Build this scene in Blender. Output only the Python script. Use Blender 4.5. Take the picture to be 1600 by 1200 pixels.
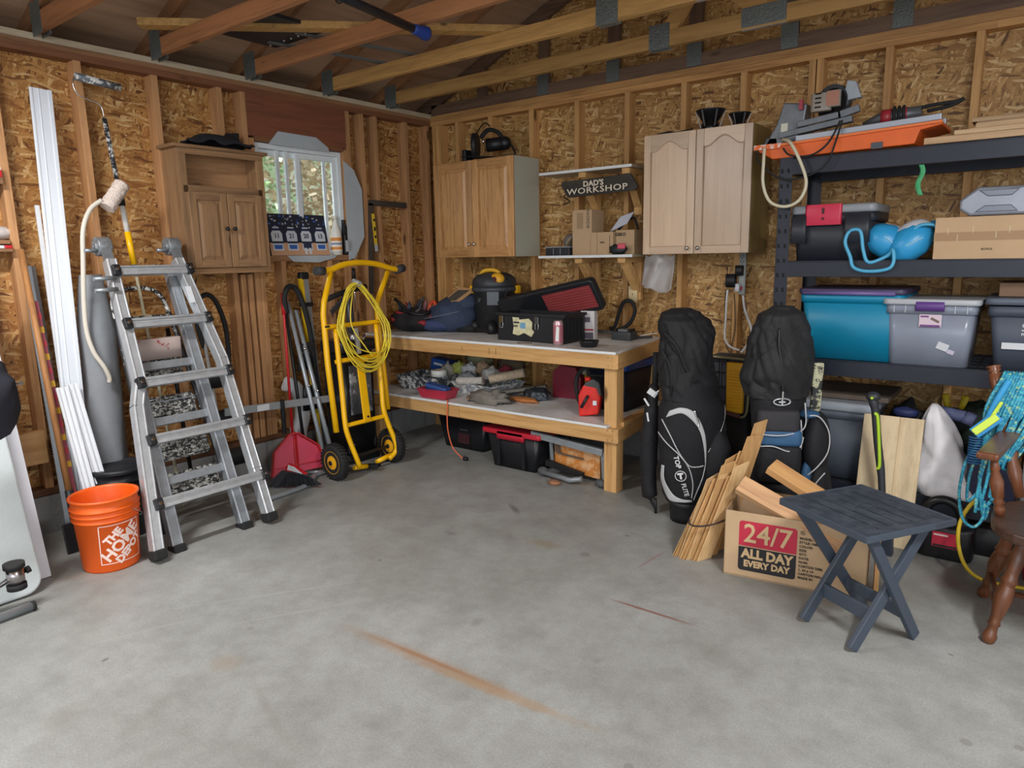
import bpy, bmesh, math, random
from mathutils import Vector, Matrix, Euler, noise
for o in list(bpy.data.objects): bpy.data.objects.remove(o)
PI=math.pi; sc=bpy.context.scene; COL=sc.collection
# ---------------- camera ----------------
cam=bpy.data.cameras.new('camera'); co=bpy.data.objects.new('camera',cam); COL.objects.link(co); sc.camera=co
cam.sensor_width=36; cam.lens=24.583; cam.clip_start=.05
co.matrix_world=Matrix(((0.79186118,-0.09555021,0.60317993,4.362),(0.61041538,0.15404731,-0.7769572,-4.55),(-0.01867982,0.98343255,0.1803094,1.49),(0,0,0,1)))
# ---------------- world, light, exposure ----------------
sc.view_settings.view_transform='Standard'; sc.view_settings.look='None'; sc.view_settings.gamma=1
sc.view_settings.exposure=0.0; sc.view_settings.use_curve_mapping=False
wd=bpy.data.worlds.new('world'); sc.world=wd; wd.use_nodes=True
bg=wd.node_tree.nodes['Background']; bg.inputs[0].default_value=(.90,.95,1.0,1); bg.inputs[1].default_value=1.2
def area(name,loc,target,sx,sy,power,color=(1,1,1)):
    l=bpy.data.lights.new(name,'AREA'); l.shape='RECTANGLE'; l.size=sx; l.size_y=sy; l.energy=power; l.color=color
    o=bpy.data.objects.new(name,l); COL.objects.link(o); o.location=loc
    o.rotation_euler=(Vector(target)-Vector(loc)).to_track_quat('-Z','Y').to_euler(); return o
area('window_daylight',(-1.35,-1.35,3.2),(1.3,-1.9,.3),1.3,1.0,190,(.93,.97,1.0))
for _n,_p in (('right',(5.1,-3.3,2.62)),('left',(1.3,-4.3,2.62))):
    area('tube_light_'+_n,_p,(_p[0]-.01,_p[1],0),1.0,.14,112 if _n=='right' else 92,(1.0,.985,.97))
area('garage_door_daylight',(6.2,-8.2,1.9),(2.2,-1.2,1.0),4.4,2.2,115,(.92,.96,1.0))
# ---------------- materials ----------------
MC={}
def _new(name):
    m=bpy.data.materials.new(name); m.use_nodes=True; nt=m.node_tree; b=nt.nodes['Principled BSDF']; return m,nt,b
def N(nt,t,**k):
    n=nt.nodes.new(t)
    for a,v in k.items():
        if a in n.inputs.keys(): n.inputs[a].default_value=v
        else: setattr(n,a,v)
    return n
def c4(c): return (c[0],c[1],c[2],1)
def ramp(nt,stops):
    r=nt.nodes.new('ShaderNodeValToRGB'); e=r.color_ramp.elements
    while len(e)<len(stops): e.new(.5)
    for i,(p,c) in enumerate(stops): e[i].position=p; e[i].color=c4(c)
    return r
def hx(s):
    s=s.lstrip('#'); v=[int(s[i:i+2],16)/255 for i in (0,2,4)]
    return tuple(x/12.92 if x<=.04045 else ((x+.055)/1.055)**2.4 for x in v)
def P(color,rough=.5,metal=0,var=.0,scale=8,bump=0,bscale=60,key=None,coat=0,trans=0,alpha=1):
    """plain material: colour with slight mottling and optional bump"""
    if isinstance(color,str): color=hx(color)
    k=('P',color,rough,metal,var,scale,bump,bscale,coat,trans,alpha)
    if k in MC: return MC[k]
    m,nt,b=_new(key or 'plain'); L=nt.links
    b.inputs['Roughness'].default_value=rough; b.inputs['Metallic'].default_value=metal
    b.inputs['Base Color'].default_value=c4(color); b.inputs['Coat Weight'].default_value=coat
    b.inputs['Transmission Weight'].default_value=trans; b.inputs['Alpha'].default_value=alpha
    if var or bump: tc=N(nt,'ShaderNodeTexCoord')
    if var:
        n=N(nt,'ShaderNodeTexNoise',Scale=scale,Detail=5.0,Roughness=.65); L.new(tc.outputs['Object'],n.inputs['Vector'])
        r=ramp(nt,[(.3,[x*(1-var) for x in color]),(.7,[min(1,x*(1+var)) for x in color])])
        L.new(n.outputs['Fac'],r.inputs[0]); L.new(r.outputs[0],b.inputs['Base Color'])
    if bump:
        n=N(nt,'ShaderNodeTexNoise',Scale=bscale,Detail=3.0); L.new(tc.outputs['Object'],n.inputs['Vector'])
        u=N(nt,'ShaderNodeBump',Strength=bump,Distance=.01); L.new(n.outputs['Fac'],u.inputs['Height']); L.new(u.outputs[0],b.inputs['Normal'])
    MC[k]=m; return m
def wood(c1,c2,axis='z',rough=.6,scale=1.0,knots=True,coat=0):
    """timber whose grain runs along one object axis"""
    if isinstance(c1,str): c1=hx(c1)
    if isinstance(c2,str): c2=hx(c2)
    k=('W',c1,c2,axis,rough,scale,knots,coat)
    if k in MC: return MC[k]
    m,nt,b=_new('timber'); L=nt.links; b.inputs['Roughness'].default_value=rough; b.inputs['Coat Weight'].default_value=coat; b.inputs['Coat Roughness'].default_value=.28
    tc=N(nt,'ShaderNodeTexCoord'); oi=N(nt,'ShaderNodeObjectInfo'); mp=N(nt,'ShaderNodeMapping')
    s=[14*scale]*3; s['xyz'.index(axis)]=.9*scale; mp.inputs['Scale'].default_value=s
    add=N(nt,'ShaderNodeVectorMath',operation='ADD'); mul=N(nt,'ShaderNodeVectorMath',operation='SCALE'); mul.inputs['Scale'].default_value=37.0
    cmb=N(nt,'ShaderNodeCombineXYZ'); 
    for i in range(3): L.new(oi.outputs['Random'],cmb.inputs[i])
    L.new(cmb.outputs[0],mul.inputs[0]); L.new(tc.outputs['Object'],add.inputs[0]); L.new(mul.outputs[0],add.inputs[1]); L.new(add.outputs[0],mp.inputs['Vector'])
    n1=N(nt,'ShaderNodeTexNoise',Scale=1.6,Detail=6.0,Roughness=.6,Distortion=.6); L.new(mp.outputs[0],n1.inputs['Vector'])
    n2=N(nt,'ShaderNodeTexNoise',Scale=5.5,Detail=4.0,Roughness=.7,Distortion=.2); L.new(mp.outputs[0],n2.inputs['Vector'])
    mx=N(nt,'ShaderNodeMix'); mx.data_type='FLOAT'; mx.inputs[0].default_value=.4
    L.new(n1.outputs['Fac'],mx.inputs[2]); L.new(n2.outputs['Fac'],mx.inputs[3])
    r=ramp(nt,[(.33,c2),(.52,c1),(.7,[min(1,x*1.12) for x in c1])]); L.new(mx.outputs[0],r.inputs[0])
    out=r.outputs[0]
    hv=N(nt,'ShaderNodeHueSaturation'); mr=N(nt,'ShaderNodeMapRange'); mr.inputs['To Min'].default_value=.84; mr.inputs['To Max'].default_value=1.14
    L.new(oi.outputs['Random'],mr.inputs['Value']); L.new(mr.outputs[0],hv.inputs['Value']); L.new(out,hv.inputs['Color']); out=hv.outputs[0]
    if knots:
        mk=N(nt,'ShaderNodeMapping'); ks=[9*scale]*3; ks['xyz'.index(axis)]=3.2*scale; mk.inputs['Scale'].default_value=ks; L.new(add.outputs[0],mk.inputs['Vector'])
        v=N(nt,'ShaderNodeTexVoronoi',Scale=.55); L.new(mk.outputs[0],v.inputs['Vector'])
        kr=ramp(nt,[(.05,(1,1,1)),(.11,(0,0,0))]); L.new(v.outputs['Distance'],kr.inputs[0])
        mm=N(nt,'ShaderNodeMix'); mm.data_type='RGBA'; L.new(kr.outputs[0],mm.inputs[0]); L.new(out,mm.inputs[6]); mm.inputs[7].default_value=c4([x*.35 for x in c2]); out=mm.outputs[2]
    L.new(out,b.inputs['Base Color'])
    bu=N(nt,'ShaderNodeBump',Strength=.25,Distance=.003); L.new(n2.outputs['Fac'],bu.inputs['Height']); L.new(bu.outputs[0],b.inputs['Normal'])
    MC[k]=m; return m
def osb(plane,tint=1.0,key='osb'):
    """strand board: three layers of randomly turned flakes"""
    k=('OSB',plane,tint)
    if k in MC: return MC[k]
    m,nt,b=_new(key); L=nt.links; b.inputs['Roughness'].default_value=.55
    tc=N(nt,'ShaderNodeTexCoord'); sp=N(nt,'ShaderNodeSeparateXYZ'); cb=N(nt,'ShaderNodeCombineXYZ'); L.new(tc.outputs['Object'],sp.inputs[0])
    a={'xz':(0,2),'yz':(1,2),'xy':(0,1)}[plane]
    L.new(sp.outputs[a[0]],cb.inputs[0]); L.new(sp.outputs[a[1]],cb.inputs[1])
    wn=N(nt,'ShaderNodeTexNoise',Scale=7.0,Detail=2.0); L.new(cb.outputs[0],wn.inputs['Vector'])
    wv=N(nt,'ShaderNodeVectorMath',operation='SCALE'); wv.inputs['Scale'].default_value=.05; L.new(wn.outputs['Color'],wv.inputs[0])
    base=N(nt,'ShaderNodeVectorMath',operation='ADD'); L.new(cb.outputs[0],base.inputs[0]); L.new(wv.outputs[0],base.inputs[1])
    cols=[[x*tint for x in hx(h)] for h in (('#6f4626','#a06e3a','#bb8a4e','#cfa264','#e6c892') if plane=='yz' else ('#6f4e2e','#a07844','#bb9459','#cfaa6e','#e8d09e'))]
    prev=None; hprev=None
    for i,(ang,sx,sy) in enumerate(((.9,15,62),(-.4,16,70),(1.6,15,74),(-1.1,17,62),(.12,14,76))):
        mp=N(nt,'ShaderNodeMapping'); mp.inputs['Rotation'].default_value=(0,0,ang); L.new(base.outputs[0],mp.inputs['Vector'])
        m2=N(nt,'ShaderNodeMapping'); m2.inputs['Scale'].default_value=(sx,sy,1); m2.inputs['Location'].default_value=(i*7.3,i*3.1,i*1.7); L.new(mp.outputs[0],m2.inputs['Vector'])
        v=N(nt,'ShaderNodeTexVoronoi',Scale=1.0,Randomness=1.0); v.voronoi_dimensions='2D'; L.new(m2.outputs[0],v.inputs['Vector'])
        s2=N(nt,'ShaderNodeSeparateColor'); L.new(v.outputs['Color'],s2.inputs[0])
        r=ramp(nt,[(.0,cols[0]),(.10,cols[1]),(.40,cols[2]),(.78,cols[3]),(1.0,cols[4])]); L.new(s2.outputs[0],r.inputs[0])
        m4=N(nt,'ShaderNodeMapping'); m4.inputs['Scale'].default_value=(.35,2.6,1); L.new(m2.outputs[0],m4.inputs['Vector']); sn=N(nt,'ShaderNodeTexNoise',Scale=1.6,Detail=3.0); L.new(m4.outputs[0],sn.inputs['Vector'])
        sr=ramp(nt,[(.3,(.74,.70,.66)),(.65,(1.1,1.09,1.08))]); L.new(sn.outputs['Fac'],sr.inputs[0]); ms=N(nt,'ShaderNodeMix'); ms.data_type='RGBA'; ms.blend_type='MULTIPLY'; ms.inputs[0].default_value=1; L.new(r.outputs[0],ms.inputs[6]); L.new(sr.outputs[0],ms.inputs[7])
        class _R: outputs=[ms.outputs[2]]
        r=_R
        if prev is None: prev=r.outputs[0]; hprev=s2.outputs[1]
        else:
            th=N(nt,'ShaderNodeMath',operation='GREATER_THAN'); th.inputs[1].default_value=.58; L.new(s2.outputs[2],th.inputs[0])
            mx=N(nt,'ShaderNodeMix'); mx.data_type='RGBA'; L.new(th.outputs[0],mx.inputs[0]); L.new(prev,mx.inputs[6]); L.new(r.outputs[0],mx.inputs[7]); prev=mx.outputs[2]
            mh=N(nt,'ShaderNodeMix'); mh.data_type='FLOAT'; L.new(th.outputs[0],mh.inputs[0]); L.new(hprev,mh.inputs[2]); L.new(s2.outputs[1],mh.inputs[3]); hprev=mh.outputs[0]
    fn=N(nt,'ShaderNodeTexNoise',Scale=90.0,Detail=3.0); L.new(cb.outputs[0],fn.inputs['Vector'])
    big=N(nt,'ShaderNodeTexNoise',Scale=1.3,Detail=4.0); L.new(cb.outputs[0],big.inputs['Vector'])
    fr=ramp(nt,[(.3,(.78,.74,.70)),(.7,(1.08,1.06,1.03))]); L.new(fn.outputs['Fac'],fr.inputs[0])
    br=ramp(nt,[(.3,(.82,.78,.74)),(.65,(1.05,1.03,1.0))]); L.new(big.outputs['Fac'],br.inputs[0])
    m1=N(nt,'ShaderNodeMix'); m1.data_type='RGBA'; m1.blend_type='MULTIPLY'; m1.inputs[0].default_value=1; L.new(prev,m1.inputs[6]); L.new(fr.outputs[0],m1.inputs[7])
    m3=N(nt,'ShaderNodeMix'); m3.data_type='RGBA'; m3.blend_type='MULTIPLY'; m3.inputs[0].default_value=1; L.new(m1.outputs[2],m3.inputs[6]); L.new(br.outputs[0],m3.inputs[7])
    L.new(m3.outputs[2],b.inputs['Base Color'])
    bu=N(nt,'ShaderNodeBump',Strength=.5,Distance=.004); L.new(hprev,bu.inputs['Height']); L.new(bu.outputs[0],b.inputs['Normal'])
    MC[k]=m; return m
def metal(c='#b9bcc0',rough=.35,var=.12): return P(c,rough,.55,var,25,key='metal')
def splatter(base,paint,amount=.5,scale=30,rough=.5):
    """surface spotted with dried paint"""
    base=hx(base); paint=hx(paint); k=('S',base,paint,amount,scale)
    if k in MC: return MC[k]
    m,nt,b=_new('paint_spattered'); L=nt.links; b.inputs['Roughness'].default_value=rough
    tc=N(nt,'ShaderNodeTexCoord'); n=N(nt,'ShaderNodeTexNoise',Scale=float(scale),Detail=6.0,Roughness=.75); L.new(tc.outputs['Object'],n.inputs['Vector'])
    r=ramp(nt,[(amount,base),(amount+.03,paint)]); L.new(n.outputs['Fac'],r.inputs[0]); L.new(r.outputs[0],b.inputs['Base Color'])
    MC[k]=m; return m
# ---------------- mesh builder ----------------
def V(*a): return Vector(a)
class MB:
    def __init__(s): s.v=[]; s.f=[]; s.m=[]; s.s=[]; s.mi=0; s.sm=False
    def mat(s,i): s.mi=i; return s
    def add(s,vs,fs,smooth=False):
        o=len(s.v); s.v+= [Vector(x) for x in vs]
        for f in fs: s.f.append([o+i for i in f]); s.m.append(s.mi); s.s.append(smooth)
        return s
    def box(s,c,d,rot=None,taper=None):
        c=Vector(c); hx_,hy,hz=d[0]/2,d[1]/2,d[2]/2; R=Euler(rot).to_matrix() if rot else Matrix.Identity(3)
        tx,ty=taper if taper else (1,1)
        vs=[c+R@Vector((x*hx_*(tx if z<0 else 1),y*hy*(ty if z<0 else 1),z*hz)) for z in(-1,1) for y in(-1,1) for x in(-1,1)]
        return s.add(vs,[(0,2,3,1),(4,5,7,6),(0,1,5,4),(2,6,7,3),(0,4,6,2),(1,3,7,5)])
    def bx(s,x0,x1,y0,y1,z0,z1): return s.box(((x0+x1)/2,(y0+y1)/2,(z0+z1)/2),(abs(x1-x0),abs(y1-y0),abs(z1-z0)))
    def beam(s,a,b,w,h,up=(0,0,1),b2=None):
        """rectangular bar from a to b; w across, h along the up hint"""
        a=Vector(a); b=Vector(b); d=(b-a).normalized(); u=Vector(up); u=(u-d*u.dot(d))
        if u.length<1e-6: u=Vector((1,0,0))-d*d.x
        u.normalize(); r=d.cross(u)
        vs=[p+r*(i*w/2)+u*(j*h/2) for p in(a,b) for j in(-1,1) for i in(-1,1)]
        return s.add(vs,[(0,1,3,2),(4,6,7,5),(0,4,5,1),(2,3,7,6),(0,2,6,4),(1,5,7,3)])
    def tube(s,pts,r,n=10,closed=False,flat=None):
        pts=[Vector(p) for p in pts]; k=len(pts); rs=r if isinstance(r,(list,tuple)) else [r]*k
        def tan(i):
            if closed: return (pts[(i+1)%k]-pts[(i-1)%k]).normalized()
            return (pts[min(i+1,k-1)]-pts[max(i-1,0)]).normalized()
        t=tan(0); u=t.orthogonal().normalized(); rings=[]
        for i in range(k):
            t=tan(i); u=(u-t*u.dot(t)); u=u.normalized() if u.length>1e-6 else t.orthogonal().normalized(); w=t.cross(u)
            rings.append([pts[i]+(u*math.cos(2*PI*j/n)+w*math.sin(2*PI*j/n))*rs[i] for j in range(n)])
        return s.loft(rings,closed=closed)
    def loft(s,rings,closed=False,cap=True,smooth=True,ring_closed=True):
        n=len(rings[0]); k=len(rings); vs=[p for r in rings for p in r]; fs=[]
        nn=n if ring_closed else n-1
        for i in range(k if closed else k-1):
            a=i*n; b=((i+1)%k)*n
            for j in range(nn): fs.append((a+j,a+(j+1)%n,b+(j+1)%n,b+j))
        o=len(s.v); s.add(vs,fs,smooth)
        if cap and not closed and ring_closed:
            s.f.append([o+i for i in range(n)][::-1]); s.m.append(s.mi); s.s.append(False)
            s.f.append([o+(k-1)*n+i for i in range(n)]); s.m.append(s.mi); s.s.append(False)
        return s
    def lathe(s,prof,c=(0,0,0),axis='z',n=28,rot=None,smooth=True,cap=True):
        """prof: list of (radius, height) along the axis"""
        c=Vector(c); R=rot if rot is not None else {'z':Matrix.Identity(3),'x':Matrix.Rotation(PI/2,3,'Y'),'y':Matrix.Rotation(-PI/2,3,'X')}[axis]
        rings=[[c+R@Vector((r*math.cos(2*PI*j/n),r*math.sin(2*PI*j/n),h)) for j in range(n)] for r,h in prof]
        return s.loft(rings,cap=cap,smooth=smooth)
    def cyl(s,a,b,r,n=16,r2=None):
        a=Vector(a); b=Vector(b); R=(b-a).to_track_quat('Z','Y').to_matrix()
        return s.lathe([(r,0),(r2 if r2 is not None else r,(b-a).length)],a,rot=R,n=n)
    def prism(s,poly,O,U,W,depth,smooth=False):
        """polygon (u,w) in the plane O,U,W pushed along U x W by depth"""
        O=Vector(O); U=Vector(U).normalized(); W=Vector(W).normalized(); Nn=U.cross(W)
        n=len(poly); a=[O+U*p[0]+W*p[1] for p in poly]; b=[p+Nn*depth for p in a]
        fs=[tuple(range(n))[::-1],tuple(range(n,2*n))]+[(i,(i+1)%n,n+(i+1)%n,n+i) for i in range(n)]
        return s.add(a+b,fs,smooth)
    def rbox(s,c,d,r,rot=None,seg=4,taper=None,zr=0):
        """box with rounded vertical corners, optional taper of the base; zr rounds top and bottom"""
        c=Vector(c); R=Euler(rot).to_matrix() if rot else Matrix.Identity(3); rings=[]
        def ring(sx,sy,rr,z):
            out=[]
            for q,(cx,cy) in enumerate(((1,1),(-1,1),(-1,-1),(1,-1))):
                for i in range(seg+1):
                    a=q*PI/2+i*PI/2/seg; out.append(c+R@Vector((cx*(sx/2-rr)+rr*math.cos(a),cy*(sy/2-rr)+rr*math.sin(a),z)))
            return out
        tx,ty=taper if taper else (1,1)
        if zr:
            for i in range(4):
                a=i*PI/2/3; k=zr*(1-math.sin(a)); rings.append(ring(d[0]*tx-2*k,d[1]*ty-2*k,max(r-k,.002),-d[2]/2+zr*(1-math.cos(a))))
            for i in range(4):
                a=PI/2-i*PI/2/3; k=zr*(1-math.sin(a)); rings.append(ring(d[0]-2*k,d[1]-2*k,max(r-k,.002),d[2]/2-zr*(1-math.cos(a))))
        else: rings=[ring(d[0]*tx,d[1]*ty,r,-d[2]/2),ring(d[0],d[1],r,d[2]/2)]
        return s.loft(rings,smooth=bool(zr) or seg>2)
    def ball(s,c,r,n=14,rot=None,noisea=0,seed=0,nscale=3,flatb=None):
        """ellipsoid, optionally crumpled with noise"""
        c=Vector(c); r=(r,r,r) if not isinstance(r,(tuple,list)) else r; R=Euler(rot).to_matrix() if rot else Matrix.Identity(3)
        m=max(6,n//2+2); rings=[]
        for i in range(m+1):
            th=PI*min(max(i/m,.02),.98); ring=[]
            for j in range(n):
                a=2*PI*j/n; d=Vector((math.sin(th)*math.cos(a),math.sin(th)*math.sin(a),-math.cos(th)))
                k=1+(noisea*noise.noise(d*nscale+Vector((seed*3.1,seed,0))) if noisea else 0)
                p=Vector((d.x*r[0]*k,d.y*r[1]*k,d.z*r[2]*k))
                if flatb is not None: p.z=max(p.z,-flatb)
                ring.append(c+R@p)
            rings.append(ring)
        return s.loft(rings)
    def sheet(s,fn,nu,nv,thick=.004):
        """thin solid surface fn(u,v)->point"""
        g=[[Vector(fn(i/nu,j/nv)) for j in range(nv+1)] for i in range(nu+1)]
        vs=[]; 
        def nrm(i,j):
            a=g[min(i+1,nu)][j]-g[max(i-1,0)][j]; b=g[i][min(j+1,nv)]-g[i][max(j-1,0)]; n=a.cross(b)
            return n.normalized() if n.length>1e-9 else Vector((0,0,1))
        for sg in(1,-1): vs+=[g[i][j]+nrm(i,j)*sg*thick/2 for i in range(nu+1) for j in range(nv+1)]
        W=nv+1; off=(nu+1)*W; fs=[]
        for i in range(nu):
            for j in range(nv):
                a=i*W+j; fs.append((a,a+W,a+W+1,a+1)); fs.append((off+a,off+a+1,off+a+W+1,off+a+W))
        for i in range(nu):
            a=i*W; fs.append((a,off+a,off+a+W,a+W)); a=i*W+nv; fs.append((a,a+W,off+a+W,off+a))
        for j in range(nv):
            fs.append((j,j+1,off+j+1,off+j)); a=nu*W+j; fs.append((a,off+a,off+a+1,a+1))
        return s.add(vs,fs,True)
    def xf(s,M):
        s.v=[M@p for p in s.v]; return s
    def merge(s,o):
        k=len(s.v); s.v+=o.v; s.f+=[[i+k for i in f] for f in o.f]; s.m+=o.m; s.s+=o.s; return s
def mesh_of(name,mb,mats,bevel=0):
    me=bpy.data.meshes.new(name); me.from_pydata([tuple(p) for p in mb.v],[],mb.f)
    for m in (mats if isinstance(mats,(list,tuple)) else [mats]): me.materials.append(m)
    me.polygons.foreach_set('material_index',mb.m); me.polygons.foreach_set('use_smooth',mb.s); me.validate(); me.update()
    bm=bmesh.new(); bm.from_mesh(me); bmesh.ops.recalc_face_normals(bm,faces=bm.faces); bm.to_mesh(me); bm.free()
    return me
def obj(name,mb,mats,parent=None,local=False,bevel=0,loc=None,sub=0):
    """links one mesh object. Vertices are given in world space unless local=True"""
    me=mesh_of(name,mb,mats); o=bpy.data.objects.new(name,me); COL.objects.link(o)
    if parent is not None:
        o.parent=parent
        if not local:
            M=WM(parent).inverted(); me.transform(M)
    elif not local:
        if loc is None:
            xs=[p.x for p in mb.v]; ys=[p.y for p in mb.v]; zs=[p.z for p in mb.v]; loc=((min(xs)+max(xs))/2,(min(ys)+max(ys))/2,min(zs))
        me.transform(Matrix.Translation(-Vector(loc))); o.location=loc
    elif loc is not None: o.location=loc
    if bevel:
        b=o.modifiers.new('bevel','BEVEL'); b.width=bevel; b.segments=2; b.limit_method='ANGLE'; b.angle_limit=.7; b.harden_normals=False
    if sub:
        b=o.modifiers.new('subdivision','SUBSURF'); b.levels=sub; b.render_levels=sub
    return o
def WM(o):
    M=Matrix.Translation(o.location)@o.rotation_euler.to_matrix().to_4x4()
    return WM(o.parent)@M if o.parent else M
def tag(o,label,cat,group=None):
    o['label']=label; o['category']=cat
    if group: o['group']=group
    return o
def thing(name,label,cat,loc=(0,0,0),rotz=0,group=None,rot=None):
    o=bpy.data.objects.new(name,None); COL.objects.link(o); o.location=loc; o.rotation_euler=rot if rot else (0,0,rotz); o.empty_display_size=.1
    return tag(o,label,cat,group)
def struct(name,mb=None,mats=None,loc=(0,0,0)):
    if mb is None: o=bpy.data.objects.new(name,None); COL.objects.link(o); o.location=loc
    else: o=obj(name,mb,mats,loc=loc)
    o['kind']='structure'; return o
def copytree(root,label=None,loc=None,rotz=None,group=None):
    def cp(o,par):
        c=o.copy(); COL.objects.link(c); c.parent=par
        for ch in list(o.children): cp(ch,c)
        return c
    c=cp(root,None)
    if label: c['label']=label
    if group: c['group']=group
    if loc is not None: c.location=loc
    if rotz is not None: c.rotation_euler=(0,0,rotz)
    return c
def text_mb(txt,size=.05,bold=0,align='CENTER',extr=.0008,sx=1,shear=0,spacing=1,fill_res=2):
    """lettering as geometry in the local x,y plane, facing +z"""
    cu=bpy.data.curves.new('t','FONT'); cu.body=txt; cu.size=size; cu.align_x=align; cu.align_y='CENTER'; cu.offset=bold; cu.extrude=extr; cu.shear=shear; cu.space_character=spacing; cu.resolution_u=fill_res
    to=bpy.data.objects.new('t',cu); COL.objects.link(to); dg=bpy.context.evaluated_depsgraph_get(); me=bpy.data.meshes.new_from_object(to.evaluated_get(dg))
    mb=MB(); mb.add([(v.co.x*sx,v.co.y,v.co.z) for v in me.vertices],[tuple(p.vertices) for p in me.polygons])
    bpy.data.objects.remove(to); bpy.data.curves.remove(cu); bpy.data.meshes.remove(me); return mb
def frame_m(O,U,W):
    """matrix taking local x->U, y->W, z->U x W at O"""
    U=Vector(U).normalized(); W=Vector(W); W=(W-U*W.dot(U)).normalized(); Nn=U.cross(W)
    M=Matrix.Identity(4)
    for i in range(3): M[i][0]=U[i]; M[i][1]=W[i]; M[i][2]=Nn[i]; M[i][3]=O[i]
    return M
def lettering(txt,O,U,W,size,mats,parent,name='lettering',**k):
    mb=text_mb(txt,size,**k).xf(frame_m(O,U,W)); return obj(name,mb,mats,parent)
def spline(pts,n=8,closed=False):
    """Catmull-Rom through points"""
    P_=[Vector(p) for p in pts]; k=len(P_); out=[]
    rng=range(k if closed else k-1)
    for i in rng:
        if closed: a,b,c,d=P_[(i-1)%k],P_[i],P_[(i+1)%k],P_[(i+2)%k]
        else: a,b,c,d=P_[max(i-1,0)],P_[i],P_[i+1],P_[min(i+2,k-1)]
        for j in range(n):
            t=j/n; out.append(.5*((2*b)+(c-a)*t+(2*a-5*b+4*c-d)*t*t+(3*b-a-3*c+d)*t*t*t))
    if not closed: out.append(P_[-1])
    return out
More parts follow.
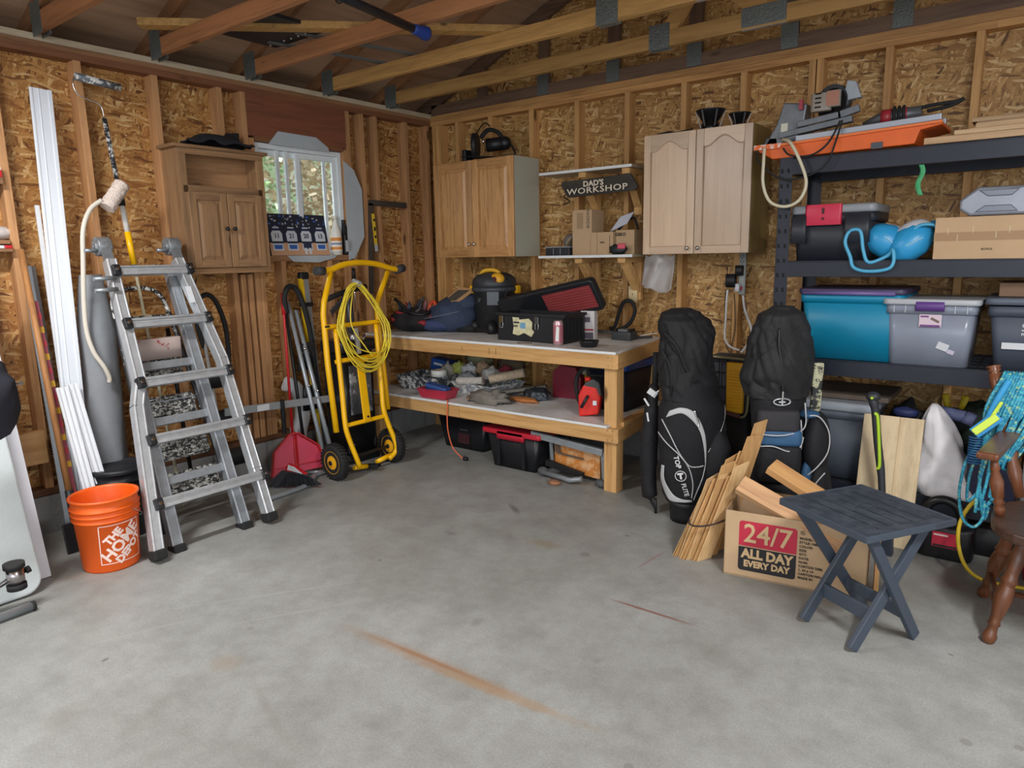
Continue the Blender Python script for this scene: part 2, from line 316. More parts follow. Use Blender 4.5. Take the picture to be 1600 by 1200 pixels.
# ================= SETTING =================
rnd=random.Random(5)
def concrete():
    m,nt,b=_new('concrete'); L=nt.links; tc=N(nt,'ShaderNodeTexCoord')
    n1=N(nt,'ShaderNodeTexNoise',Scale=.9,Detail=6.0,Roughness=.6); n2=N(nt,'ShaderNodeTexNoise',Scale=7.0,Detail=6.0,Roughness=.7); n3=N(nt,'ShaderNodeTexNoise',Scale=140.0,Detail=2.0)
    for n in(n1,n2,n3): L.new(tc.outputs['Object'],n.inputs['Vector'])
    r1=ramp(nt,[(.3,hx('#7f807c')),(.5,hx('#8f918e')),(.72,hx('#9d9f9e'))]); L.new(n1.outputs['Fac'],r1.inputs[0])
    r2=ramp(nt,[(.3,(.80,.79,.78)),(.6,(1.05,1.05,1.05))]); L.new(n2.outputs['Fac'],r2.inputs[0])
    r3=ramp(nt,[(.35,(.88,.88,.88)),(.65,(1.06,1.06,1.06))]); L.new(n3.outputs['Fac'],r3.inputs[0])
    a=N(nt,'ShaderNodeMix'); a.data_type='RGBA'; a.blend_type='MULTIPLY'; a.inputs[0].default_value=1; L.new(r1.outputs[0],a.inputs[6]); L.new(r2.outputs[0],a.inputs[7])
    c=N(nt,'ShaderNodeMix'); c.data_type='RGBA'; c.blend_type='MULTIPLY'; c.inputs[0].default_value=1; L.new(a.outputs[2],c.inputs[6]); L.new(r3.outputs[0],c.inputs[7])
    out=c.outputs[2]
    # small dark spots and pits
    v=N(nt,'ShaderNodeTexVoronoi',Scale=4.2); L.new(tc.outputs['Object'],v.inputs['Vector']); sp=N(nt,'ShaderNodeSeparateColor'); L.new(v.outputs['Color'],sp.inputs[0])
    th=N(nt,'ShaderNodeMath',operation='MULTIPLY'); th.inputs[1].default_value=.12; L.new(sp.outputs[0],th.inputs[0])
    le=N(nt,'ShaderNodeMath',operation='LESS_THAN'); L.new(v.outputs['Distance'],le.inputs[0]); L.new(th.outputs[0],le.inputs[1])
    sel=N(nt,'ShaderNodeMath',operation='GREATER_THAN'); sel.inputs[1].default_value=.55; L.new(sp.outputs[1],sel.inputs[0])
    mu=N(nt,'ShaderNodeMath',operation='MULTIPLY'); L.new(le.outputs[0],mu.inputs[0]); L.new(sel.outputs[0],mu.inputs[1])
    m5=N(nt,'ShaderNodeMath',operation='MULTIPLY'); m5.inputs[1].default_value=.4; L.new(mu.outputs[0],m5.inputs[0])
    d=N(nt,'ShaderNodeMix'); d.data_type='RGBA'; L.new(m5.outputs[0],d.inputs[0]); L.new(out,d.inputs[6]); d.inputs[7].default_value=c4(hx('#5e5a55')); out=d.outputs[2]
    # worn stains: (centre, half size, turn, colour, strength)
    def stain(cx,cy,sx,sy,ang,col,st,soft=.5,nz=.6):
        nonlocal out
        mp=N(nt,'ShaderNodeMapping',vector_type='TEXTURE'); mp.inputs['Location'].default_value=(cx,cy,0); mp.inputs['Rotation'].default_value=(0,0,ang); mp.inputs['Scale'].default_value=(sx,sy,1)
        L.new(tc.outputs['Object'],mp.inputs['Vector'])
        ln=N(nt,'ShaderNodeVectorMath',operation='LENGTH'); L.new(mp.outputs[0],ln.inputs[0])
        nz_=N(nt,'ShaderNodeMath',operation='MULTIPLY_ADD'); nz_.inputs[1].default_value=nz; L.new(n2.outputs['Fac'],nz_.inputs[0]); L.new(ln.outputs['Value'],nz_.inputs[2])
        r=ramp(nt,[(max(0,(1+nz*.5)*(1-soft)/2),(st,)*3),((1+nz*.5)/2,(0,0,0))]); hl=N(nt,'ShaderNodeMath',operation='MULTIPLY'); hl.inputs[1].default_value=.5; L.new(nz_.outputs[0],hl.inputs[0]); L.new(hl.outputs[0],r.inputs[0])
        x=N(nt,'ShaderNodeMix'); x.data_type='RGBA'; L.new(r.outputs[0],x.inputs[0]); L.new(out,x.inputs[6]); x.inputs[7].default_value=c4(hx(col)); out=x.outputs[2]
    for a_ in STAINS: stain(*a_)
    L.new(out,b.inputs['Base Color'])
    rr=ramp(nt,[(.3,(.42,)*3),(.7,(.62,)*3)]); L.new(n1.outputs['Fac'],rr.inputs[0]); L.new(rr.outputs[0],b.inputs['Roughness'])
    bu=N(nt,'ShaderNodeBump',Strength=.15,Distance=.003); L.new(n2.outputs['Fac'],bu.inputs['Height']); L.new(bu.outputs[0],b.inputs['Normal'])
    return m
STAINS=[(2.681, -2.86, 0.587, 0.045, 0.042, '#94704a', 0.5, 0.5, 0.6), (2.625, -2.855, 0.382, 0.016, 0.044, '#8a5d38', 0.55, 0.5, 0.6), (2.98, -2.856, 0.419, 0.03, 0.094, '#9a7c58', 0.4, 0.5, 0.6), (3.126, -2.045, 0.244, 0.012, 0.008, '#7d5042', 0.8, 0.5, 0.25), (2.905, -1.578, 0.166, 0.01, -1.667, '#8d6058', 0.5, 0.5, 0.3), (3.032, -1.414, 0.111, 0.012, -0.009, '#9a7068', 0.35, 0.5, 0.4), (2.367, -1.723, 0.127, 0.05, 0.067, '#847656', 0.5, 0.5, 0.6), (1.916, -1.402, 0.114, 0.03, -0.627, '#4e4a44', 0.6, 0.5, 0.6), (1.854, -1.904, 0.055, 0.02, 0.101, '#5e5a54', 0.4, 0.5, 0.6), (1.697, -2.865, 0.526, 0.01, 0.947, '#a6a6a4', 0.35, 0.5, 0.6), (1.918, -2.918, 0.476, 0.008, 1.006, '#a6a6a4', 0.35, 0.5, 0.6), (1.534, -3.376, 0.236, 0.012, 1.184, '#a2a2a0', 0.3, 0.5, 0.6), (2.018, -3.324, 0.079, 0.07, 0.165, '#8a7660', 0.35, 0.5, 0.6), (2.594, -2.542, 0.03, 0.05, 0.184, '#71706a', 0.45, 0.5, 0.6), (3.138, -2.49, 0.019, 0.035, 0.157, '#706d66', 0.4, 0.5, 0.6), (1.867, -3.122, 0.024, 0.02, 0.315, '#68645c', 0.4, 0.5, 0.6), (4.097, -1.029, 0.128, 0.08, 0.369, '#6f5a56', 0.45, 0.5, 0.6), (0.744, -3.308, 0.183, 0.04, 1.348, '#9a8068', 0.25, 0.5, 0.6), (1.868, -3.828, 0.082, 0.1, 0.532, '#7d7b74', 0.3, 0.5, 0.6), (2.401, -3.392, 0.329, 0.02, -0.305, '#7c7a74', 0.35, 0.5, 0.9), (1.618, -3.585, 0.014, 0.02, 0.298, '#4a4640', 0.6, 0.5, 0.3), (1.805, -2.365, 0.013, 0.012, 0.31, '#4a4640', 0.6, 0.5, 0.3), (2.663, -1.381, 0.017, 0.012, 0.059, '#2c2a28', 0.6, 0.5, 0.3), (4.182, -1.687, 0.014, 0.006, -0.448, '#3a3530', 0.7, 0.5, 0.2)]
struct('floor',MB().bx(-.3,9,-9,.3,-.1,0),concrete())
block=P('#8c8d8c',.85,0,.18,6,.5,40,key='concrete_block')
# low block curb that carries the framed walls
def curb(name,ax):
    root=struct(name); x=-9.0; i=0; mb=MB(); mo=MB()
    while x<.0:
        a=x; b_=min(x+.39,.0)
        if ax=='y': mb.bx(-.19,-.0,a+.005,b_-.005,0,.215)
        else: mb.bx(-a-.005,-b_+.005,0,.19,0,.215)
        x+=.4
    if ax=='y': mo.bx(-.185,-.004,-9,.0,0,.212)
    else: mo.bx(0,9,.004,.185,0,.212)
    obj('block_course',mb,block,root); obj('mortar',mo,P('#77777a',.9,0,.1),root); return root
curb('trim_1','y'); curb('trim_2','x')
SZ0,SZ1=.22,2.585; PT=2.66
woodZ=wood('#b98a5e','#8f6540','z'); woodZ2=wood('#c99a62','#a3763f','z'); woodX=wood('#c09058','#94683c','x'); woodY=wood('#8f6848','#6d4c34','y')
# left wall (x=0): outer boards with a hole for the window
osbA=osb('yz',.95); osbB=osb('xz',1.0)
WY0,WY1,WZ0,WZ1=-1.70,-.955,1.52,2.30
wl=struct('wall_left',MB().bx(-.105,-.089,-9,WY0,SZ0,PT).bx(-.105,-.089,WY1,.1,SZ0,PT).bx(-.105,-.089,WY0,WY1,SZ0,WZ0).bx(-.105,-.089,WY0,WY1,WZ1,PT),osbA)
wb=struct('wall_back',MB().bx(-.1,9,.089,.105,SZ0,PT),osbB)
def stud(parent,c,axis,z0=SZ0+.038,z1=SZ1,m=None,w=.038):
    mb=MB()
    if axis=='y': mb.bx(-.089,0,c-w/2,c+w/2,z0,z1)
    else: mb.bx(c-w/2,c+w/2,0,.089,z0,z1)
    return obj('stud',mb,m or woodZ,parent,bevel=.002)
for c in (-5.3,-4.9,-4.5,-4.1,-3.70,-3.32,-3.17,-2.76,-2.34,-1.93,-1.765,-.90,-.86+.10,-.62,-.29,-.04): stud(wl,c,'y')
stud(wl,-1.725,'y',z1=2.30); stud(wl,-.935,'y',z1=2.30)
for c in (-1.55,-1.14): stud(wl,c,'y',z1=WZ0-.038)
for c in (-1.82,-1.87): stud(wl,c,'y',z1=1.40)
obj('header',MB().bx(-.089,-.002,-1.745,-.92,2.315,2.585),wood('#7f4c34','#683d2a','y',knots=False),wl)
obj('window_sill_plate',MB().bx(-.089,.0,-1.745,-.92,1.482,1.52),woodY,wl)
obj('header_trim',MB().bx(-.089,.0,-1.70,-.955,2.285,2.315),wood('#7a5133','#5f3d26','y'),wl)
obj('top_plate',MB().bx(-.089,0,-9,0,SZ1,SZ1+.038),wood('#7a4f34','#5e3a26','y'),wl); obj('top_plate',MB().bx(-.089,0,-9,.0,SZ1+.038,PT),woodY,wl)
obj('plate_trim',MB().bx(-.089,.012,-9,-.0,PT-.012,PT+.02),wood('#b9ab93','#8f8069','y'),wl)
obj('bottom_plate',MB().bx(-.089,0,-9,0,SZ0,SZ0+.038),wood('#6e4a30','#4c3322','y'),wl)
for i,c in enumerate((.037,.30,.655,1.06,1.47,1.885,2.302,2.70,3.105,3.51,3.93,4.34,4.75,5.16,5.6,6.0)): stud(wb,c+.0,'x',m=woodZ2)
stud(wb,.09,'x',m=woodZ2,w=.06); stud(wb,3.15,'x',m=woodZ2)
obj('top_plate',MB().bx(-.089,4.0,0,.089,SZ1,SZ1+.037),woodX,wb); obj('top_plate',MB().bx(4.0,9,0,.089,SZ1,SZ1+.037),woodX,wb); obj('top_plate',MB().bx(-.089,9,-.002,.089,SZ1+.038,PT+.006),woodX,wb)
obj('bottom_plate',MB().bx(0,9,0,.089,SZ0,SZ0+.038),wood('#6e4a30','#4c3322','x'),wb)
# gable above the back wall
gb=struct('wall_gable',MB().prism([(-.4,PT),(4.0,PT),(4.0,4.42),(-.4,PT+.02)],(0,.075,0),(1,0,0),(0,0,1),-.012).prism([(4.0,PT),(8.4,PT),(4.0,4.42)],(0,.075,0),(1,0,0),(0,0,1),-.012),osbB)
SL=.41
darkX=wood('#6b5443','#4d3b30','x'); darkZ=wood('#6d5645','#504036','z')
obj('bottom_chord',MB().beam((0,.04,PT+.05),(8,.04,PT+.05),.038,.089),darkX,gb)
obj('top_chord',MB().beam((-.4,.04,PT+.11-.4*SL),(4.0,.04,PT+.11+4*SL),.038,.089),darkX,gb)
for x in (.55,1.16,1.76,2.36,2.96,3.56): obj('gable_stud',MB().bx(x-.045,x+.045,.03,.06,PT+.09,PT+.09+x*SL),darkZ,gb)
plate=P('#6f7776',.45,.5,.15,60,.6,120,key='nail_plate'); plate2=P('#b9bec2',.4,.8,.2,60,.6,120,key='nail_plate_bright')
for x in (1.16,1.76,2.36,2.96,3.56): obj('nail_plate',MB().bx(x-.05,x+.05,.016,.0205,PT+.02,PT+.16),plate,gb)
# roof boards
ceil=struct('ceiling',MB().prism([(-.5,PT+.165-.5*SL),(4.0,PT+.165+4*SL),(8.5,PT+.165-.5*SL),(8.5,PT+.18-.5*SL),(4.0,PT+.18+4*SL),(-.5,PT+.18-.5*SL)],(0,.1,0),(1,0,0),(0,0,1),9.2),wood('#ab8c72','#7a604c','y',scale=.28,knots=True))
sf=struct('trim_4',MB().bx(-.47,-.105,-9,.1,PT-.14,PT-.128),wood('#94705a','#6d5040','y',scale=.35)); obj('fascia',MB().bx(-.5,-.47,-9,.1,PT-.16,PT+.0),woodY,sf)
# ceiling lamps behind the camera
for lab,(lx,ly,lz) in (('long white tube lamp under the trusses on the right',(5.1,-3.3,2.66)),('long white tube lamp under the trusses on the left',(1.3,-4.3,2.66))):
    t=thing('ceiling_lamp',lab,'lamp',(lx,ly,lz-.03)); obj('housing',MB().rbox((lx,ly,lz-.012),(1.24,.2,.024),.02),P('#e6e6e4',.5),t)
    em=P('#ffffff',.5,key='lit_tube'); em.node_tree.nodes['Principled BSDF'].inputs['Emission Color'].default_value=(1,.98,.95,1); em.node_tree.nodes['Principled BSDF'].inputs['Emission Strength'].default_value=4
    for k in (-.05,.05): obj('tube',MB().cyl((lx-.58,ly+k,lz-.04),(lx+.58,ly+k,lz-.04),.013,10),em,t)
# trusses
chA=wood('#a8744c','#84583a','x'); chB=wood('#b88f55','#8e6a3a','x'); webm=wood('#8d6544','#694a33','x')
def truss(y,label,cm,k=0):
    t=thing('roof_truss',label,'roof truss',(0,y,PT+.02))
    z=PT+.02+.0445
    obj('bottom_chord',MB().beam((-.0,y,z),(8,y,z),.038,.089),cm,t,bevel=.002)
    for s in (0,1):
        f=(lambda x:x) if s==0 else (lambda x:8-x)
        obj('top_chord',MB().beam((f(-.45),y,z+.055-.45*SL),(f(4.0),y,z+.055+4*SL),.038,.089),webm,t)
    for a,b_ in (((2.42,z+.03),(3.3,z+.05+3.2*SL-.05)),((2.98,z+.03),(2.0,z+.03+2.0*SL-.03)),((5.58,z),(4.7,z+3.2*SL)),((5.1,z),(6.0,z+2.0*SL))):
        obj('web',MB().beam((a[0],y,a[1]),(b_[0],y,b_[1]),.036,.089),chB if k else webm,t)
    for x,w,h in ((.07,.12,.16),(2.37,.13,.14),(2.98,.24,.1)):
        for s in (-1,1): obj('nail_plate',MB().box((x,y+s*.0205,z+.015),(w,.003,h)),plate,t)
    obj('nail_plate',MB().box((2.98,y,z-.0455),(.24,.03,.002)),plate2,t)
    return t
tl=['roof truss nearest the back wall, brace board ending on it','second roof truss from the back wall, with yellowish chord','third roof truss from the back wall, blue-tipped pole under it','fourth roof truss from the back wall, above the pine cabinet','roof truss above the paint roller, mostly out of view','roof truss over the camera, out of view']
for i,y in enumerate((-.49,-1.10,-1.72,-2.33,-2.94,-3.55)): truss(y,tl[i],chB if i<2 else chA,1 if i<3 else 0)
# window
wf=P('#dfe6ea',.35,0,.04); glass=P((.9,.97,.96),.02,0,trans=1,key='glass')
wn=struct('window_1')
wm=MB()
def rectframe(mb,y0,y1,z0,z1,w,x0,x1):
    mb.bx(x0,x1,y0,y0+w,z0,z1); mb.bx(x0,x1,y1-w,y1,z0,z1); mb.bx(x0,x1,y0+w,y1-w,z0,z0+w); mb.bx(x0,x1,y0+w,y1-w,z1-w,z1)
rectframe(wm,WY0+.005,WY1-.005,WZ0+.003,WZ1-.018,.035,-.10,-.03); obj('window_frame',wm,wf,wn,bevel=.003)
ym=(WY0+WY1)/2
for k,(a,b_,x) in enumerate(((WY0+.04,ym+.03,-.075),(ym-.03,WY1-.04,-.055))):
    s=MB(); rectframe(s,a,b_,WZ0+.04,WZ1-.055,.04,x-.012,x+.012); so=obj('window_sash',s,wf,wn,bevel=.003)
    obj('glass_pane',MB().bx(x-.002,x+.002,a+.038,b_-.038,WZ0+.078,WZ1-.093),glass,so)
s=MB(); [s.bx(-.07,-.05,y-.012,y+.012,WZ0+.04,WZ1-.05) for y in (WY0+.2,ym-.1,WY1-.15)]; obj('window_muntin',s,wf,wn)
tape=P('#aeb7bd',.5,0,.06,5,.1,30,key='foil_flashing'); 
fl=struct('trim_3')
obj('flashing_strip',MB().prism([(-1.60,2.275),(-1.52,2.365),(-1.20,2.36),(-1.10,2.30),(-1.09,2.27)],(.004,0,0),(0,1,0),(0,0,1),.003),tape,fl)
obj('flashing_strip',MB().prism([(-.965,2.22),(-.87,2.16),(-.80,2.02),(-.80,1.66),(-.90,1.50),(-.965,1.48)],(.004,0,0),(0,1,0),(0,0,1),.003),tape,fl)
obj('flashing_strip',MB().prism([(-1.69,2.16),(-1.765,2.10),(-1.775,1.70),(-1.70,1.56),(-1.67,1.54)],(.004,0,0),(0,1,0),(0,0,1),.003),tape,fl)
obj('flashing_strip',MB().prism([(-1.52,1.52),(-1.47,1.478),(-1.25,1.468),(-1.10,1.50),(-1.08,1.52)],(.004,0,0),(0,1,0),(0,0,1),.003),tape,fl)
# greenery outside the window
leafA=P('#a5c48e',.6,0,.4,9,key='leaves'); leafB=P('#cdbb9f',.8,0,.25,9,key='twigs')
def bush(loc,h,w,m,label,seed,name='leafy_shrub',cat='shrub'):
    r=random.Random(seed); t=thing(name,label,cat,loc); mb=MB()
    for i in range(2600):
        p=Vector((r.gauss(0,w*.35),r.gauss(0,w*.42),r.uniform(.05,1)*h)); d=Vector((r.uniform(-1,1),r.uniform(-1,1),r.uniform(-.6,.8))).normalized()*r.uniform(.07,.15); e=d.orthogonal().normalized()*.03
        p+=Vector(loc); mb.add([p,p+d*.5+e,p+d,p+d*.5-e],[(0,1,2,3)])
    obj('foliage',mb,m,t); st=MB()
    for i in range(7):
        a=Vector(loc)+V(r.uniform(-.1,.1),r.uniform(-.15,.15),0); st.tube([a,a+V(r.uniform(-.2,.2),r.uniform(-.3,.3),h*.5),a+V(r.uniform(-.4,.4),r.uniform(-.6,.6),h*.95)],[.02,.014,.006],6)
    obj('stem',st,leafB,t)
hl=MB().sheet(lambda u,v:V(-6.5-5*u,-6+14*v,-.1+6.2*u+.5*noise.noise(V(u*4,v*9,0))),16,24,.05); struct('hillside',hl,splatter('#a3b488','#d0c4ae',.50,4,.9))
gnd=struct('ground',MB().bx(-14,-.2,-9,9,-.12,-.02),P('#77746a',.95,0,.2,2))
bush((-2.2,-1.3,0),3.6,.95,leafA,'green leafy shrub behind the left half of the window',1); bush((-5.2,1.2,0),4.6,1.5,leafA,'green leafy shrub seen through the middle of the window',2); bush((-2.4,.75,0),3.4,.8,leafB,'bare tan twiggy shrub behind the right half of the window',3)
# ================= LEFT WALL =================
black=P('#15161a',.5,0,.1,20,key='black_plastic'); rubber=P('#1b1b1c',.8,0,.1,30,key='rubber'); white=P('#d9dde2',.4,0,.04,6,key='white_vinyl')
alu=metal('#c3c7cb',.33); aluD=metal('#9a9fa5',.4); steel=metal('#8c9196',.35); chrome=P('#d8d8d8',.15,1,key='chrome'); whitepaint=P('#d8d6cf',.6,0,.1,12,key='dried_paint')
yel=P('#f2b90a',.32,0,.05,10,key='yellow_enamel'); red=P('#b81c24',.4,0,.1,10,key='red_plastic'); card=wood('#b78f63','#a57d52','z',.8,scale=.5,knots=False)
# --- multi position ladder, folded and leaning
LD=thing('folding_ladder','large aluminium multi-position ladder with flared feet leaning folded beside the orange bucket','ladder',(.88,-2.71,0))
def onL(y,z,off=0): return V(.9-.432*z+off*.918,y,z+off*.397)
NRM=V(.918,0,.397)
def rail(pts,w,h,off,name='rail',m=alu):
    mb=MB(); ps=[onL(y,z,off) for y,z in pts]
    for a,b in zip(ps[:-1],ps[1:]): mb.beam(a,b,w,h,NRM)
    for a,b in zip(ps[:-1],ps[1:]):       # channel ridges on the rail
        for s in(-1,1): mb.beam(a+V(0,s*w*.38,0)+NRM*(h/2),b+V(0,s*w*.38,0)+NRM*(h/2),.008,.008,NRM)
    return obj(name,mb,m,LD,bevel=.003)
rail([(-3.03,.045),(-2.915,.74),(-2.865,.86),(-2.825,1.50)],.055,.062,.012)
rail([(-2.39,.045),(-2.385,.30),(-2.375,.92),(-2.45,1.50)],.055,.062,.012)
rail([(-2.90,.035),(-2.80,1.46)],.06,.05,-.06,'inner_rail',aluD); rail([(-2.51,.035),(-2.475,1.46)],.06,.05,-.06,'inner_rail',aluD)
for yl,yr,z in ((-2.815,-2.43,1.43),(-2.84,-2.41,1.15),(-2.865,-2.385,.845),(-2.90,-2.375,.56),(-2.96,-2.375,.255)):
    mb=MB(); a=onL(yl-.02,z,.045); b=onL(yr+.02,z,.045); mb.beam(a,b,.052,.032,NRM); 
    for k in(-.018,0,.018): mb.beam(a+V(0,0,k)+NRM*.017,b+V(0,0,k)+NRM*.017,.006,.005,NRM)
    r=obj('rung',mb,alu,LD,bevel=.003)
    for p in (onL(yl-.012,z,.05),onL(yr+.012,z,.05)):
        k=MB().box(p,(.05,.04,.06),(0,-.4,0)); obj('rung_bracket',k,black,r,bevel=.006); obj('rivet',MB().cyl(p+NRM*.02,p+NRM*.034,.009,10),chrome,r)
for yl,yr,z in ((-2.88,-2.50,.36),(-2.87,-2.49,.66),(-2.85,-2.48,.95)):
    obj('inner_rung',MB().beam(onL(yl,z,-.07),onL(yr,z,-.07),.045,.03,NRM),aluD,LD,bevel=.003)
for y,z,off in ((-3.03,.035,.012),(-2.39,.035,.012),(-2.90,.03,-.06),(-2.51,.03,-.06)):
    obj('foot',MB().box(onL(y,z+.0,off),(.085,.065,.05),(0,-.25,0)),rubber,LD,bevel=.008)
for y in (-2.83,-2.445):
    h=MB().cyl(onL(y-.035,1.585,-.01),onL(y+.035,1.585,-.01),.052,20).cyl(onL(y-.045,1.585,-.01),onL(y+.045,1.585,-.01),.03,14)
    ho=obj('hinge',h,metal('#8f9499',.45,.35),LD,bevel=.004); obj('hinge_knob',MB().cyl(onL(y-.1,1.56,0),onL(y-.04,1.56,0),.011,10).cyl(onL(y-.045,1.585,-.01),onL(y-.05,1.585,-.01),.012),steel,ho)
    obj('hinge_arm',MB().beam(onL(y,1.56,.02),onL(y,1.44,.02),.045,.03,NRM),steel,ho)
for y,z in ((-2.82,1.39),(-2.83,1.33)):
    obj('lock_tab',MB().cyl(onL(y-.13,z,.05),onL(y-.02,z,.06),.012,10),steel,LD)
obj('warning_label',MB().prism([(0,0),(.035,0),(.035,.1),(0,.1)],onL(-2.475,1.24,.048),(0,1,0),(-.397,0,.918),.001),white,LD)
# --- paint-spattered step ladder behind it
SL_=thing('step_ladder','black step ladder caked in white paint behind the aluminium ladder','step ladder',(.5,-2.66,0))
spat=splatter('#1a1b1d','#c9c9c4',.52,34); spat2=splatter('#202124','#b9bab6',.6,22); tr=splatter('#3a3b3c','#c4c4be',.5,45)
def onS(y,z,off=0): return V(.62-.36*z+off,y,z)
for y0,y1 in ((-2.86,-2.80),(-2.42,-2.49)):
    obj('side_rail',MB().tube(spline([onS(y0,.02),onS((y0+y1)/2,.6),onS(y1,1.18)],4),.016,8),spat2,SL_)
    obj('rear_leg',MB().tube([(.12,y0,.02),(.14,y1,1.1)],.013,8),black,SL_)
obj('top_rail',MB().tube(spline([onS(-2.80,1.1),onS(-2.79,1.28),onS(-2.72,1.34),onS(-2.58,1.34),onS(-2.51,1.28),onS(-2.49,1.1)],6),.013,8),splatter('#17181a','#dcdcd8',.5,30),SL_)
for z,w,d in ((1.16,.30,.12),(.88,.30,.17),(.66,.34,.17),(.45,.36,.17),(.24,.38,.17)):
    hh=.055 if z>1.1 else .15; mb=MB().rbox(onS(-2.65,z,.0 if z>1.1 else -.02),(.03,w,hh),.012,seg=3,rot=(0,-.35,0)); 
    t=obj('step',mb,tr,SL_); g=MB()
    for k in range(6 if hh>.1 else 0): p_=onS(-2.65,z-hh/2+.02+k*hh/6.5,-.003); g.box(p_,(.006,w-.04,.007),(0,-.35,0))
    obj('tread_ridge',g,spat,t)
obj('utility_tray',MB().rbox(onS(-2.64,1.0,.01),(.05,.30,.12),.01),splatter('#b7a6a0','#9c3a3c',.60,9),SL_)
for z in (.70,.26): obj('cross_bar',MB().beam(onS(-2.80,z,-.02),onS(-2.44,z,-.02),.03,.02),aluD,SL_)
# --- second folded step stool with black loop handle
S2=thing('step_stool','folded step stool with black hoop handle leaning at the right of the aluminium ladder','step stool',(.3,-2.22,0))
obj('hoop_handle',MB().tube(spline([(.10,-2.25,.95),(.10,-2.285,1.12),(.10,-2.26,1.24),(.10,-2.20,1.285),(.10,-2.14,1.23),(.11,-2.10,1.08),(.13,-2.105,.9),(.16,-2.14,.76),(.2,-2.16,.66)],6),.0155,10),rubber,S2)
for y0,y1,x0 in ((-2.30,-2.24,.34),(-2.12,-2.19,.34)): obj('leg',MB().tube([(x0,y0,.012),(.08,y1,1.08)],.012,8),alu,S2)
for z in (.25,.5,.75): obj('step',MB().rbox((.30-.2*z+.02,-2.21,z),(.03,.16,.11),.006),black,S2)
# --- white vinyl trims
T=thing('trim_board','long white vinyl trim board leaning against the studs behind the ladder','trim board',(.28,-3.11,0))
a=V(.275,-3.115,0); b=V(.03,-2.968,2.40); U=(b-a).normalized(); W=V(0,1,0)
mb=MB().beam(a+U*.005,b,.105,.012,(1,0,.1)); 
for k,w in ((-.046,.012),(-.012,.004),(.041,.020)): mb.beam(a+W*k+V(.0075,0,0),b+W*k+V(.0075,0,0),w,.004,(1,0,.1))
obj('channel',mb,P('#dfe5ee',.35,0,.02,4),T,bevel=.002)
T=thing('trim_strip','narrow white trim strip standing just left of the long vinyl board','trim strip',(.25,-3.17,0)); obj('strip',MB().beam((.30,-3.145,.01),(.035,-3.06,1.80),.02,.012,(1,0,.1)),white,T)
for i,(dy,x,h,lab) in enumerate(((-.045,.485,.85,'short white trim offcut leaning behind the orange bucket, leftmost of the pair'),(.03,.47,.86,'short white trim offcut leaning behind the orange bucket, rightmost of the pair'))):
    T=thing('trim_offcut',lab,'trim board',(x,-3.09,0)); a=V(x,-3.07+dy,.01); b=V(x-.24,-3.10+dy*.7,h)
    mb=MB().beam(a,b,.06,.01,(1,0,.3)); [mb.beam(a+V(.008,k,.003),b+V(.008,k,.003),.008,.008,(1,0,.3)) for k in(-.024,0,.024)]; obj('strip',mb,white,T,bevel=.002)
# --- grey flashing, handle, wood strip, tarp
o=obj('metal_flashing',MB().prism([(-.03,0),(.035,0),(.035,.008),(.012,.02),(-.03,.008)],(.30,-3.19,.0),(0,1,0),(1,0,.1),-1.52).xf(Matrix.Translation((.30,-3.19,0))@Matrix.Rotation(math.radians(-7),4,'Y')@Matrix.Rotation(math.radians(-2.6),4,'X')@Matrix.Translation((-.30,3.19,0))),P('#8b9299',.45,.4,.1,20)); tag(o,'grey folded metal flashing strip leaning left of the long white trim','flashing')
T=thing('garden_tool','wooden tool handle with black socket standing on its head behind the orange bucket','garden tool',(.376,-3.20,0))
obj('handle',MB().tube([(.35,-3.20,.28),(.05,-3.168,1.57)],.016,10),wood('#b07c4b','#8b5c34','z'),T); obj('socket',MB().cyl((.385,-3.204,.12),(.345,-3.20,.32),.02,12),black,T); obj('blade',MB().box((.40,-3.21,.08),(.012,.12,.16),(0,-.2,0)),black,T,bevel=.01)
T=thing('spirit_level','narrow striped red and yellow survey stick leaning by the grey flashing','measuring stick',(.3,-3.25,0))
a=V(.36,-3.165,.01); b=V(.075,-3.14,1.30); stk=MB().mat(0).beam(a,b,.018,.012,(1,0,.1)); 
for k in range(12):
    t=.32+k*.055; p=a.lerp(b,t); q=a.lerp(b,t+.025); stk.mat(1+k%2).beam(p+V(.002,0,0),q+V(.002,0,0),.02,.014,(1,0,.1))
obj('stick',stk,[P('#a04a58',.6),P('#d1a12a',.6),P('#b33a44',.6)],T); T.name='measuring_stick'
def lean_roll(name,label,cat,a,b,r,m,seed=1,flat=1.0):
    a=Vector(a); b=Vector(b); pts=[a.lerp(b,i/14) for i in range(15)]; mb=MB(); n=20; rings=[]
    for i,p in enumerate(pts):
        rr=[]
        for j in range(n):
            an=2*PI*j/n; k=1+.16*noise.noise(V(math.cos(an)*1.5,math.sin(an)*1.5,i*.35+seed)); t=i/14
            w=r*(1 if t<.8 else 1-(t-.8)*2.2)
            rr.append(p+V(math.cos(an)*w*k*flat,math.sin(an)*w*k,0))
        rings.append(rr)
    mb.loft(rings); o=obj(name,mb,m); tag(o,label,cat); return o
lean_roll('rolled_tarp','grey rolled tarpaulin standing against the wall behind the ladder','tarpaulin',(.19,-2.93,.0),(.09,-2.86,1.43),.098,P('#878b90',.75,0,.1,5,.3,15),flat=.7)
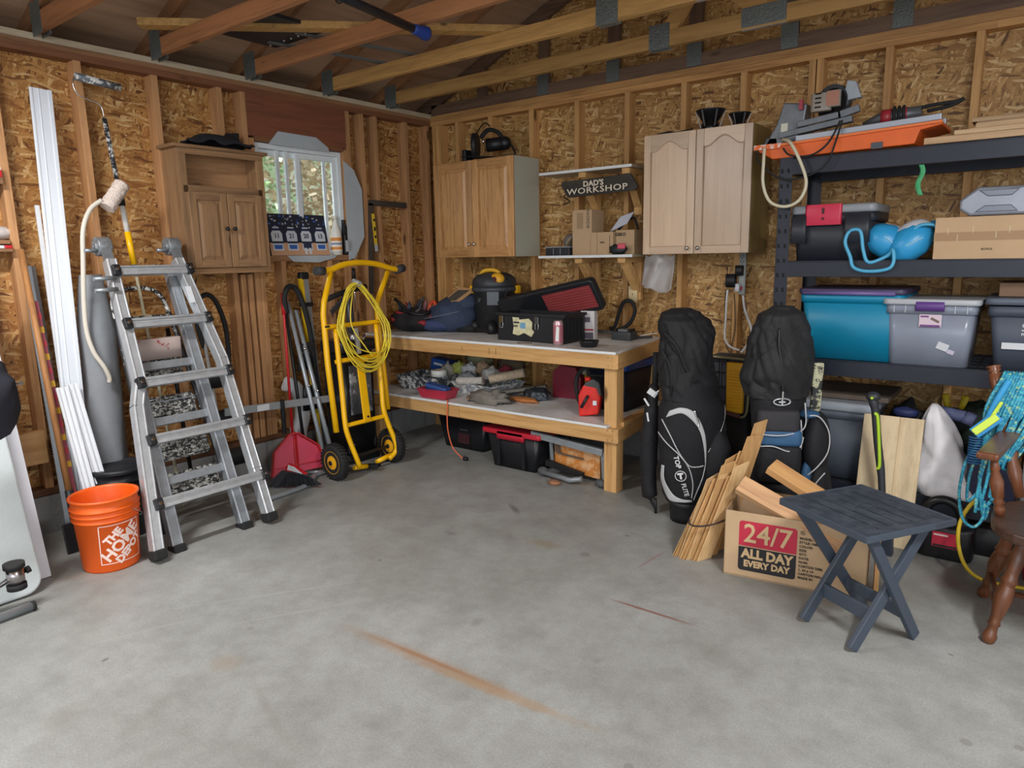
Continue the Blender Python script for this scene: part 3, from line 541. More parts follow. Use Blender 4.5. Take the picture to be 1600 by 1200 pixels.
# items on stubs at far left
led=thing('wall_ledge','small timber ledge between studs at the far left edge','ledge',(-.03,-3.27,1.60)); obj('board',MB().bx(-.088,.02,-3.42,-3.20,1.60,1.62),woodY,led)
o=obj('folded_rag',MB().ball((-.03,-3.25,1.657),(.045,.09,.036),14,noisea=.3,seed=3),P('#cfc6c2',.9,0,.2,20)); tag(o,'crumpled pale rag lying on the timber ledge','rag')
T=thing('utility_knife','white scraper with red tip lying flat under the rag ledge','scraper',(-.0,-3.27,1.57)); led2=MB().bx(-.088,.04,-3.44,-3.20,1.56,1.575); obj('shelf_lip',led2,woodY,led)
obj('body',MB().bx(.0,.03,-3.42,-3.23,1.576,1.592),white,T,bevel=.004); obj('tip',MB().bx(-.002,.032,-3.23,-3.195,1.575,1.593),red,T,bevel=.004); T.name='paint_scraper'
T=thing('small_box','small white and red carton on a stud block, highest thing at the left edge','box',(.0,-3.3,1.93)); obj('carton',MB().mat(0).bx(-.03,.04,-3.40,-3.2,1.935,1.985).mat(1).bx(-.031,.041,-3.24,-3.199,1.934,1.97),[P('#d2d0cc',.6),red],T,bevel=.002)
obj('support_block',MB().bx(-.088,.045,-3.43,-3.2,1.90,1.933),woodY,led)
obj('offcut_block',MB().bx(.01,.06,-3.32,-3.18,.42,.60),wood('#c79a66','#a3763f','y'),led)
# --- paint roller on extension pole
T=thing('paint_roller','paint roller on a long spattered extension pole leaning behind the ladder','paint roller',(0.234,-2.558,0))
a=V(.08,-2.685,2.284); b=V(.15,-2.627,1.254); d=(b-a)
obj('pole_grip',MB().tube([a,a+d*.34],.013,10),splatter('#23252b','#c8c8c6',.5,40),T)
obj('pole_collar',MB().cyl(a+d*.34,a+d*.46,.019,12),black,T); obj('upper_tube',MB().tube([a+d*.3,a+d*.62],.011,10),chrome,T)
obj('yellow_sleeve',MB().cyl(a+d*.60,a+d*.78,.017,12),yel,T); obj('white_tube',MB().tube([a+d*.42,a+d*.61],.0155,10),whitepaint,T); obj('end_cap',MB().cyl(a+d*.78,a+d*.84,.018,12),steel,T); obj('lower_tube',MB().tube([a+d*.8,V(0.234,-2.558,.015)],.009,8),P('#d8d2b4',.5),T)
obj('wire_frame',MB().tube(spline([(.08,-2.685,2.29),(.08,-2.697,2.349),(.08,-2.75,2.37),(.08,-2.806,2.389),(.08,-2.825,2.44),(.08,-2.812,2.48),(.08,-2.78,2.485)],5),.004,6),chrome,T)
obj('roller_cover',MB().cyl((.08,-2.81,2.483),(.08,-2.58,2.462),.021,16),splatter('#59616a','#d8d8d4',.5,25),T)
T=thing('roller_sleeve','fluffy off-white roller sleeve hanging on the extension pole','roller sleeve',(.18,-2.74,1.8))
mb=MB(); A=V(.175,-2.672,1.925); B=V(.19,-2.775,1.79); ring=[]; dr=(A-B).normalized(); ru=dr.orthogonal().normalized(); rw=dr.cross(ru)
for i in range(17):
    p=A.lerp(B,i/16); ring.append([p+(ru*math.cos(j*PI/12)+rw*math.sin(j*PI/12))*.040*(1+.22*noise.noise(V(i*.9,j*1.1,2))) for j in range(24)])
mb.loft(ring); obj('nap',mb,P('#d9c9bf',.95,0,.15,60,.8,90),T); dd=(A-B).normalized(); obj('core',MB().cyl(A-dd*.002,A+dd*.006,.017,16),P('#8d9a9c',.5),T)
o=obj('white_hose',MB().tube(spline([(.20,-2.80,1.83),(.19,-2.86,1.78),(.2,-2.91,1.68),(.2,-2.93,1.53),(.2,-2.96,1.19),(.22,-2.95,1.03),(.24,-2.91,.93),(.24,-2.89,.87),(.235,-2.89,.84)],6),.0125,10),P('#cfc8bb',.5)); tag(o,'cream plastic hose hanging in a bow from the roller sleeve','hose')
# --- buckets
def bucket(loc,h,rt,rb,m,name,label,ribs=3,rimz=()):
    t=thing(name,label,'bucket',loc); x,y,z=loc; prof=[(rb*.96,0),(rb,.008)]
    zs=[h*.70,h*.775,h*.85]
    f=lambda q: rb+(rt-rb)*q/h
    cur=[(rb*.96,.0),(rb,.01)]
    for q in zs: cur+=[(f(q)-.001,q-.006),(f(q)+.008,q-.002),(f(q)+.008,q+.004),(f(q)-.001,q+.008)]
    cur+=[(f(h)-.001,h-.014),(rt+.006,h-.010),(rt+.006,h),(rt-.004,h),(rt-.008,h-.012),(rb-.008,.02),(.001,.018)]
    obj('shell',MB().lathe([(a,b+z) for a,b in cur],(x,y,0),n=48,cap=True),m,t); return t
org=P('#ea5f12',.42,0,.03,5,key='orange_plastic')
B=bucket((.715,-3.175,0),.37,.150,.128,org,'orange_bucket','open orange plastic pail with white slanted store logo on the floor')
obj('bail_handle',MB().tube([V(.715,-3.175,0)+V(math.cos(a)*.158,math.sin(a)*.158,.30-abs(math.sin((a-.45)))*.10) for a in [.45+PI*i/20 for i in range(21)]],.0025,6),chrome,B)
def wrap(mb,c,r0,r1,h,ang0,z0,off=.0012):
    """bend a flat local x,y drawing round the bucket wall"""
    out=[]
    for p in mb.v:
        zz=z0+p.y; r=r0+(r1-r0)*zz/h+off+p.z; a=ang0+p.x/r; out.append(V(c[0]+r*math.cos(a),c[1]+r*math.sin(a),zz))
    mb.v=out; return mb
cc=(.715,-3.175); pw=P('#f1d8cf',.6,key='pale_print')
def logo():
    out=MB(); 
    for t,s,dx,dy in (('THE',.052,-.022,.055),('HOME',.078,.0,.0),('DEPOT',.052,.030,-.055)):
        m=text_mb(t,s,bold=.0028,extr=.0002); R=Matrix.Rotation(math.radians(42),4,'Z'); m.xf(R@Matrix.Translation((0,0,0))); 
        off={'THE':V(-.036,.040,0),'HOME':V(0,0,0),'DEPOT':V(.036,-.040,0)}[t]; m.v=[p+off for p in m.v]; out.merge(m)
    return out
lg=logo(); lg=MB().add([p for p in lg.v],lg.f); lg.v=[p for p in lg.v]
ANG=math.radians(2)
o=obj('logo_lettering',wrap(lg,cc,.128,.150,.37,ANG,.145),pw,B)
fr=MB(); s=.098
for a_,b_ in (((-s,-s),(s,-s)),((s,-s),(s,s)),((s,s),(-s,s)),((-s,s),(-s,-s))):
    for i in range(12):
        p=Vector(a_+(0,)).lerp(Vector(b_+(0,)),i/12); q=Vector(a_+(0,)).lerp(Vector(b_+(0,)),(i+1)/12); fr.beam(p,q,.004,.0005,(0,0,1))
obj('logo_frame',wrap(fr,cc,.128,.150,.37,ANG,.145,.0008),pw,B)
B2=bucket((.34,-2.94,0),.38,.150,.130,P('#16171c',.35,0,.2,12),'black_bucket','black plastic pail with lid standing behind the ladder foot')
obj('lid',MB().lathe([(.155,.375),(.158,.38),(.156,.392),(.14,.393),(.136,.385),(.001,.385)],(.34,-2.94,0),n=40),splatter('#1a1b20','#7c7f84',.68,18),B2)
for t,z,s,c in (('Leak',.255,.05,'#c0562c'),('MEMBRE',.20,.024,'#c8ccd2'),('AVANTAGES',.165,.024,'#c8ccd2')):
    obj('label_lettering',wrap(text_mb(t,s,bold=.0006,extr=.0002),(.34,-2.94),.130,.150,.38,math.radians(-22),z),P(c,.6),B2)
# --- folding table and white board at far left
FT=thing('folding_table','white plastic folding table top standing on edge at the far left','folding table',(.72,-3.85,0))
def rpoly(w,h,r,n=6):
    out=[]
    for cx,cy,a0 in ((w-r,r,-PI/2),(w-r,h-r,0),(r,h-r,PI/2),(r,r,PI)):
        for i in range(n+1): a=a0+PI/2*i/n; out.append((cx+r*math.cos(a),cy+r*math.sin(a)))
    return out
pw2=P('#b7bfc0',.5,0,.03,4,.15,50,key='blow_moulded')
UV=V(-.30,0,1).normalized(); mb=MB().prism(rpoly(1.2,1.50,.075),(.755,-4.70,.0),(0,1,0),UV,.035)
obj('table_top',mb,pw2,FT,bevel=.008)

HB=thing('ab_roller','chrome hub with black end knobs fixed to a bar at the far left','exercise gear',(.86,-3.70,.12)); HB.name='chrome_hub'
obj('bar',MB().tube([(.93,-3.95,.06),(.90,-3.66,.155)],.011,10).tube([(.90,-3.66,.155),(.89,-3.585,.17)],.009,10),chrome,HB); obj('hub',MB().cyl((.90,-3.635,.125),(.90,-3.635,.20),.034,20),P('#a9a4a4',.25,1),HB); obj('rubber_cap',MB().cyl((.90,-3.635,.103),(.90,-3.635,.128),.038,20).cyl((.9,-3.635,.2),(.9,-3.635,.222),.041,20).cyl((.89,-3.592,.168),(.889,-3.575,.172),.016,14),rubber,HB)
obj('stand_leg',MB().tube([(.93,-3.95,.06),(.96,-4.25,.03)],.016,10).cyl((.96,-4.25,.0),(.96,-4.25,.05),.04,16),chrome,HB)
o=obj('foam_grip',MB().tube([(.88,-3.78,.235),(.89,-3.69,.225)],[.034,.036],14),rubber,HB)
BD=obj('white_board',MB().prism([(0,0),(.75,0),(.75,1.52),(0,1.52)],(.615,-4.17,.0),(0,1,0),V(-.24,0,1).normalized(),.016),P('#d5d8e0',.45,0,.03,4)); tag(BD,'thin white melamine board leaning behind the folding table','board')
o=obj('backpack',MB().ball((.86,-3.64,.95),(.07,.12,.19),16,noisea=.35,seed=4),P('#23242e',.85,0,.15,12)); tag(o,'dark hanging bag edge in front of the folding table, cut off by the frame','bag'); o.name='hanging_bag'; obj('buckle_arm',MB().beam((.86,-3.66,.955),(.84,-3.525,.982),.020,.020),black,o,bevel=.003); obj('buckle_tip',MB().cyl((.84,-3.53,.981),(.82,-3.482,.984),.0075,10),chrome,o)
obj('upright',MB().tube([(.96,-4.22,.03),(.90,-4.0,1.25),(.87,-3.80,1.30),(.86,-3.70,1.12)],.014,10),steel,HB)
T=thing('metal_tube','grey metal tube with dark end plug lying on the floor bottom left','tube',(.945,-3.8,0)); obj('tube',MB().tube([(.96,-4.1,.021),(.945,-3.60,.021)],.019,12),P('#9ba3a8',.35,.6),T); obj('end_plug',MB().cyl((.945,-3.605,.021),(.944,-3.592,.021),.021,12),rubber,T)
# --- pine cabinet
pine=wood('#93714f','#6b4f38','z'); pineY=wood('#93714f','#6b4f38','y')
PC=thing('wall_cabinet','old brown pine wall cabinet with open top shelf and two small doors','cabinet',(.10,-2.06,1.43))
y0,y1,zb,zt=-2.345,-1.775,1.43,2.16; X1=.17
obj('side_panel',MB().bx(0.001,X1,y0,y0+.018,zb,zt),pine,PC,bevel=.002); obj('side_panel',MB().bx(.001,X1,y1-.018,y1,zb,zt),pine,PC,bevel=.002)
obj('back_panel',MB().bx(.001,.008,y0+.018,y1-.018,zb,zt),wood('#a87f58','#80583b','y'),PC); obj('top_board',MB().bx(.001,X1+.03,y0-.03,y1+.03,zt,zt+.02),pineY,PC,bevel=.004)
obj('shelf',MB().bx(.008,X1-.002,y0+.018,y1-.018,1.925,1.94),pineY,PC); obj('bottom_board',MB().bx(.001,X1+.02,y0-.015,y1+.015,zb-.016,zb),pineY,PC,bevel=.004)
for _b in ((y0+.018,y1-.018,1.90,1.945),(y0,y1,zb,zb+.02),(y0,y1,zt-.035,zt)): obj('face_rail',MB().bx(X1-.002,X1+.014,*_b),pineY,PC,bevel=.002)
for _b in ((y0,y0+.05),(y1-.05,y1)): obj('face_stile',MB().bx(X1-.001,X1+.014,_b[0],_b[1],zb+.02,zt-.035),pine,PC,bevel=.002)
def paneldoor(par,a0,a1,z0,z1,x,axis,m,mh,arch=0,fw=.05,name='door',th=.018,pan=None,flip=1):
    """frame-and-panel door in the plane at x facing +axis normal. axis 'x': spans y, faces +x; axis 'y': spans x, faces -y"""
    def bxx(mb,u0,u1,v0,v1,d0,d1):
        if axis=='x': mb.bx(x+d0,x+d1,u0,u1,v0,v1)
        else: mb.bx(u0,u1,x-d1,x-d0,v0,v1)
    mb=MB(); bxx(mb,a0,a0+fw,z0,z1,0,th); bxx(mb,a1-fw,a1,z0,z1,0,th)
    d=obj(name,mb,m,par,bevel=.003)
    r=MB(); bxx(r,a0+fw,a1-fw,z0,z0+fw,0,th); obj('door_rail',r,mh,d,bevel=.003); r=MB()
    def pt(u,v,dd): return V(x+dd,u,v) if axis=='x' else V(u,x-dd,v)
    if arch:
        n=14; w=a1-a0-2*fw; xs=[a0+fw+w*i/n for i in range(n+1)]
        prof=[z1-fw-arch+arch*math.sin(min(max((i/n-.12)/.76,0),1)*PI)**1.3 for i in range(n+1)]
        vs=[pt(u,v,dd) for dd in(0,th) for u,v in list(zip(xs,prof))+[(a1-fw,z1),(a0+fw,z1)]]; k=n+3
        r.add(vs,[tuple(range(k)),tuple(range(k,2*k))]+[(i,(i+1)%k,k+(i+1)%k,k+i) for i in range(k)])
        bead=MB().tube([pt(u,v,th-.002) for u,v in zip(xs,prof)],.004,6); bead.tube([pt(a0+fw,prof[0],th-.002),pt(a0+fw,z0+fw,th-.002),pt(a1-fw,z0+fw,th-.002),pt(a1-fw,prof[-1],th-.002)],.004,6)
        obj('door_bead',bead,m,d)
    else: bxx(r,a0+fw,a1-fw,z1-fw,z1,0,th)
    obj('door_rail',r,mh,d,bevel=.003)
    p=MB(); bxx(p,a0+fw-.003,a1-fw+.003,z0+fw-.003,z1-fw+.003,.002,th*.45); 
    if pan!=0:
        g=.028
        u0,u1,v0,v1=a0+fw,a1-fw,z0+fw,z1-fw-(arch*.75 if arch else 0)
        A=[pt(u0+.004,v0+.004,th*.4),pt(u1-.004,v0+.004,th*.4),pt(u1-.004,v1-.004,th*.4),pt(u0+.004,v1-.004,th*.4)]; B_=[pt(u0+g,v0+g,th*.95),pt(u1-g,v0+g,th*.95),pt(u1-g,v1-g,th*.95),pt(u0+g,v1-g,th*.95)]
        p.add(A+B_,[(4,5,6,7),(0,1,5,4),(1,2,6,5),(2,3,7,6),(3,0,4,7)])
    obj('door_panel',p,m,d); return d
ymid=(y0+y1)/2
for a,b,kn in ((y0+.04,ymid-.002,ymid-.025),(ymid+.002,y1-.04,ymid+.025)):
    d=paneldoor(PC,a,b,zb+.022,1.905,X1+.012,'x',pine,pineY,fw=.045)
    obj('knob',MB().cyl((X1+.03,kn,1.69),(X1+.042,kn,1.69),.005,8).ball((X1+.05,kn,1.69),.013,12),black,d)
clt=MB(); clt.sheet(lambda u,v:V(.03+.15*v,-2.24+.42*u,2.182+.055*max(0,math.sin(u*PI)*math.sin(v*PI))+.028*noise.noise(V(u*5,v*4,1))+.03),12,8,.006)
o=obj('black_cloth',clt,P('#1d1f26',.9,0,.1,10)); tag(o,'crumpled black cloth lying on top of the pine cabinet','cloth')
o=obj('folded_black_bag',MB().prism([(-2.0,2.19),(-1.84,2.19),(-1.84,2.31),(-1.93,2.30)],(.03,0,0),(0,1,0),(0,0,1),.01),black); tag(o,'upright black sleeve standing behind the cloth on the pine cabinet','sleeve'); o.name='black_sleeve'
# --- window sill things
CV=thing('canvas_print','canvas photo of four hockey jerseys numbered 11, 21, 20 and 13 on the window sill','canvas print',(-.03,-1.40,1.522))
tilt=Matrix.Translation((.012,-1.64,1.524))@Matrix.Rotation(math.radians(-9),4,'Y'); CW,CH=.50,.295
def cvm(mb): 
    mb.v=[tilt@V(p.z-.02,p.x,p.y) for p in mb.v]; return mb
obj('canvas',cvm(MB().box((CW/2,CH/2,0),(CW,CH,.018))),P('#1c2233',.6),CV)
navy=P('#232c4c',.7); jw=P('#c9ced6',.7); blu=P('#2f5fae',.7); tan=P('#c69a78',.7); gr=P('#8e93a0',.7)
art=MB(); z=.0094
art.mat(3).box((CW/2,.045,z),(CW,.09,.0006))
r=random.Random(4)
for i in range(60): art.mat(r.choice([1,4,2,0])).box((r.uniform(.01,CW-.01),r.uniform(.20,.285),z),(r.uniform(.006,.02),r.uniform(.005,.016),.0008))
for i in range(4):
    cx=.065+i*.123
    art.mat(0).prism([(-.056,0),(.056,0),(.05,.05),(.035,.09),(-.035,.09),(-.05,.05)],(cx,.105,z),(1,0,0),(0,1,0),.0006)
    art.mat(1).prism([(-.043,.0),(.043,0),(.045,.055),(.030,.075),(-.030,.075),(-.045,.055)],(cx,.10,z+.0008),(1,0,0),(0,1,0),.0006)
    art.mat(1).prism([(-.043,0),(.043,0),(.043,.05),(-.043,.05)],(cx,.035,z+.0008),(1,0,0),(0,1,0),.0006)
    art.mat(0).box((cx,.088,z+.0018),(.09,.006,.0005))
    if i!=2: art.mat(2).prism([(-.03,.0),(.03,0),(.034,.03),(-.034,.03)],(cx,.045,z+.0016),(1,0,0),(0,1,0),.0006)
    else: art.mat(0).box((cx,.065,z+.0018),(.07,.04,.0005)); art.mat(1).box((cx-.02,.03,z+.0024),(.022,.045,.0005)).box((cx+.016,.03,z+.0024),(.022,.045,.0005))
    art.mat(1).box((cx,.197,z+.0012),(.05,.009,.0006))
obj('picture',cvm(art),[navy,jw,blu,tan,gr],CV)
for i,t in enumerate(('11','21','20','13')):
    m=text_mb(t,.045,bold=.0012,extr=.0003); m.v=[V(p.x+.065+i*.123,p.y+.137,p.z+z+.0022) for p in m.v]; obj('lettering',cvm(m),navy,CV)
T=thing('plastic_bottle','white plastic bottle with orange label on the window sill','bottle',(-.02,-1.055,1.521))
obj('bottle',MB().lathe([(.030,0),(.040,.004),(.041,.15),(.036,.18),(.016,.235),(.013,.27),(.016,.272),(.016,.292),(.001,.293)],(-.02,-1.055,1.521),n=24),P('#dcdad2',.4),T)
obj('label',MB().mat(0).lathe([(.0415,.03),(.0418,.032),(.0418,.135),(.0415,.137)],(-.02,-1.055,1.521),n=24,cap=False).mat(1).lathe([(.0421,.105),(.0421,.13)],(-.02,-1.055,1.521),n=24,cap=False).lathe([(.0421,.04),(.0421,.06)],(-.02,-1.055,1.521),n=24,cap=False).mat(2).lathe([(.0422,.078),(.0422,.09)],(-.02,-1.055,1.521),n=24,cap=False),[P('#e6dccb',.6),P('#d98b3a',.6),P('#6a78a8',.6)],T)
T=thing('oil_bottle','black oil bottle with pale label at the right end of the window sill','bottle',(-.02,-.955,1.521))
obj('bottle',MB().rbox((-.02,-.955,1.60),(.05,.085,.155),.018,zr=.008).prism([(-.04,.0),(.04,0),(-.015,.07),(-.035,.085)],(-.04,-.955,1.675),(0,1,0),(0,0,1),.04).cyl((-.02,-.98,1.75),(-.02,-.98,1.785),.014,14),black,T,bevel=.003); obj('label',MB().bx(.005,.007,-.99,-.925,1.545,1.63),P('#b9bcc0',.6),T)
# --- square, level etc.
o=obj('framing_square',MB().beam((.006,-.74,1.925),(.006,-.33,1.918),.045,.004,(1,0,0)).beam((.006,-.718,1.92),(.006,-.76,1.21),.050,.004,(1,0,0)),P('#5a534e',.5,.6,.15,20)); tag(o,'dark steel framing square hanging on the studs left of the corner','framing square')
T=thing('level_bar','short yellow scale with grey end hanging along the framing square','ruler',(.012,-.72,1.6)); obj('scale',MB().beam((.012,-.705,1.84),(.012,-.69,1.60),.026,.008,(1,0,0)),P('#d8b431',.5),T); obj('end_piece',MB().beam((.012,-.69,1.60),(.012,-.685,1.545),.026,.009,(1,0,0)),P('#a9b0b4',.5),T); T.name='yellow_scale'
obj('scale_marks',MB().mat(0).box((.0165,-.70,1.79),(.001,.018,.02)).box((.0165,-.697,1.72),(.001,.018,.03)).box((.0165,-.694,1.66),(.001,.018,.02)),black,T)
T=thing('screwdriver','long thin screwdriver hanging tip down behind the yellow hand truck','screwdriver',(.012,-.93,1.15)); obj('handle',MB().tube([(.014,-.935,1.42),(.014,-.935,1.33)],[.012,.014],10),black,T); obj('shaft',MB().cyl((.014,-.935,1.33),(.014,-.94,1.08),.004,8),chrome,T)
# --- grey folding stand
ST=thing('folding_stand','grey steel folding work stand leaning against the wall behind the dustpan','work stand',(.4,-1.55,0)); gs=P('#a3abb2',.35,.4,.08,20)
obj('leg',MB().tube([(.42,-1.54,.02),(.03,-1.50,1.13)],.017,8),gs,ST); obj('leg',MB().tube([(.42,-1.61,.02),(.03,-1.56,1.19)],.015,8),gs,ST)
obj('base_tube',MB().tube(spline([(.42,-1.54,.02),(.40,-1.62,.018),(.42,-1.72,.018),(.53,-1.84,.018),(.565,-2.0,.018),(.575,-2.26,.018)],5),.017,8),gs,ST); obj('base_tube',MB().tube(spline([(.42,-1.61,.018),(.36,-1.66,.018),(.30,-1.70,.018),(.24,-1.74,.018)],4),.014,8),gs,ST)
obj('cross_bar',MB().beam((.25,-2.24,.545),(.25,-1.42,.493),.02,.05),gs,ST,bevel=.003); obj('bar_label',MB().box((.2615,-1.97,.528),(.001,.09,.04)),white,ST)
obj('hinge_bracket',MB().box((.27,-1.83,.50),(.03,.02,.12)).box((.27,-1.83,.40),(.02,.03,.16)),black,ST,bevel=.004)
obj('bolt',MB().ball((.262,-1.60,.62),.011,8).ball((.262,-1.53,.57),.011,8).ball((.18,-1.55,.87),.01,8),chrome,ST)
# --- black ladder with hoop + telescopic ladder
S3=thing('hoop_step_stool','black step stool with tall hoop handle leaning between stand and hand truck','step stool',(.2,-1.45,0)); S3.name='step_stool'
obj('hoop_handle',MB().tube(spline([(.06,-1.60,1.12),(.06,-1.605,1.23),(.06,-1.57,1.30),(.06,-1.51,1.29),(.07,-1.46,1.17),(.09,-1.43,.95),(.12,-1.435,.7),(.18,-1.45,.45),(.25,-1.47,.02)],6),.019,10),rubber,S3)
obj('leg',MB().tube([(.06,-1.60,1.12),(.2,-1.62,.02)],.012,8),black,S3); obj('step',MB().rbox((.10,-1.49,.80),(.03,.14,.20),.02,rot=(0,.1,0)),splatter('#2a2b2d','#9a9a98',.6,14),S3); obj('step',MB().rbox((.13,-1.49,.5),(.03,.14,.18),.02,rot=(0,.1,0)),black,S3)
LV=thing('telescopic_pole','grey and yellow rail with black cap leaning in the stud bay under the window','rail',(.12,-1.40,0)); LV.name='capped_rail'
obj('rail',MB().mat(0).beam((.12,-1.40,.01),(.03,-1.41,1.36),.045,.04,(1,0,.1)).mat(1).beam((.122,-1.432,.01),(.032,-1.441,1.36),.02,.038,(1,0,.1)),[P('#a2a5a6',.4,.5),P('#d9b21c',.4)],LV); obj('cap',MB().box((.03,-1.415,1.375),(.05,.075,.055)),black,LV,bevel=.012); obj('clamp',MB().box((.05,-1.42,1.17),(.06,.085,.03)),black,LV,bevel=.005)
# --- dustpan, broom, elbow
DP=thing('dustpan','red long-handled dustpan standing against the concrete curb','dustpan',(.3,-1.78,0))
a=V(.035,-1.602,1.243); b=V(.235,-1.745,.30); obj('handle',MB().tube([a,a.lerp(b,.15),b],[.012,.0095,.0095],10),red,DP); obj('grip',MB().tube([a.lerp(b,-.02),a.lerp(b,.14)],[.012,.015],10),red,DP)
redt=P('#cf4560',.35,0,.05,6,key='red_translucent')
Ud=V(.22,.975,0).normalized(); Wd=V(-.30,.05,.95).normalized(); O=V(.325,-1.775,.075)
obj('pan',MB().prism([(-.20,-.03),(.20,-.03),(.155,.13),(.03,.235),(-.03,.235),(-.155,.13)],O,Ud,Wd,.006),redt,DP)
e=MB(); pp=[(-.20,-.03),(-.155,.13),(-.03,.235),(.03,.235),(.155,.13),(.20,-.03)]; P3=[O+Ud*u+Wd*w+Ud.cross(Wd)*.02 for u,w in pp]
for p,q in zip(P3[:-1],P3[1:]): e.beam(p,q,.008,.05,Ud.cross(Wd))
obj('pan_rim',e,red,DP); obj('pan_lip',MB().beam(O+Ud*-.19+Wd*.02+Ud.cross(Wd)*.01,O+Ud*.19+Wd*.02+Ud.cross(Wd)*.01,.006,.014,Ud.cross(Wd)),red,DP)
obj('handle_socket',MB().beam(V(.25,-1.745,.31),V(.335,-1.80,.03),.03,.03,(1,0,0)),red,DP,bevel=.005)
BR=thing('broom_head','angled broom head with red collar and charcoal bristles below the dustpan','broom',(.45,-1.88,0))
tA_,tB_=V(0.416,-1.968,.12),V(0.638,-1.933,.12)
up_=V(0,0,1); dl=(tB_-tA_).normalized(); Lb=(tB_-tA_).length
obj('collar',MB().prism([(.02,-.005),(Lb*.95,-.01),(Lb*.95,.004),(Lb*.5,.045),(Lb*.25,.055),(.02,.02)],tA_+V(0,.02,.0),dl,up_,.02),red,BR,bevel=.006)
obj('badge',MB().prism([(Lb*.22,.008),(Lb*.85,-.003),(Lb*.5,.038),(Lb*.28,.045)],tA_+V(0,-.0005,.003),dl,up_,.004),white,BR,bevel=.003)
bb=MB(); r=random.Random(3)
for i in range(190):
    t=i/189; q=r.uniform(-.012,.012); top=tA_.lerp(tB_,t)+V(q*.5,-q*.8,0); bot=V(.335,-2.02,.004).lerp(V(.625,-1.83,.022),t)+V(r.uniform(-.02,.02),r.uniform(-.02,.02),r.uniform(0,.006)); bb.beam(top,bot,.006,.006)
o=obj('bristles',bb,P('#2e3036',.8,0,.2,30),BR)
EL=thing('downspout_elbow','white corrugated downspout elbow fixed beside the red dustpan handle','downspout elbow',(.03,-1.60,.22))
pth=spline([(.06,-1.65,.62),(.06,-1.58,.58),(.06,-1.53,.48),(.06,-1.53,.36),(.06,-1.56,.27),(.06,-1.57,.20)],10); rings=[]
for i,p in enumerate(pth):
    t=(pth[min(i+1,len(pth)-1)]-pth[max(i-1,0)]).normalized(); n_=V(1,0,0); s_=t.cross(n_); k=1+.09*(i%2); w,h=.048*k,.038*k
    rings.append([p+s_*a_*w+n_*b_*h for a_,b_ in ((1,.6),(.7,1),(-.7,1),(-1,.6),(-1,-.6),(-.7,-1),(.7,-1),(1,-.6))])
obj('elbow',MB().loft(rings),P('#c8ccce',.5),EL); obj('outlet',MB().box((.05,-1.57,.255),(.07,.09,.07),(.15,0,0)),P('#c8ccce',.5),EL,bevel=.004)
# ================= WORKBENCH =================
pineA=wood('#cfa268','#b07f48','x'); pineB=wood('#cfa268','#b07f48','y'); pineC=wood('#cfa268','#b07f48','z')
def worn():
    m,nt,b=_new('worn_white'); L=nt.links; tc=N(nt,'ShaderNodeTexCoord'); n=N(nt,'ShaderNodeTexNoise',Scale=2.6,Detail=7.0,Roughness=.7); L.new(tc.outputs['Object'],n.inputs['Vector'])
    r=ramp(nt,[(.30,hx('#a89f96')),(.44,hx('#c9c5c1')),(.60,hx('#dedede'))]); L.new(n.outputs['Fac'],r.inputs[0]); L.new(r.outputs[0],b.inputs['Base Color']); b.inputs['Roughness'].default_value=.45; return m
wornM=worn(); edge=P('#dcdfe0',.5,0,.03)
WB=thing('workbench','long two-tier timber workbench with worn white tops in the corner','workbench',(1.15,-.43,0))
XR=2.295; YF=-.862; TZ=.905; xr=lambda y:XR-.13*(y-YF)/(.86)
def deck(z,x1,skew,name):
    y1=-.004; a=MB().mat(0); sk=.13 if skew else 0
    vs=[V(.004,YF,z-.016),V(x1,YF,z-.016),V(x1-sk,y1,z-.016),V(.004,y1,z-.016)]; a.add(vs+[v+V(0,0,.016) for v in vs],[(0,3,2,1),(4,5,6,7),(2,3,7,6),(3,0,4,7)])
    a.mat(1).add(vs+[v+V(0,0,.016) for v in vs],[(0,1,5,4),(1,2,6,5)]); return obj(name,a,[wornM,edge],WB)
deck(TZ,XR,True,'bench_top'); deck(.44,2.235,False,'lower_shelf')
obj('front_rail',MB().bx(.004,XR-.02,YF+.006,YF+.044,TZ-.107,TZ-.017),pineA,WB,bevel=.002)
obj('front_rail',MB().bx(.004,1.0,YF+.006,YF+.044,.335,.423),pineA,WB,bevel=.002); obj('front_rail',MB().bx(1.003,XR-.02,YF+.006,YF+.044,.335,.423),pineA,WB,bevel=.002)
obj('end_rail',MB().beam((XR-.005,YF+.005,TZ-.062),(XR-.128,-.005,TZ-.062),.036,.09),pineB,WB,bevel=.002)
obj('end_rail',MB().beam((XR+.0,YF+.005,.379),(XR-.11,-.005,.379),.036,.09),pineB,WB,bevel=.002)
obj('cleat',MB().beam((XR-.02,YF+.10,.436),(XR-.06,-.35,.436),.05,.028),pineB,WB)
for x,y in ((2.235,YF+.09),(.06,YF+.075),(2.12,-.05),(.06,-.05)):
    obj('post',MB().bx(x-.044,x+.044,y-.044,y+.044,0,TZ-.017),pineC,WB,bevel=.002)
sc_=MB(); [sc_.cyl((XR-.055+dx,YF+.008,z),(XR-.055+dx,YF+.004,z),.003,6) for dx in(0,.03) for z in (TZ-.09,TZ-.035,.35,.41)]; obj('screw_heads',sc_,black,WB)
obj('pencil_marks',MB().box((1.05,YF+.005,.845),(.003,.001,.03)).box((1.30,YF+.005,.845),(.003,.001,.045)).box((1.36,YF+.005,.845),(.003,.001,.045)),P('#6b4b2b',.8),WB)
TP=TZ
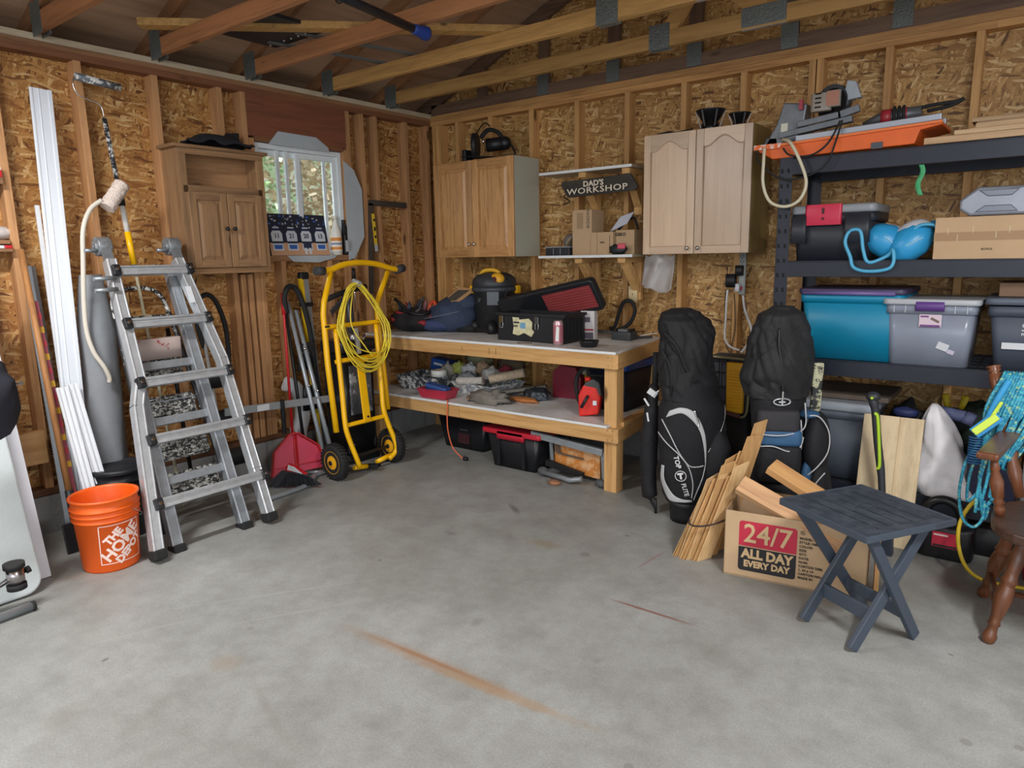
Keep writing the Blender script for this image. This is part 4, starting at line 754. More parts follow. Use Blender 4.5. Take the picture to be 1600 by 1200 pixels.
# red and black tool bag
T=thing('tool_bag','open black and red tool bag stuffed with tools at the left end of the bench','tool bag',(.26,-.56,TP))
obj('bag_body',MB().ball((.27,-.55,TP+.085),(.19,.15,.10),18,noisea=.25,seed=2,flatb=.083,rot=(0,0,.5)),P('#1f1e20',.85,0,.2,15,.3),T)
obj('bag_opening',MB().tube([V(.26,-.55,TP+.155)+V(math.cos(a)*.17,math.sin(a)*.12,.015*math.sin(3*a)) for a in [2*PI*i/24 for i in range(24)]],.012,8,closed=True),black,T)
for c,s in (((.24,-.655,TP+.155),(.06,.02,.022)),((.40,-.60,TP+.075),(.05,.035,.022)),((.17,-.675,TP+.10),(.035,.022,.022)),((.445,-.53,TP+.12),(.02,.03,.022))): obj('red_panel',MB().ball(c,s,12,noisea=.5,seed=c[0]*30,rot=(0,0,.4)),P('#8e222c',.7,0,.3,30),T)
_r=random.Random(3)
for _i in range(16):
    _a=V(.26+_r.uniform(-.12,.14),-.55+_r.uniform(-.07,.07),TP+.14); _d=V(_r.uniform(-.06,.06),_r.uniform(-.05,.05),_r.uniform(.03,.11)); obj('tool',MB().tube([_a,_a+_d*.5,_a+_d],[_r.uniform(.008,.018),_r.uniform(.008,.016),.007],8),_r.choice([black,P('#2c2e33',.5),P('#53494c',.5,.3),P('#71262c',.5),P('#2a3140',.5)]),T)
for a,b,m in (((.2,-.55,TP+.16),(.1,-.60,TP+.26),black),((.3,-.52,TP+.16),(.29,-.46,TP+.27),steel),((.34,-.5,TP+.16),(.36,-.5,TP+.25),P('#7b4a52',.5)),((.25,-.6,TP+.15),(.3,-.62,TP+.22),P('#30384a',.5))): obj('tool_handle',MB().tube([a,b],[.018,.012],8),m,T)
obj('drill_ring',MB().tube([V(.43,-.50,TP+.19)+V(math.cos(a)*.034,math.sin(a)*.01,math.sin(a)*.045) for a in [2*PI*i/16 for i in range(16)]],.013,8,closed=True),P('#c9472a',.5),T)
# backpack
T=thing('backpack','navy blue backpack lying on its back on the bench beside the shop vacuum','backpack',(.60,-.42,TP))
navyF=P('#2f3b52',.85,0,.22,9,.35,70)
obj('pack_body',MB().ball((.57,-.40,TP+.12),(.21,.17,.15),20,noisea=.22,seed=9,flatb=.118,rot=(0,-.10,.35)),navyF,T); obj('top_flap',MB().ball((.63,-.36,TP+.21),(.16,.13,.085),16,noisea=.2,seed=5,rot=(.15,-.3,.35)),navyF,T)
obj('front_pocket',MB().ball((.50,-.53,TP+.055),(.15,.06,.05),14,noisea=.2,seed=7,rot=(0,0,.35)),P('#333f63',.85,0,.2,9,.3),T)
obj('zip',MB().tube(spline([(.36,-.55,TP+.10),(.46,-.60,TP+.115),(.60,-.57,TP+.14),(.72,-.5,TP+.17)],6),.005,6),P('#55606f',.5),T)
o=obj('torn_carton',MB().prism([(0,0),(.17,.02),(.29,.19),(.11,.20)],(.49,-.50,TP+.20),(1,0,0),(0,.6,.6),.008),card); tag(o,'torn cardboard packaging sleeve lying on the blue backpack','packaging'); obj('dark_print',MB().prism([(.05,.05),(.16,.06),(.235,.165),(.12,.165)],(.49,-.506,TP+.208),(1,0,0),(0,.6,.6),.004),P('#4b4640',.6,0,.3,25),o)
# shop vac
T=thing('shop_vacuum','black and yellow wet dry shop vacuum at the back of the bench','vacuum',(.90,-.30,TP))
cx,cy=.90,-.29; grime=splatter('#1b1d20','#5a5e62',.62,8)
obj('drum',MB().lathe([(.135,.0),(.15,.01),(.165,.28),(.17,.29),(.17,.31),(.16,.315)],(cx,cy,TP+.03),n=32),grime,T)
obj('head',MB().lathe([(.172,.0),(.175,.03),(.165,.07),(.13,.10),(.09,.115),(.001,.12)],(cx,cy,TP+.345),n=32),P('#303338',.5,0,.15,10),T)
obj('handle',MB().tube(spline([(cx-.09,cy-.08,TP+.42),(cx-.04,cy-.07,TP+.475),(cx+.05,cy-.04,TP+.475),(cx+.09,cy-.02,TP+.43)],5),.016,8),P('#d9a62a',.5),T)
obj('yellow_cover',MB().ball((cx+.095,cy-.08,TP+.41),(.06,.05,.05),14,rot=(0,0,.3)),P('#e0a728',.45),T); obj('port_hole',MB().cyl((cx+.10,cy-.13,TP+.41),(cx+.10,cy-.115,TP+.41),.022,14),P('#5a1d14',.6),T)
for dx,dy in ((-.165,-.06),(.16,.08)): obj('latch',MB().box((cx+dx,cy+dy,TP+.33),(.035,.05,.06)),yel,T,bevel=.006)
obj('badge',MB().box((cx+.10,cy-.145,TP+.27),(.09,.004,.10),(0,0,.6)),P('#4b5158',.4),T); obj('collar_band',MB().lathe([(.172,.0),(.178,.005),(.178,.025),(.172,.03)],(cx,cy,TP+.32),n=32,cap=False),P('#3c4046',.5,0,.3,20),T); obj('power_cord_wrap',MB().tube([V(cx+.16+.012*math.sin(i*2.1),cy-.05-.01*i/6,TP+.42-.025*i) for i in range(9)],.008,6),rubber,T)
for dx,dy in ((-.12,-.10),(.08,-.14),(.13,.09),(-.1,.12)): obj('caster_foot',MB().ball((cx+dx,cy+dy,TP+.04),(.05,.05,.06),12,flatb=.04),black,T)
o=obj('vacuum_nozzle',MB().cyl((.66,-.46,TP+.031),(.80,-.415,TP+.031),.03,16).cyl((.80,-.415,TP+.028),(1.02,-.40,TP+.028),.022,14),rubber); tag(o,'black vacuum hose end lying on the bench in front of the shop vacuum','hose end')
# toolbox
T=thing('toolbox','open black plastic toolbox with silver latches and torn sticker on the bench','toolbox',(1.53,-.55,TP))
x0,x1,ya,yb,h=1.25,1.81,-.695,-.43,.195
mb=MB(); w=.008
for q in ((x0,x1,ya,ya+w),(x0,x1,yb-w,yb),(x0,x0+w,ya,yb),(x1-w,x1,ya,yb)): mb.bx(q[0],q[1],q[2],q[3],TP,TP+h)
mb.bx(x0,x1,ya,yb,TP,TP+w); tb=splatter('#191b20','#6e7277',.70,35)
obj('box_body',mb,tb,T,bevel=.003); obj('box_rim',MB().bx(x0-.01,x1+.01,ya-.012,ya+.002,TP+h-.02,TP+h).bx(x1-.002,x1+.012,ya-.01,yb+.01,TP+h-.02,TP+h),tb,T,bevel=.003)
for x in (1.295,1.60): obj('latch',MB().box((x,ya-.014,TP+h-.045),(.032,.01,.05)).tube([(x-.014,ya-.012,TP+h-.07),(x-.012,ya-.014,TP+h-.105),(x+.012,ya-.014,TP+h-.105),(x+.014,ya-.012,TP+h-.07)],.002,5),chrome,T,bevel=.002)
obj('sticker',MB().mat(0).prism([(0,0),(.05,-.01),(.10,.01),(.16,-.015),(.185,.02),(.165,.04),(.17,.085),(.14,.11),(.06,.10),(.055,.115),(0,.115),(.01,.05)],(1.385,ya-.0005,TP+.05),(1,0,0),(0,0,1),.001).mat(1).box((1.475,ya-.003,TP+.11),(.045,.001,.04)).mat(2).box((1.42,ya-.003,TP+.13),(.05,.001,.012)).box((1.41,ya-.003,TP+.105),(.04,.001,.01)),[P('#cfc9a2',.7,0,.2,30),P('#6f9fc0',.6),P('#3b3d3d',.6)],T)
for i in range(5): obj('end_rib',MB().bx(x1,x1+.008,ya+.04+i*.045,ya+.05+i*.045,TP+.02,TP+h-.03),tb,T)
LM=Matrix.Translation((1.50,-.42,TP+.235))@Matrix.Rotation(math.radians(-11.5),4,'Y')@Matrix.Rotation(math.radians(-62),4,'X')
l=MB().rbox((0,0,.02),(.84,.24,.06),.03,zr=.012).xf(LM); obj('lid',l,tb,T)
l=MB().box((.19,0,-.012),(.40,.17,.006)).xf(LM); rp=obj('lid_insert',l,P('#8c3638',.6,0,.15,20),T)
l=MB(); [l.box((.19,-.07+i*.02,-.017),(.38,.007,.008)) for i in range(8)]; obj('insert_rib',l.xf(LM),P('#9b4343',.6),rp)
T=thing('drink_can','tall pink and white drink can standing in front of the toolbox','can',(1.80,-.745,TP))
obj('can_body',MB().mat(0).lathe([(.026,0),(.033,.008),(.033,.145),(.026,.158),(.027,.161),(.024,.161),(.023,.156),(.001,.156)],(1.80,-.745,TP),n=24).mat(1).lathe([(.0334,.02),(.0334,.135)],(1.80,-.745,TP),n=24,cap=False).mat(2).prism([(-.014,.03),(.010,.03),(.014,.12),(-.006,.13)],(1.814,-.7765,TP),(1,.25,0),(0,0,1),.001),[P('#c3a3a8',.3,.5),P('#b9707d',.4,.3),P('#dfe2dd',.5)],T)
T=thing('dish','small round black dish near the front right corner of the bench','dish',(2.02,-.72,TP)); obj('dish_shell',MB().lathe([(.048,0),(.052,.003),(.064,.036),(.066,.042),(.060,.042),(.047,.008),(.001,.006)],(2.02,-.72,TP),n=32),P('#17181b',.4),T)
T=thing('product_carton','white carton with red print standing behind the toolbox','carton',(1.80,-.36,TP)); obj('carton',MB().box((1.805,-.365,TP+.10),(.10,.07,.20),(0,0,.2)),P('#cfcccb',.6),T,bevel=.002)
obj('carton_print',MB().mat(0).box((1.813,-.4012,TP+.03),(.085,.001,.045),(0,0,.2)).mat(1).box((1.813,-.4012,TP+.07),(.085,.001,.014),(0,0,.2)).mat(0).box((1.806,-.4012,TP+.14),(.05,.001,.035),(0,0,.2)),[P('#5b5660',.6),P('#a3434f',.6)],T)
T=thing('clamp_strap','black looped rubber grip standing behind the toolbox on the bench','grip',(1.95,-.12,TP)); obj('loop',MB().tube(spline([(1.82,-.10,TP+.05),(1.86,-.10,TP+.07),(1.89,-.10,TP+.16),(1.93,-.10,TP+.245),(1.99,-.10,TP+.25),(2.02,-.10,TP+.19),(1.99,-.10,TP+.11),(1.93,-.10,TP+.06),(1.88,-.10,TP+.045)],6),.014,8),rubber,T); obj('bar',MB().tube([(1.70,-.12,TP+.03),(2.03,-.12,TP+.02)],.012,8),steel,T); T.name='looped_grip'
T=thing('battery_charger','dark grey battery charger at the back right of the bench','charger',(2.03,-.26,TP)); obj('charger_body',MB().rbox((2.03,-.27,TP+.03),(.15,.11,.06),.012,zr=.006),P('#34373a',.5),T); obj('dock',MB().rbox((2.035,-.275,TP+.065),(.075,.07,.02),.008),P('#6b6d70',.5),T); obj('side_rail',MB().box((1.985,-.27,TP+.068),(.012,.09,.02)).box((2.085,-.27,TP+.068),(.012,.09,.02)),black,T,bevel=.003)
o=obj('paint_scraper',MB().beam((2.10,-.20,TP+.012),(2.17,-.13,TP+.012),.02,.014).beam((2.02,-.13,TP+.014),(2.10,-.20,TP+.014),.03,.018),P('#33343a',.4)); tag(o,'dark scraper lying right of the battery charger on the bench','scraper')
o=obj('plastic_strip',MB().beam((2.02,-.08,TP+.005),(2.16,-.03,TP+.03),.02,.004),white); tag(o,'thin white plastic strip on the back right bench corner','strip')
o=obj('pencil_stub',MB().tube([(1.50,-.80,TP+.005),(1.60,-.765,TP+.005)],.0045,6),P('#6e5a4a',.7)); tag(o,'short pencil stub lying in front of the toolbox','pencil')
# ---- lower shelf
LP=.44
trayM=splatter('#3c4148','#c6c8c8',.50,28); trayL=splatter('#8c9299','#dadbd8',.5,20)
def ptray(name_label,c,rz,w,d,h,m,cat='paint tray',nm='paint_tray'):
    M=Matrix.Translation(c)@Matrix.Rotation(rz,4,'Z'); t=thing(nm,name_label,cat,c); b=MB(); k=.82; th=.004
    def wall(p): b.add([M@V(*q) for q in p],[tuple(range(len(p)))]) 
    o=[(-w/2,-d/2,h),(w/2,-d/2,h),(w/2,d/2,h),(-w/2,d/2,h)]; i=[(-w/2*k,-d/2*k,.004),(w/2*k,-d/2*k,.004),(w/2*k,d/2*k,.004),(-w/2*k,d/2*k,.004)]
    vs=[M@V(*q) for q in o+i]+[M@V(*q) for q in [(x*.97,y*.97,h) for x,y,z in o]+[(x*.97,y*.97,.010) for x,y,z in i]]
    b.add(vs,[(0,1,5,4),(1,2,6,5),(2,3,7,6),(3,0,4,7),(7,6,5,4)]+[(8,12,13,9),(9,13,14,10),(10,14,15,11),(11,15,12,8),(12,15,14,13)]+[(0,8,9,1),(1,9,10,2),(2,10,11,3),(3,11,8,0)])
    obj('tray_shell',b,m,t); r=MB(); q=[M@V(*p) for p in o]
    for a_,b_ in zip(q,q[1:]+q[:1]): r.beam(a_,b_,.012,.006)
    obj('tray_rim',r,m,t); return t
ptray('paint-streaked grey roller tray at the left end of the lower shelf',(.36,-.50,LP),.1,.42,.34,.11,trayM)
ptray('paint tray under the pile of rags and rollers on the lower shelf',(.92,-.42,LP),-.1,.46,.36,.09,trayL)
ptray('red plastic tray at the front edge of the lower shelf',(.72,-.775,LP),.05,.29,.15,.07,P('#b03246',.4,0,.1,10),'tray','red_tray')
def simple(nm,mb,m,label,cat,**k): o=obj(nm,mb,m,**k); return tag(o,label,cat)
simple('brush_packet',MB().rbox((.72,-.775,LP+.075),(.20,.07,.045),.01,rot=(0,.15,.1)),P('#2d4a86',.5,0,.1,20),'blue brush packet lying in the red tray','packet')
T=thing('carton','blue carton standing behind the spattered tray on the lower shelf','carton',(.30,-.30,LP)); obj('box',MB().box((.33,-.29,LP+.155),(.20,.1,.10),(0,.15,.1)),P('#23519c',.5),T,bevel=.003); obj('stand_block',MB().box((.32,-.28,LP+.05),(.2,.1,.10)),card,T); obj('print',MB().box((.33,-.342,LP+.165),(.12,.001,.02),(0,.15,.1)),white,T)
def roll(label,c,r,h,m,axis='z',nm='tape_roll',cat='tape roll'):
    t=thing(nm,label,cat,c); R={'z':Matrix.Identity(3),'x':Matrix.Rotation(PI/2,3,'Y'),'y':Matrix.Rotation(-PI/2,3,'X')}[axis]
    prof=[(r*.55,0),(r,0),(r,h),(r*.55,h),(r*.55,0)]; obj('tape',MB().lathe(prof,c,rot=R,n=28,cap=False),m,t); obj('core',MB().lathe([(r*.5,.001),(r*.56,.001),(r*.56,h-.001),(r*.5,h-.001),(r*.5,.001)],c,rot=R,n=24,cap=False),card,t); return t
roll('white tape roll lying on the spattered tray',(.52,-.55,LP+.115),.065,.05,P('#c9cbc6',.5))
roll('bright green tape roll standing at the right of the rag pile',(.93,-.12,LP+.06),.058,.05,P('#9fc422',.45),'y')
r=random.Random(11); ragc=['#8f8a7e','#bdb9b0','#9aa348','#c9c7c2','#a98f72','#8a2f3c','#6f7478','#d0cfcb','#54585e','#b7afa2']
for i,(x,y,z,sx,sy,sz,c,lab) in enumerate([(.50,-.42,.14,.06,.05,.06,'#a39d93','crumpled beige rag on the spattered tray next to the tape roll'),(.60,-.40,.17,.055,.05,.045,'#a9b158','lime green rag on top of the rag pile'),(.70,-.38,.15,.07,.05,.06,'#c3c5c8','pale blue-white rag in the middle of the rag pile'),(.80,-.34,.17,.055,.05,.055,'#a48a6e','brown paper wad beside the pale rag'),(.90,-.36,.14,.07,.06,.05,'#c9c7c2','white rag lying on the second paint tray'),(1.0,-.30,.155,.05,.04,.05,'#8a2f3c','dark red glove finger on the rag pile'),(1.04,-.40,.13,.06,.05,.04,'#b1b2b2','light grey rag at the right of the rag pile'),(.78,-.50,.13,.08,.05,.03,'#75797d','grey crumpled cloth at the front of the rag pile')]):
    simple('rag',MB().ball((x,y,LP+z),(sx,sy,sz),16,noisea=.6,seed=i+2,nscale=2.4),P(c,.9,0,.2,25,.4),lab,'rag')
simple('paper_bag',MB().ball((.62,-.16,LP+.20),(.12,.08,.10),16,noisea=.5,seed=21),P('#8f8f72',.8,0,.2,15),'olive paper bag at the back behind the rag pile','paper bag')
simple('cloth_heap',MB().ball((.92,-.12,LP+.17),(.14,.07,.08),16,noisea=.6,seed=23),P('#6e5f4e',.9,0,.2,10),'brown cloth heap at the back of the lower shelf','cloth')
simple('putty_knife',MB().beam((.74,-.2,LP+.22),(.86,-.26,LP+.29),.02,.01),P('#a1835a',.6),'wooden stirring stick poking up from the paper bag','stick')
def rollsl(label,a,b,r_,c,seed):
    t=thing('roller_sleeve',label,'roller sleeve',a); a=Vector(a); b=Vector(b); m=MB(); ring=[]; d=(b-a).normalized(); u=d.orthogonal().normalized(); w=d.cross(u)
    for i in range(12):
        p=a.lerp(b,i/11); ring.append([p+(u*math.cos(j*PI/8)+w*math.sin(j*PI/8))*r_*(1+.15*noise.noise(V(i,j*1.7,seed))) for j in range(16)])
    m.loft(ring); obj('nap',m,P(c,.95,0,.2,50,.6,90),t); obj('core',MB().cyl(b,b+d*.006,r_*.55,14),P('#8c7a68',.7),t)
rollsl('used cream roller sleeve lying across the right tray',(1.02,-.52,LP+.13),(1.26,-.40,LP+.185),.034,'#b9a78f',3)
rollsl('dirty roller sleeve lying over the second paint tray',(.76,-.60,LP+.105),(.98,-.55,LP+.12),.03,'#b5b0a8',8)
simple('drop_cloth',MB().ball((1.17,-.70,LP+.035),(.17,.09,.05),20,noisea=.7,seed=31,nscale=3.5,flatb=.033),P('#77736a',.9,0,.15,15,.4),'folded grey drop cloth bunched at the front of the lower shelf','drop cloth')
simple('drop_cloth',MB().prism([(0,0),(.34,.22),(.30,.30),(-.02,.10)],(1.1,-.60,LP+.05),(1,0,.15),(0,1,0),-.02),P('#706d66',.9,0,.12,12,.3),'flat grey cloth strip running back from the bunched drop cloth','drop cloth')
simple('work_glove',MB().ball((1.40,-.44,LP+.042),(.11,.07,.05),18,noisea=.5,seed=33,flatb=.04),splatter('#26292e','#6e7680',.55,18),'dark patterned work glove left of the maroon metal box','glove')
simple('orange_cloth',MB().ball((1.36,-.55,LP+.015),(.13,.05,.02),14,noisea=.4,seed=35,flatb=.013),P('#b5713a',.8,0,.2,12),'flat orange cloth under the dark glove','cloth')
simple('sanding_wire',MB().tube(spline([(1.0,-.74,LP+.01),(.93,-.68,LP+.015),(.95,-.60,LP+.02),(1.05,-.66,LP+.012),(1.14,-.74,LP+.01)],5),.006,6),P('#a0825c',.6),'tan rope end curled beside the grey drop cloth','rope')
T=thing('metal_case','maroon ridged-top metal case standing on the lower shelf','case',(1.58,-.25,LP))
obj('case_body',MB().prism([(0,0),(.235,0),(.235,.16),(.19,.235),(.06,.245),(0,.19)],(1.44,-.29,LP),(1,.08,0),(0,0,1),-.16),P('#7b1f33',.45,0,.06,8),T,bevel=.003)
T=thing('yellow_case','yellow plastic case with grey lid behind the chainsaw','case',(1.80,-.17,LP)); obj('case_body',MB().rbox((1.80,-.16,LP+.09),(.24,.16,.18),.015,taper=(.9,.9)),P('#c9961e',.45,0,.05),T); obj('case_lid',MB().rbox((1.80,-.16,LP+.21),(.27,.18,.055),.02,zr=.01),P('#8f8b7c',.6,0,.1,12),T)
T=thing('storage_tote','navy storage tote with blue lid on the right end of the lower shelf','tote',(2.1,-.27,LP))
obj('tote_body',MB().rbox((2.01,-.28,LP+.14),(.30,.40,.28),.03,taper=(.88,.9)),P('#171d2c',.5),T); obj('tote_lid',MB().rbox((2.01,-.28,LP+.31),(.33,.43,.06),.03,zr=.01),P('#1f4793',.4,0,.05),T)
# chainsaw
T=thing('chainsaw','red and black chainsaw standing at the front right of the lower shelf','chainsaw',(2.0,-.68,LP)); rs=P('#d8281e',.35,0,.08,12)
obj('motor_housing',MB().prism([(0,0),(.13,.02),(.145,.13),(.12,.20),(.03,.215),(-.005,.14)],(1.955,-.74,LP),(.93,.37,0),(0,0,1),-.11),rs,T,bevel=.012)
obj('top_cover',MB().prism([(.0,.13),(.145,.135),(.13,.225),(.085,.25),(.03,.22)],(1.96,-.735,LP+.005),(.93,.37,0),(0,0,1),-.10),P('#3a3d3c',.5),T,bevel=.01); obj('cap',MB().cyl((2.0,-.70,LP+.24),(2.0,-.70,LP+.262),.02,12),rs,T)
obj('rear_handle',MB().tube(spline([(1.93,-.66,LP+.05),(1.895,-.66,LP+.12),(1.885,-.66,LP+.22),(1.91,-.64,LP+.29),(1.97,-.62,LP+.315),(2.03,-.60,LP+.31)],6),.014,8),rubber,T)
obj('front_guard',MB().box((2.01,-.615,LP+.315),(.12,.02,.018),(0,0,.35)).box((2.01,-.615,LP+.262),(.12,.02,.014),(0,0,.35)).box((1.958,-.634,LP+.29),(.018,.02,.06),(0,0,.35)),rubber,T,bevel=.004)
obj('starter_grip',MB().tube([(1.99,-.765,LP+.07),(2.03,-.745,LP+.15)],.011,8),black,T); obj('label',MB().box((2.062,-.716,LP+.10),(.025,.002,.03),(0,0,.38)),white,T)
# hanging orange cord
T=thing('extension_cord','orange cord hanging from the lower shelf down to the floor with black plug','cord',(.99,-.80,0))
obj('cord',MB().tube(spline([(.86,-.82,LP+.006),(.90,-.868,LP+.0),(.895,-.872,.33),(.90,-.872,.22),(.93,-.86,.10),(.98,-.83,.03),(1.0,-.82,.014)],6),.005,6),P('#d9683f',.5),T); obj('plug',MB().cyl((1.0,-.82,.016),(1.03,-.815,.016),.015,10),black,T)
# totes on the floor
blk=P('#16181d',.42,0,.12,8,key='black_tote'); redl=P('#b81f33',.4,0,.06,8)
T=thing('storage_tote','black tote with printed red panel half hidden under the bench, left one','tote',(.76,-.42,0))
obj('tote_body',MB().rbox((.78,-.42,.125),(.50,.36,.25),.03,taper=(.82,.84)),blk,T); obj('tote_lid',MB().rbox((.78,-.42,.268),(.53,.39,.036),.03,zr=.008),P('#45181f',.5),T)
obj('label',MB().mat(0).box((.80,-.586,.12),(.12,.002,.14),(-.1,0,0)).mat(1).box((.79,-.588,.10),(.05,.002,.06),(-.1,0,0)).mat(2).box((.80,-.588,.165),(.08,.002,.016),(-.1,0,0)),[P('#3b1b20',.5),P('#8c2030',.5),P('#8d8f94',.5)],T)
T=thing('storage_tote','black tote with bright red lid on the floor beside the folding saw stand','tote',(1.43,-.62,0))
obj('tote_body',MB().rbox((1.43,-.615,.125),(.46,.36,.25),.03,taper=(.84,.86)).bx(1.30,1.33,-.80,-.78,.02,.24).bx(1.52,1.55,-.80,-.78,.02,.24),blk,T); obj('tote_lid',MB().rbox((1.43,-.615,.265),(.52,.40,.035),.03,zr=.008),redl,T); obj('lid_flap',MB().rbox((1.43,-.80,.245),(.24,.03,.055),.01),redl,T)
# saw stand
T=thing('folding_workbench','folded grey workbench stand with orange plywood face under the bench end','folding work stand',(1.93,-.70,0)); gw=P('#8b9196',.4,.3,.1,15)
obj('top_jaw',MB().beam((1.60,-.78,.285),(2.16,-.77,.235),.035,.045),gw,T,bevel=.004); obj('front_face',MB().prism([(0,0),(.36,0),(.36,.20),(0,.20)],(1.74,-.71,.05),(1,.0,-.06),(0,0,1),-.02),splatter('#c9823f','#d9a878',.5,6),T)
obj('leg',MB().beam((2.155,-.76,.24),(2.17,-.76,.01),.03,.03),gw,T,bevel=.003); obj('leg',MB().beam((1.73,-.74,.25),(1.735,-.73,.06),.022,.02),gw,T,bevel=.003)
obj('lower_tube',MB().tube([(1.69,-.80,.035),(1.95,-.84,.03),(2.03,-.82,.05)],.018,8),gw,T); obj('step_board',MB().beam((1.72,-.775,.10),(2.02,-.79,.06),.03,.04),black,T); obj('jaw_mark',MB().box((1.88,-.733,.16),(.22,.002,.012),(0,.05,0)).box((1.78,-.733,.20),(.04,.002,.06)),P('#5c4a3e',.6),T)
obj('foot',MB().ball((1.70,-.79,.035),(.045,.03,.033),12),P('#4a4c4f',.7),T); obj('foot',MB().ball((2.15,-.78,.03),(.045,.03,.028),12),P('#4a4c4f',.7),T)
simple('crumpled_paper',MB().ball((1.86,-.89,.012),(.05,.035,.016),12,noisea=.5,seed=4,flatb=.01),P('#9b6e52',.8,0,.3,20),'crumpled brown leaf litter on the floor under the saw stand','litter')
# ================= BACK WALL CABINETS =================
oak=wood('#c2925e','#8d5e33','z',.4,1.9,False,.25); oakX=wood('#bd8d58','#8a5a30','x',.4,1.6,False,.25)
T=thing('wall_cabinet','oak wall cabinet with two raised-panel doors and pale green side','cabinet',(.72,-.16,1.485)); 
cz0,cz1,cx0,cx1,cyf=1.485,2.215,.325,1.13,-.31
carc=P('#b7b9aa',.5,0,.03,4)
obj('side_panel',MB().bx(cx1-.016,cx1,cyf,0,cz0,cz1),carc,T); obj('side_panel',MB().bx(cx0,cx0+.016,cyf,0,cz0,cz1),oak,T); obj('top_panel',MB().bx(cx0+.016,cx1-.016,cyf,0,cz1-.016,cz1),oakX,T); obj('bottom_panel',MB().bx(cx0+.016,cx1-.016,cyf,0,cz0,cz0+.016),oakX,T); obj('back_panel',MB().bx(cx0+.016,cx1-.016,-.008,0,cz0+.016,cz1-.016),oak,T)
obj('divider',MB().bx(.70,.745,cyf,cyf+.02,cz0+.016,cz1-.016),oak,T)
for a,b,k in ((cx0,.722,.70),(.726,cx1,.75)):
    d=paneldoor(T,a,b,cz0,cz1,cyf,'y',oak,oakX,fw=.058); obj('knob',MB().cyl((k,cyf-.018,cz0+.10),(k,cyf-.03,cz0+.10),.005,8).ball((k,cyf-.038,cz0+.10),.014,12),chrome,d)
maple=wood('#c6ab90','#bb9f84','z',.36,.8,False,.8); mapleX=wood('#c6ab90','#bb9f84','x',.36,.8,False,.8)
T=thing('wall_cabinet','pale maple wall cabinet with two arched-panel doors','cabinet',(2.54,-.16,1.48)); mx0,mx1,mz0,mz1=2.19,2.885,1.482,2.224
ms=wood('#94804f','#7b693e','z',.5,.6,False)
obj('side_panel',MB().bx(mx1-.016,mx1,cyf,0,mz0,mz1),ms,T); obj('side_panel',MB().bx(mx0,mx0+.016,cyf,0,mz0,mz1),ms,T); obj('top_panel',MB().bx(mx0+.016,mx1-.016,cyf,0,mz1-.016,mz1),ms,T); obj('bottom_panel',MB().bx(mx0+.016,mx1-.016,cyf,0,mz0,mz0+.016),ms,T); obj('back_panel',MB().bx(mx0+.016,mx1-.016,-.008,0,mz0+.016,mz1-.016),ms,T)
for a,b,k in ((mx0,2.537,2.505),(2.541,mx1,2.575)):
    d=paneldoor(T,a,b,mz0,mz1,cyf,'y',maple,mapleX,arch=.055,fw=.048,pan=0); obj('knob',MB().cyl((k,cyf-.018,mz0+.035),(k,cyf-.03,mz0+.035),.005,8).ball((k,cyf-.038,mz0+.035),.013,12),chrome,d)
# shelves
def wshelf(zt,yf,x0,x1,xe,label):
    t=thing('wall_shelf',label,'shelf',((x0+x1)/2,-.12,zt)); 
    b=MB().mat(0); vs=[V(x0,yf,zt-.018),V(x1,yf,zt-.018),V(xe,0,zt-.018),V(x0-.02,0,zt-.018)]; b.add(vs+[v+V(0,0,.018) for v in vs],[(0,3,2,1),(4,5,6,7),(2,3,7,6),(3,0,4,7),(1,2,6,5)]); b.mat(1).add([vs[0],vs[1],vs[1]+V(0,0,.018),vs[0]+V(0,0,.018)],[(0,1,2,3)]); obj('shelf_board',b,[P('#b4a68c',.6,0,.08),edge],t)
    for x in (1.655,2.0):
        obj('bracket_arm',MB().bx(x-.03,x+.03,yf+.03,-.002,zt-.056,zt-.018),pineB,t,bevel=.002); obj('bracket_upright',MB().bx(x-.03,x+.03,-.04,-.002,zt-.32,zt-.056),pineC,t,bevel=.002)
        obj('bracket_brace',MB().prism([(yf+.06,zt-.056),(yf+.13,zt-.056),(-.04,zt-.20),(-.04,zt-.27)],(x-.028,0,0),(0,1,0),(0,0,1),.056),pineC,t,bevel=.002)
    return t
wshelf(2.075,-.25,1.31,2.06,2.06,'upper white shelf on timber brackets between the two cabinets'); wshelf(1.485,-.30,1.33,2.10,2.06,'lower white shelf on timber brackets between the two cabinets')
SG=thing('wooden_sign','dark wooden plaque lettered DADS WORKSHOP hanging under the upper shelf','sign',(1.8,-.28,1.88)); SG['label']='dark wooden plaque with carved workshop lettering hanging under the upper shelf'
obj('plaque',MB().prism([(0,.012),(.01,.0),(.53,.008),(.555,.03),(.50,.118),(-.035,.11),(-.05,.09)],(1.57,-.285,1.885),(1,0,.012),(0,0,1),-.02),wood('#3a3630','#25221f','x',.7),SG,bevel=.003)
cream=P('#d9cdb9',.7)
lettering("DAD'S",(1.80,-.3075,1.965),(1,0,.02),(0,0,1),.05,cream,SG,bold=.0016,sx=1.15); lettering('WORKSHOP',(1.825,-.3075,1.922),(1,0,.02),(0,0,1),.055,cream,SG,bold=.0006,sx=1.46,spacing=1.08)
T=thing('sign_hanger','black wire coil hanging at the left end of the sign','wire',(1.38,-.02,1.95)); obj('wire',MB().tube(spline([(1.40,-.03,2.01),(1.44,-.03,1.96),(1.38,-.03,1.92),(1.43,-.03,1.88),(1.37,-.03,1.86)],5),.005,6),black,T); T.name='wire_coil'
SH=1.485
cb=P('#b89b79',.8,0,.06,6,key='cardboard'); ink=P('#3c332c',.8)
T=thing('cardboard_box','L-shaped stacked cardboard carton standing on the lower shelf, tall part','box',(1.66,-.2,SH)); T['label']='tall upright cardboard carton with sideways printing on the lower shelf'
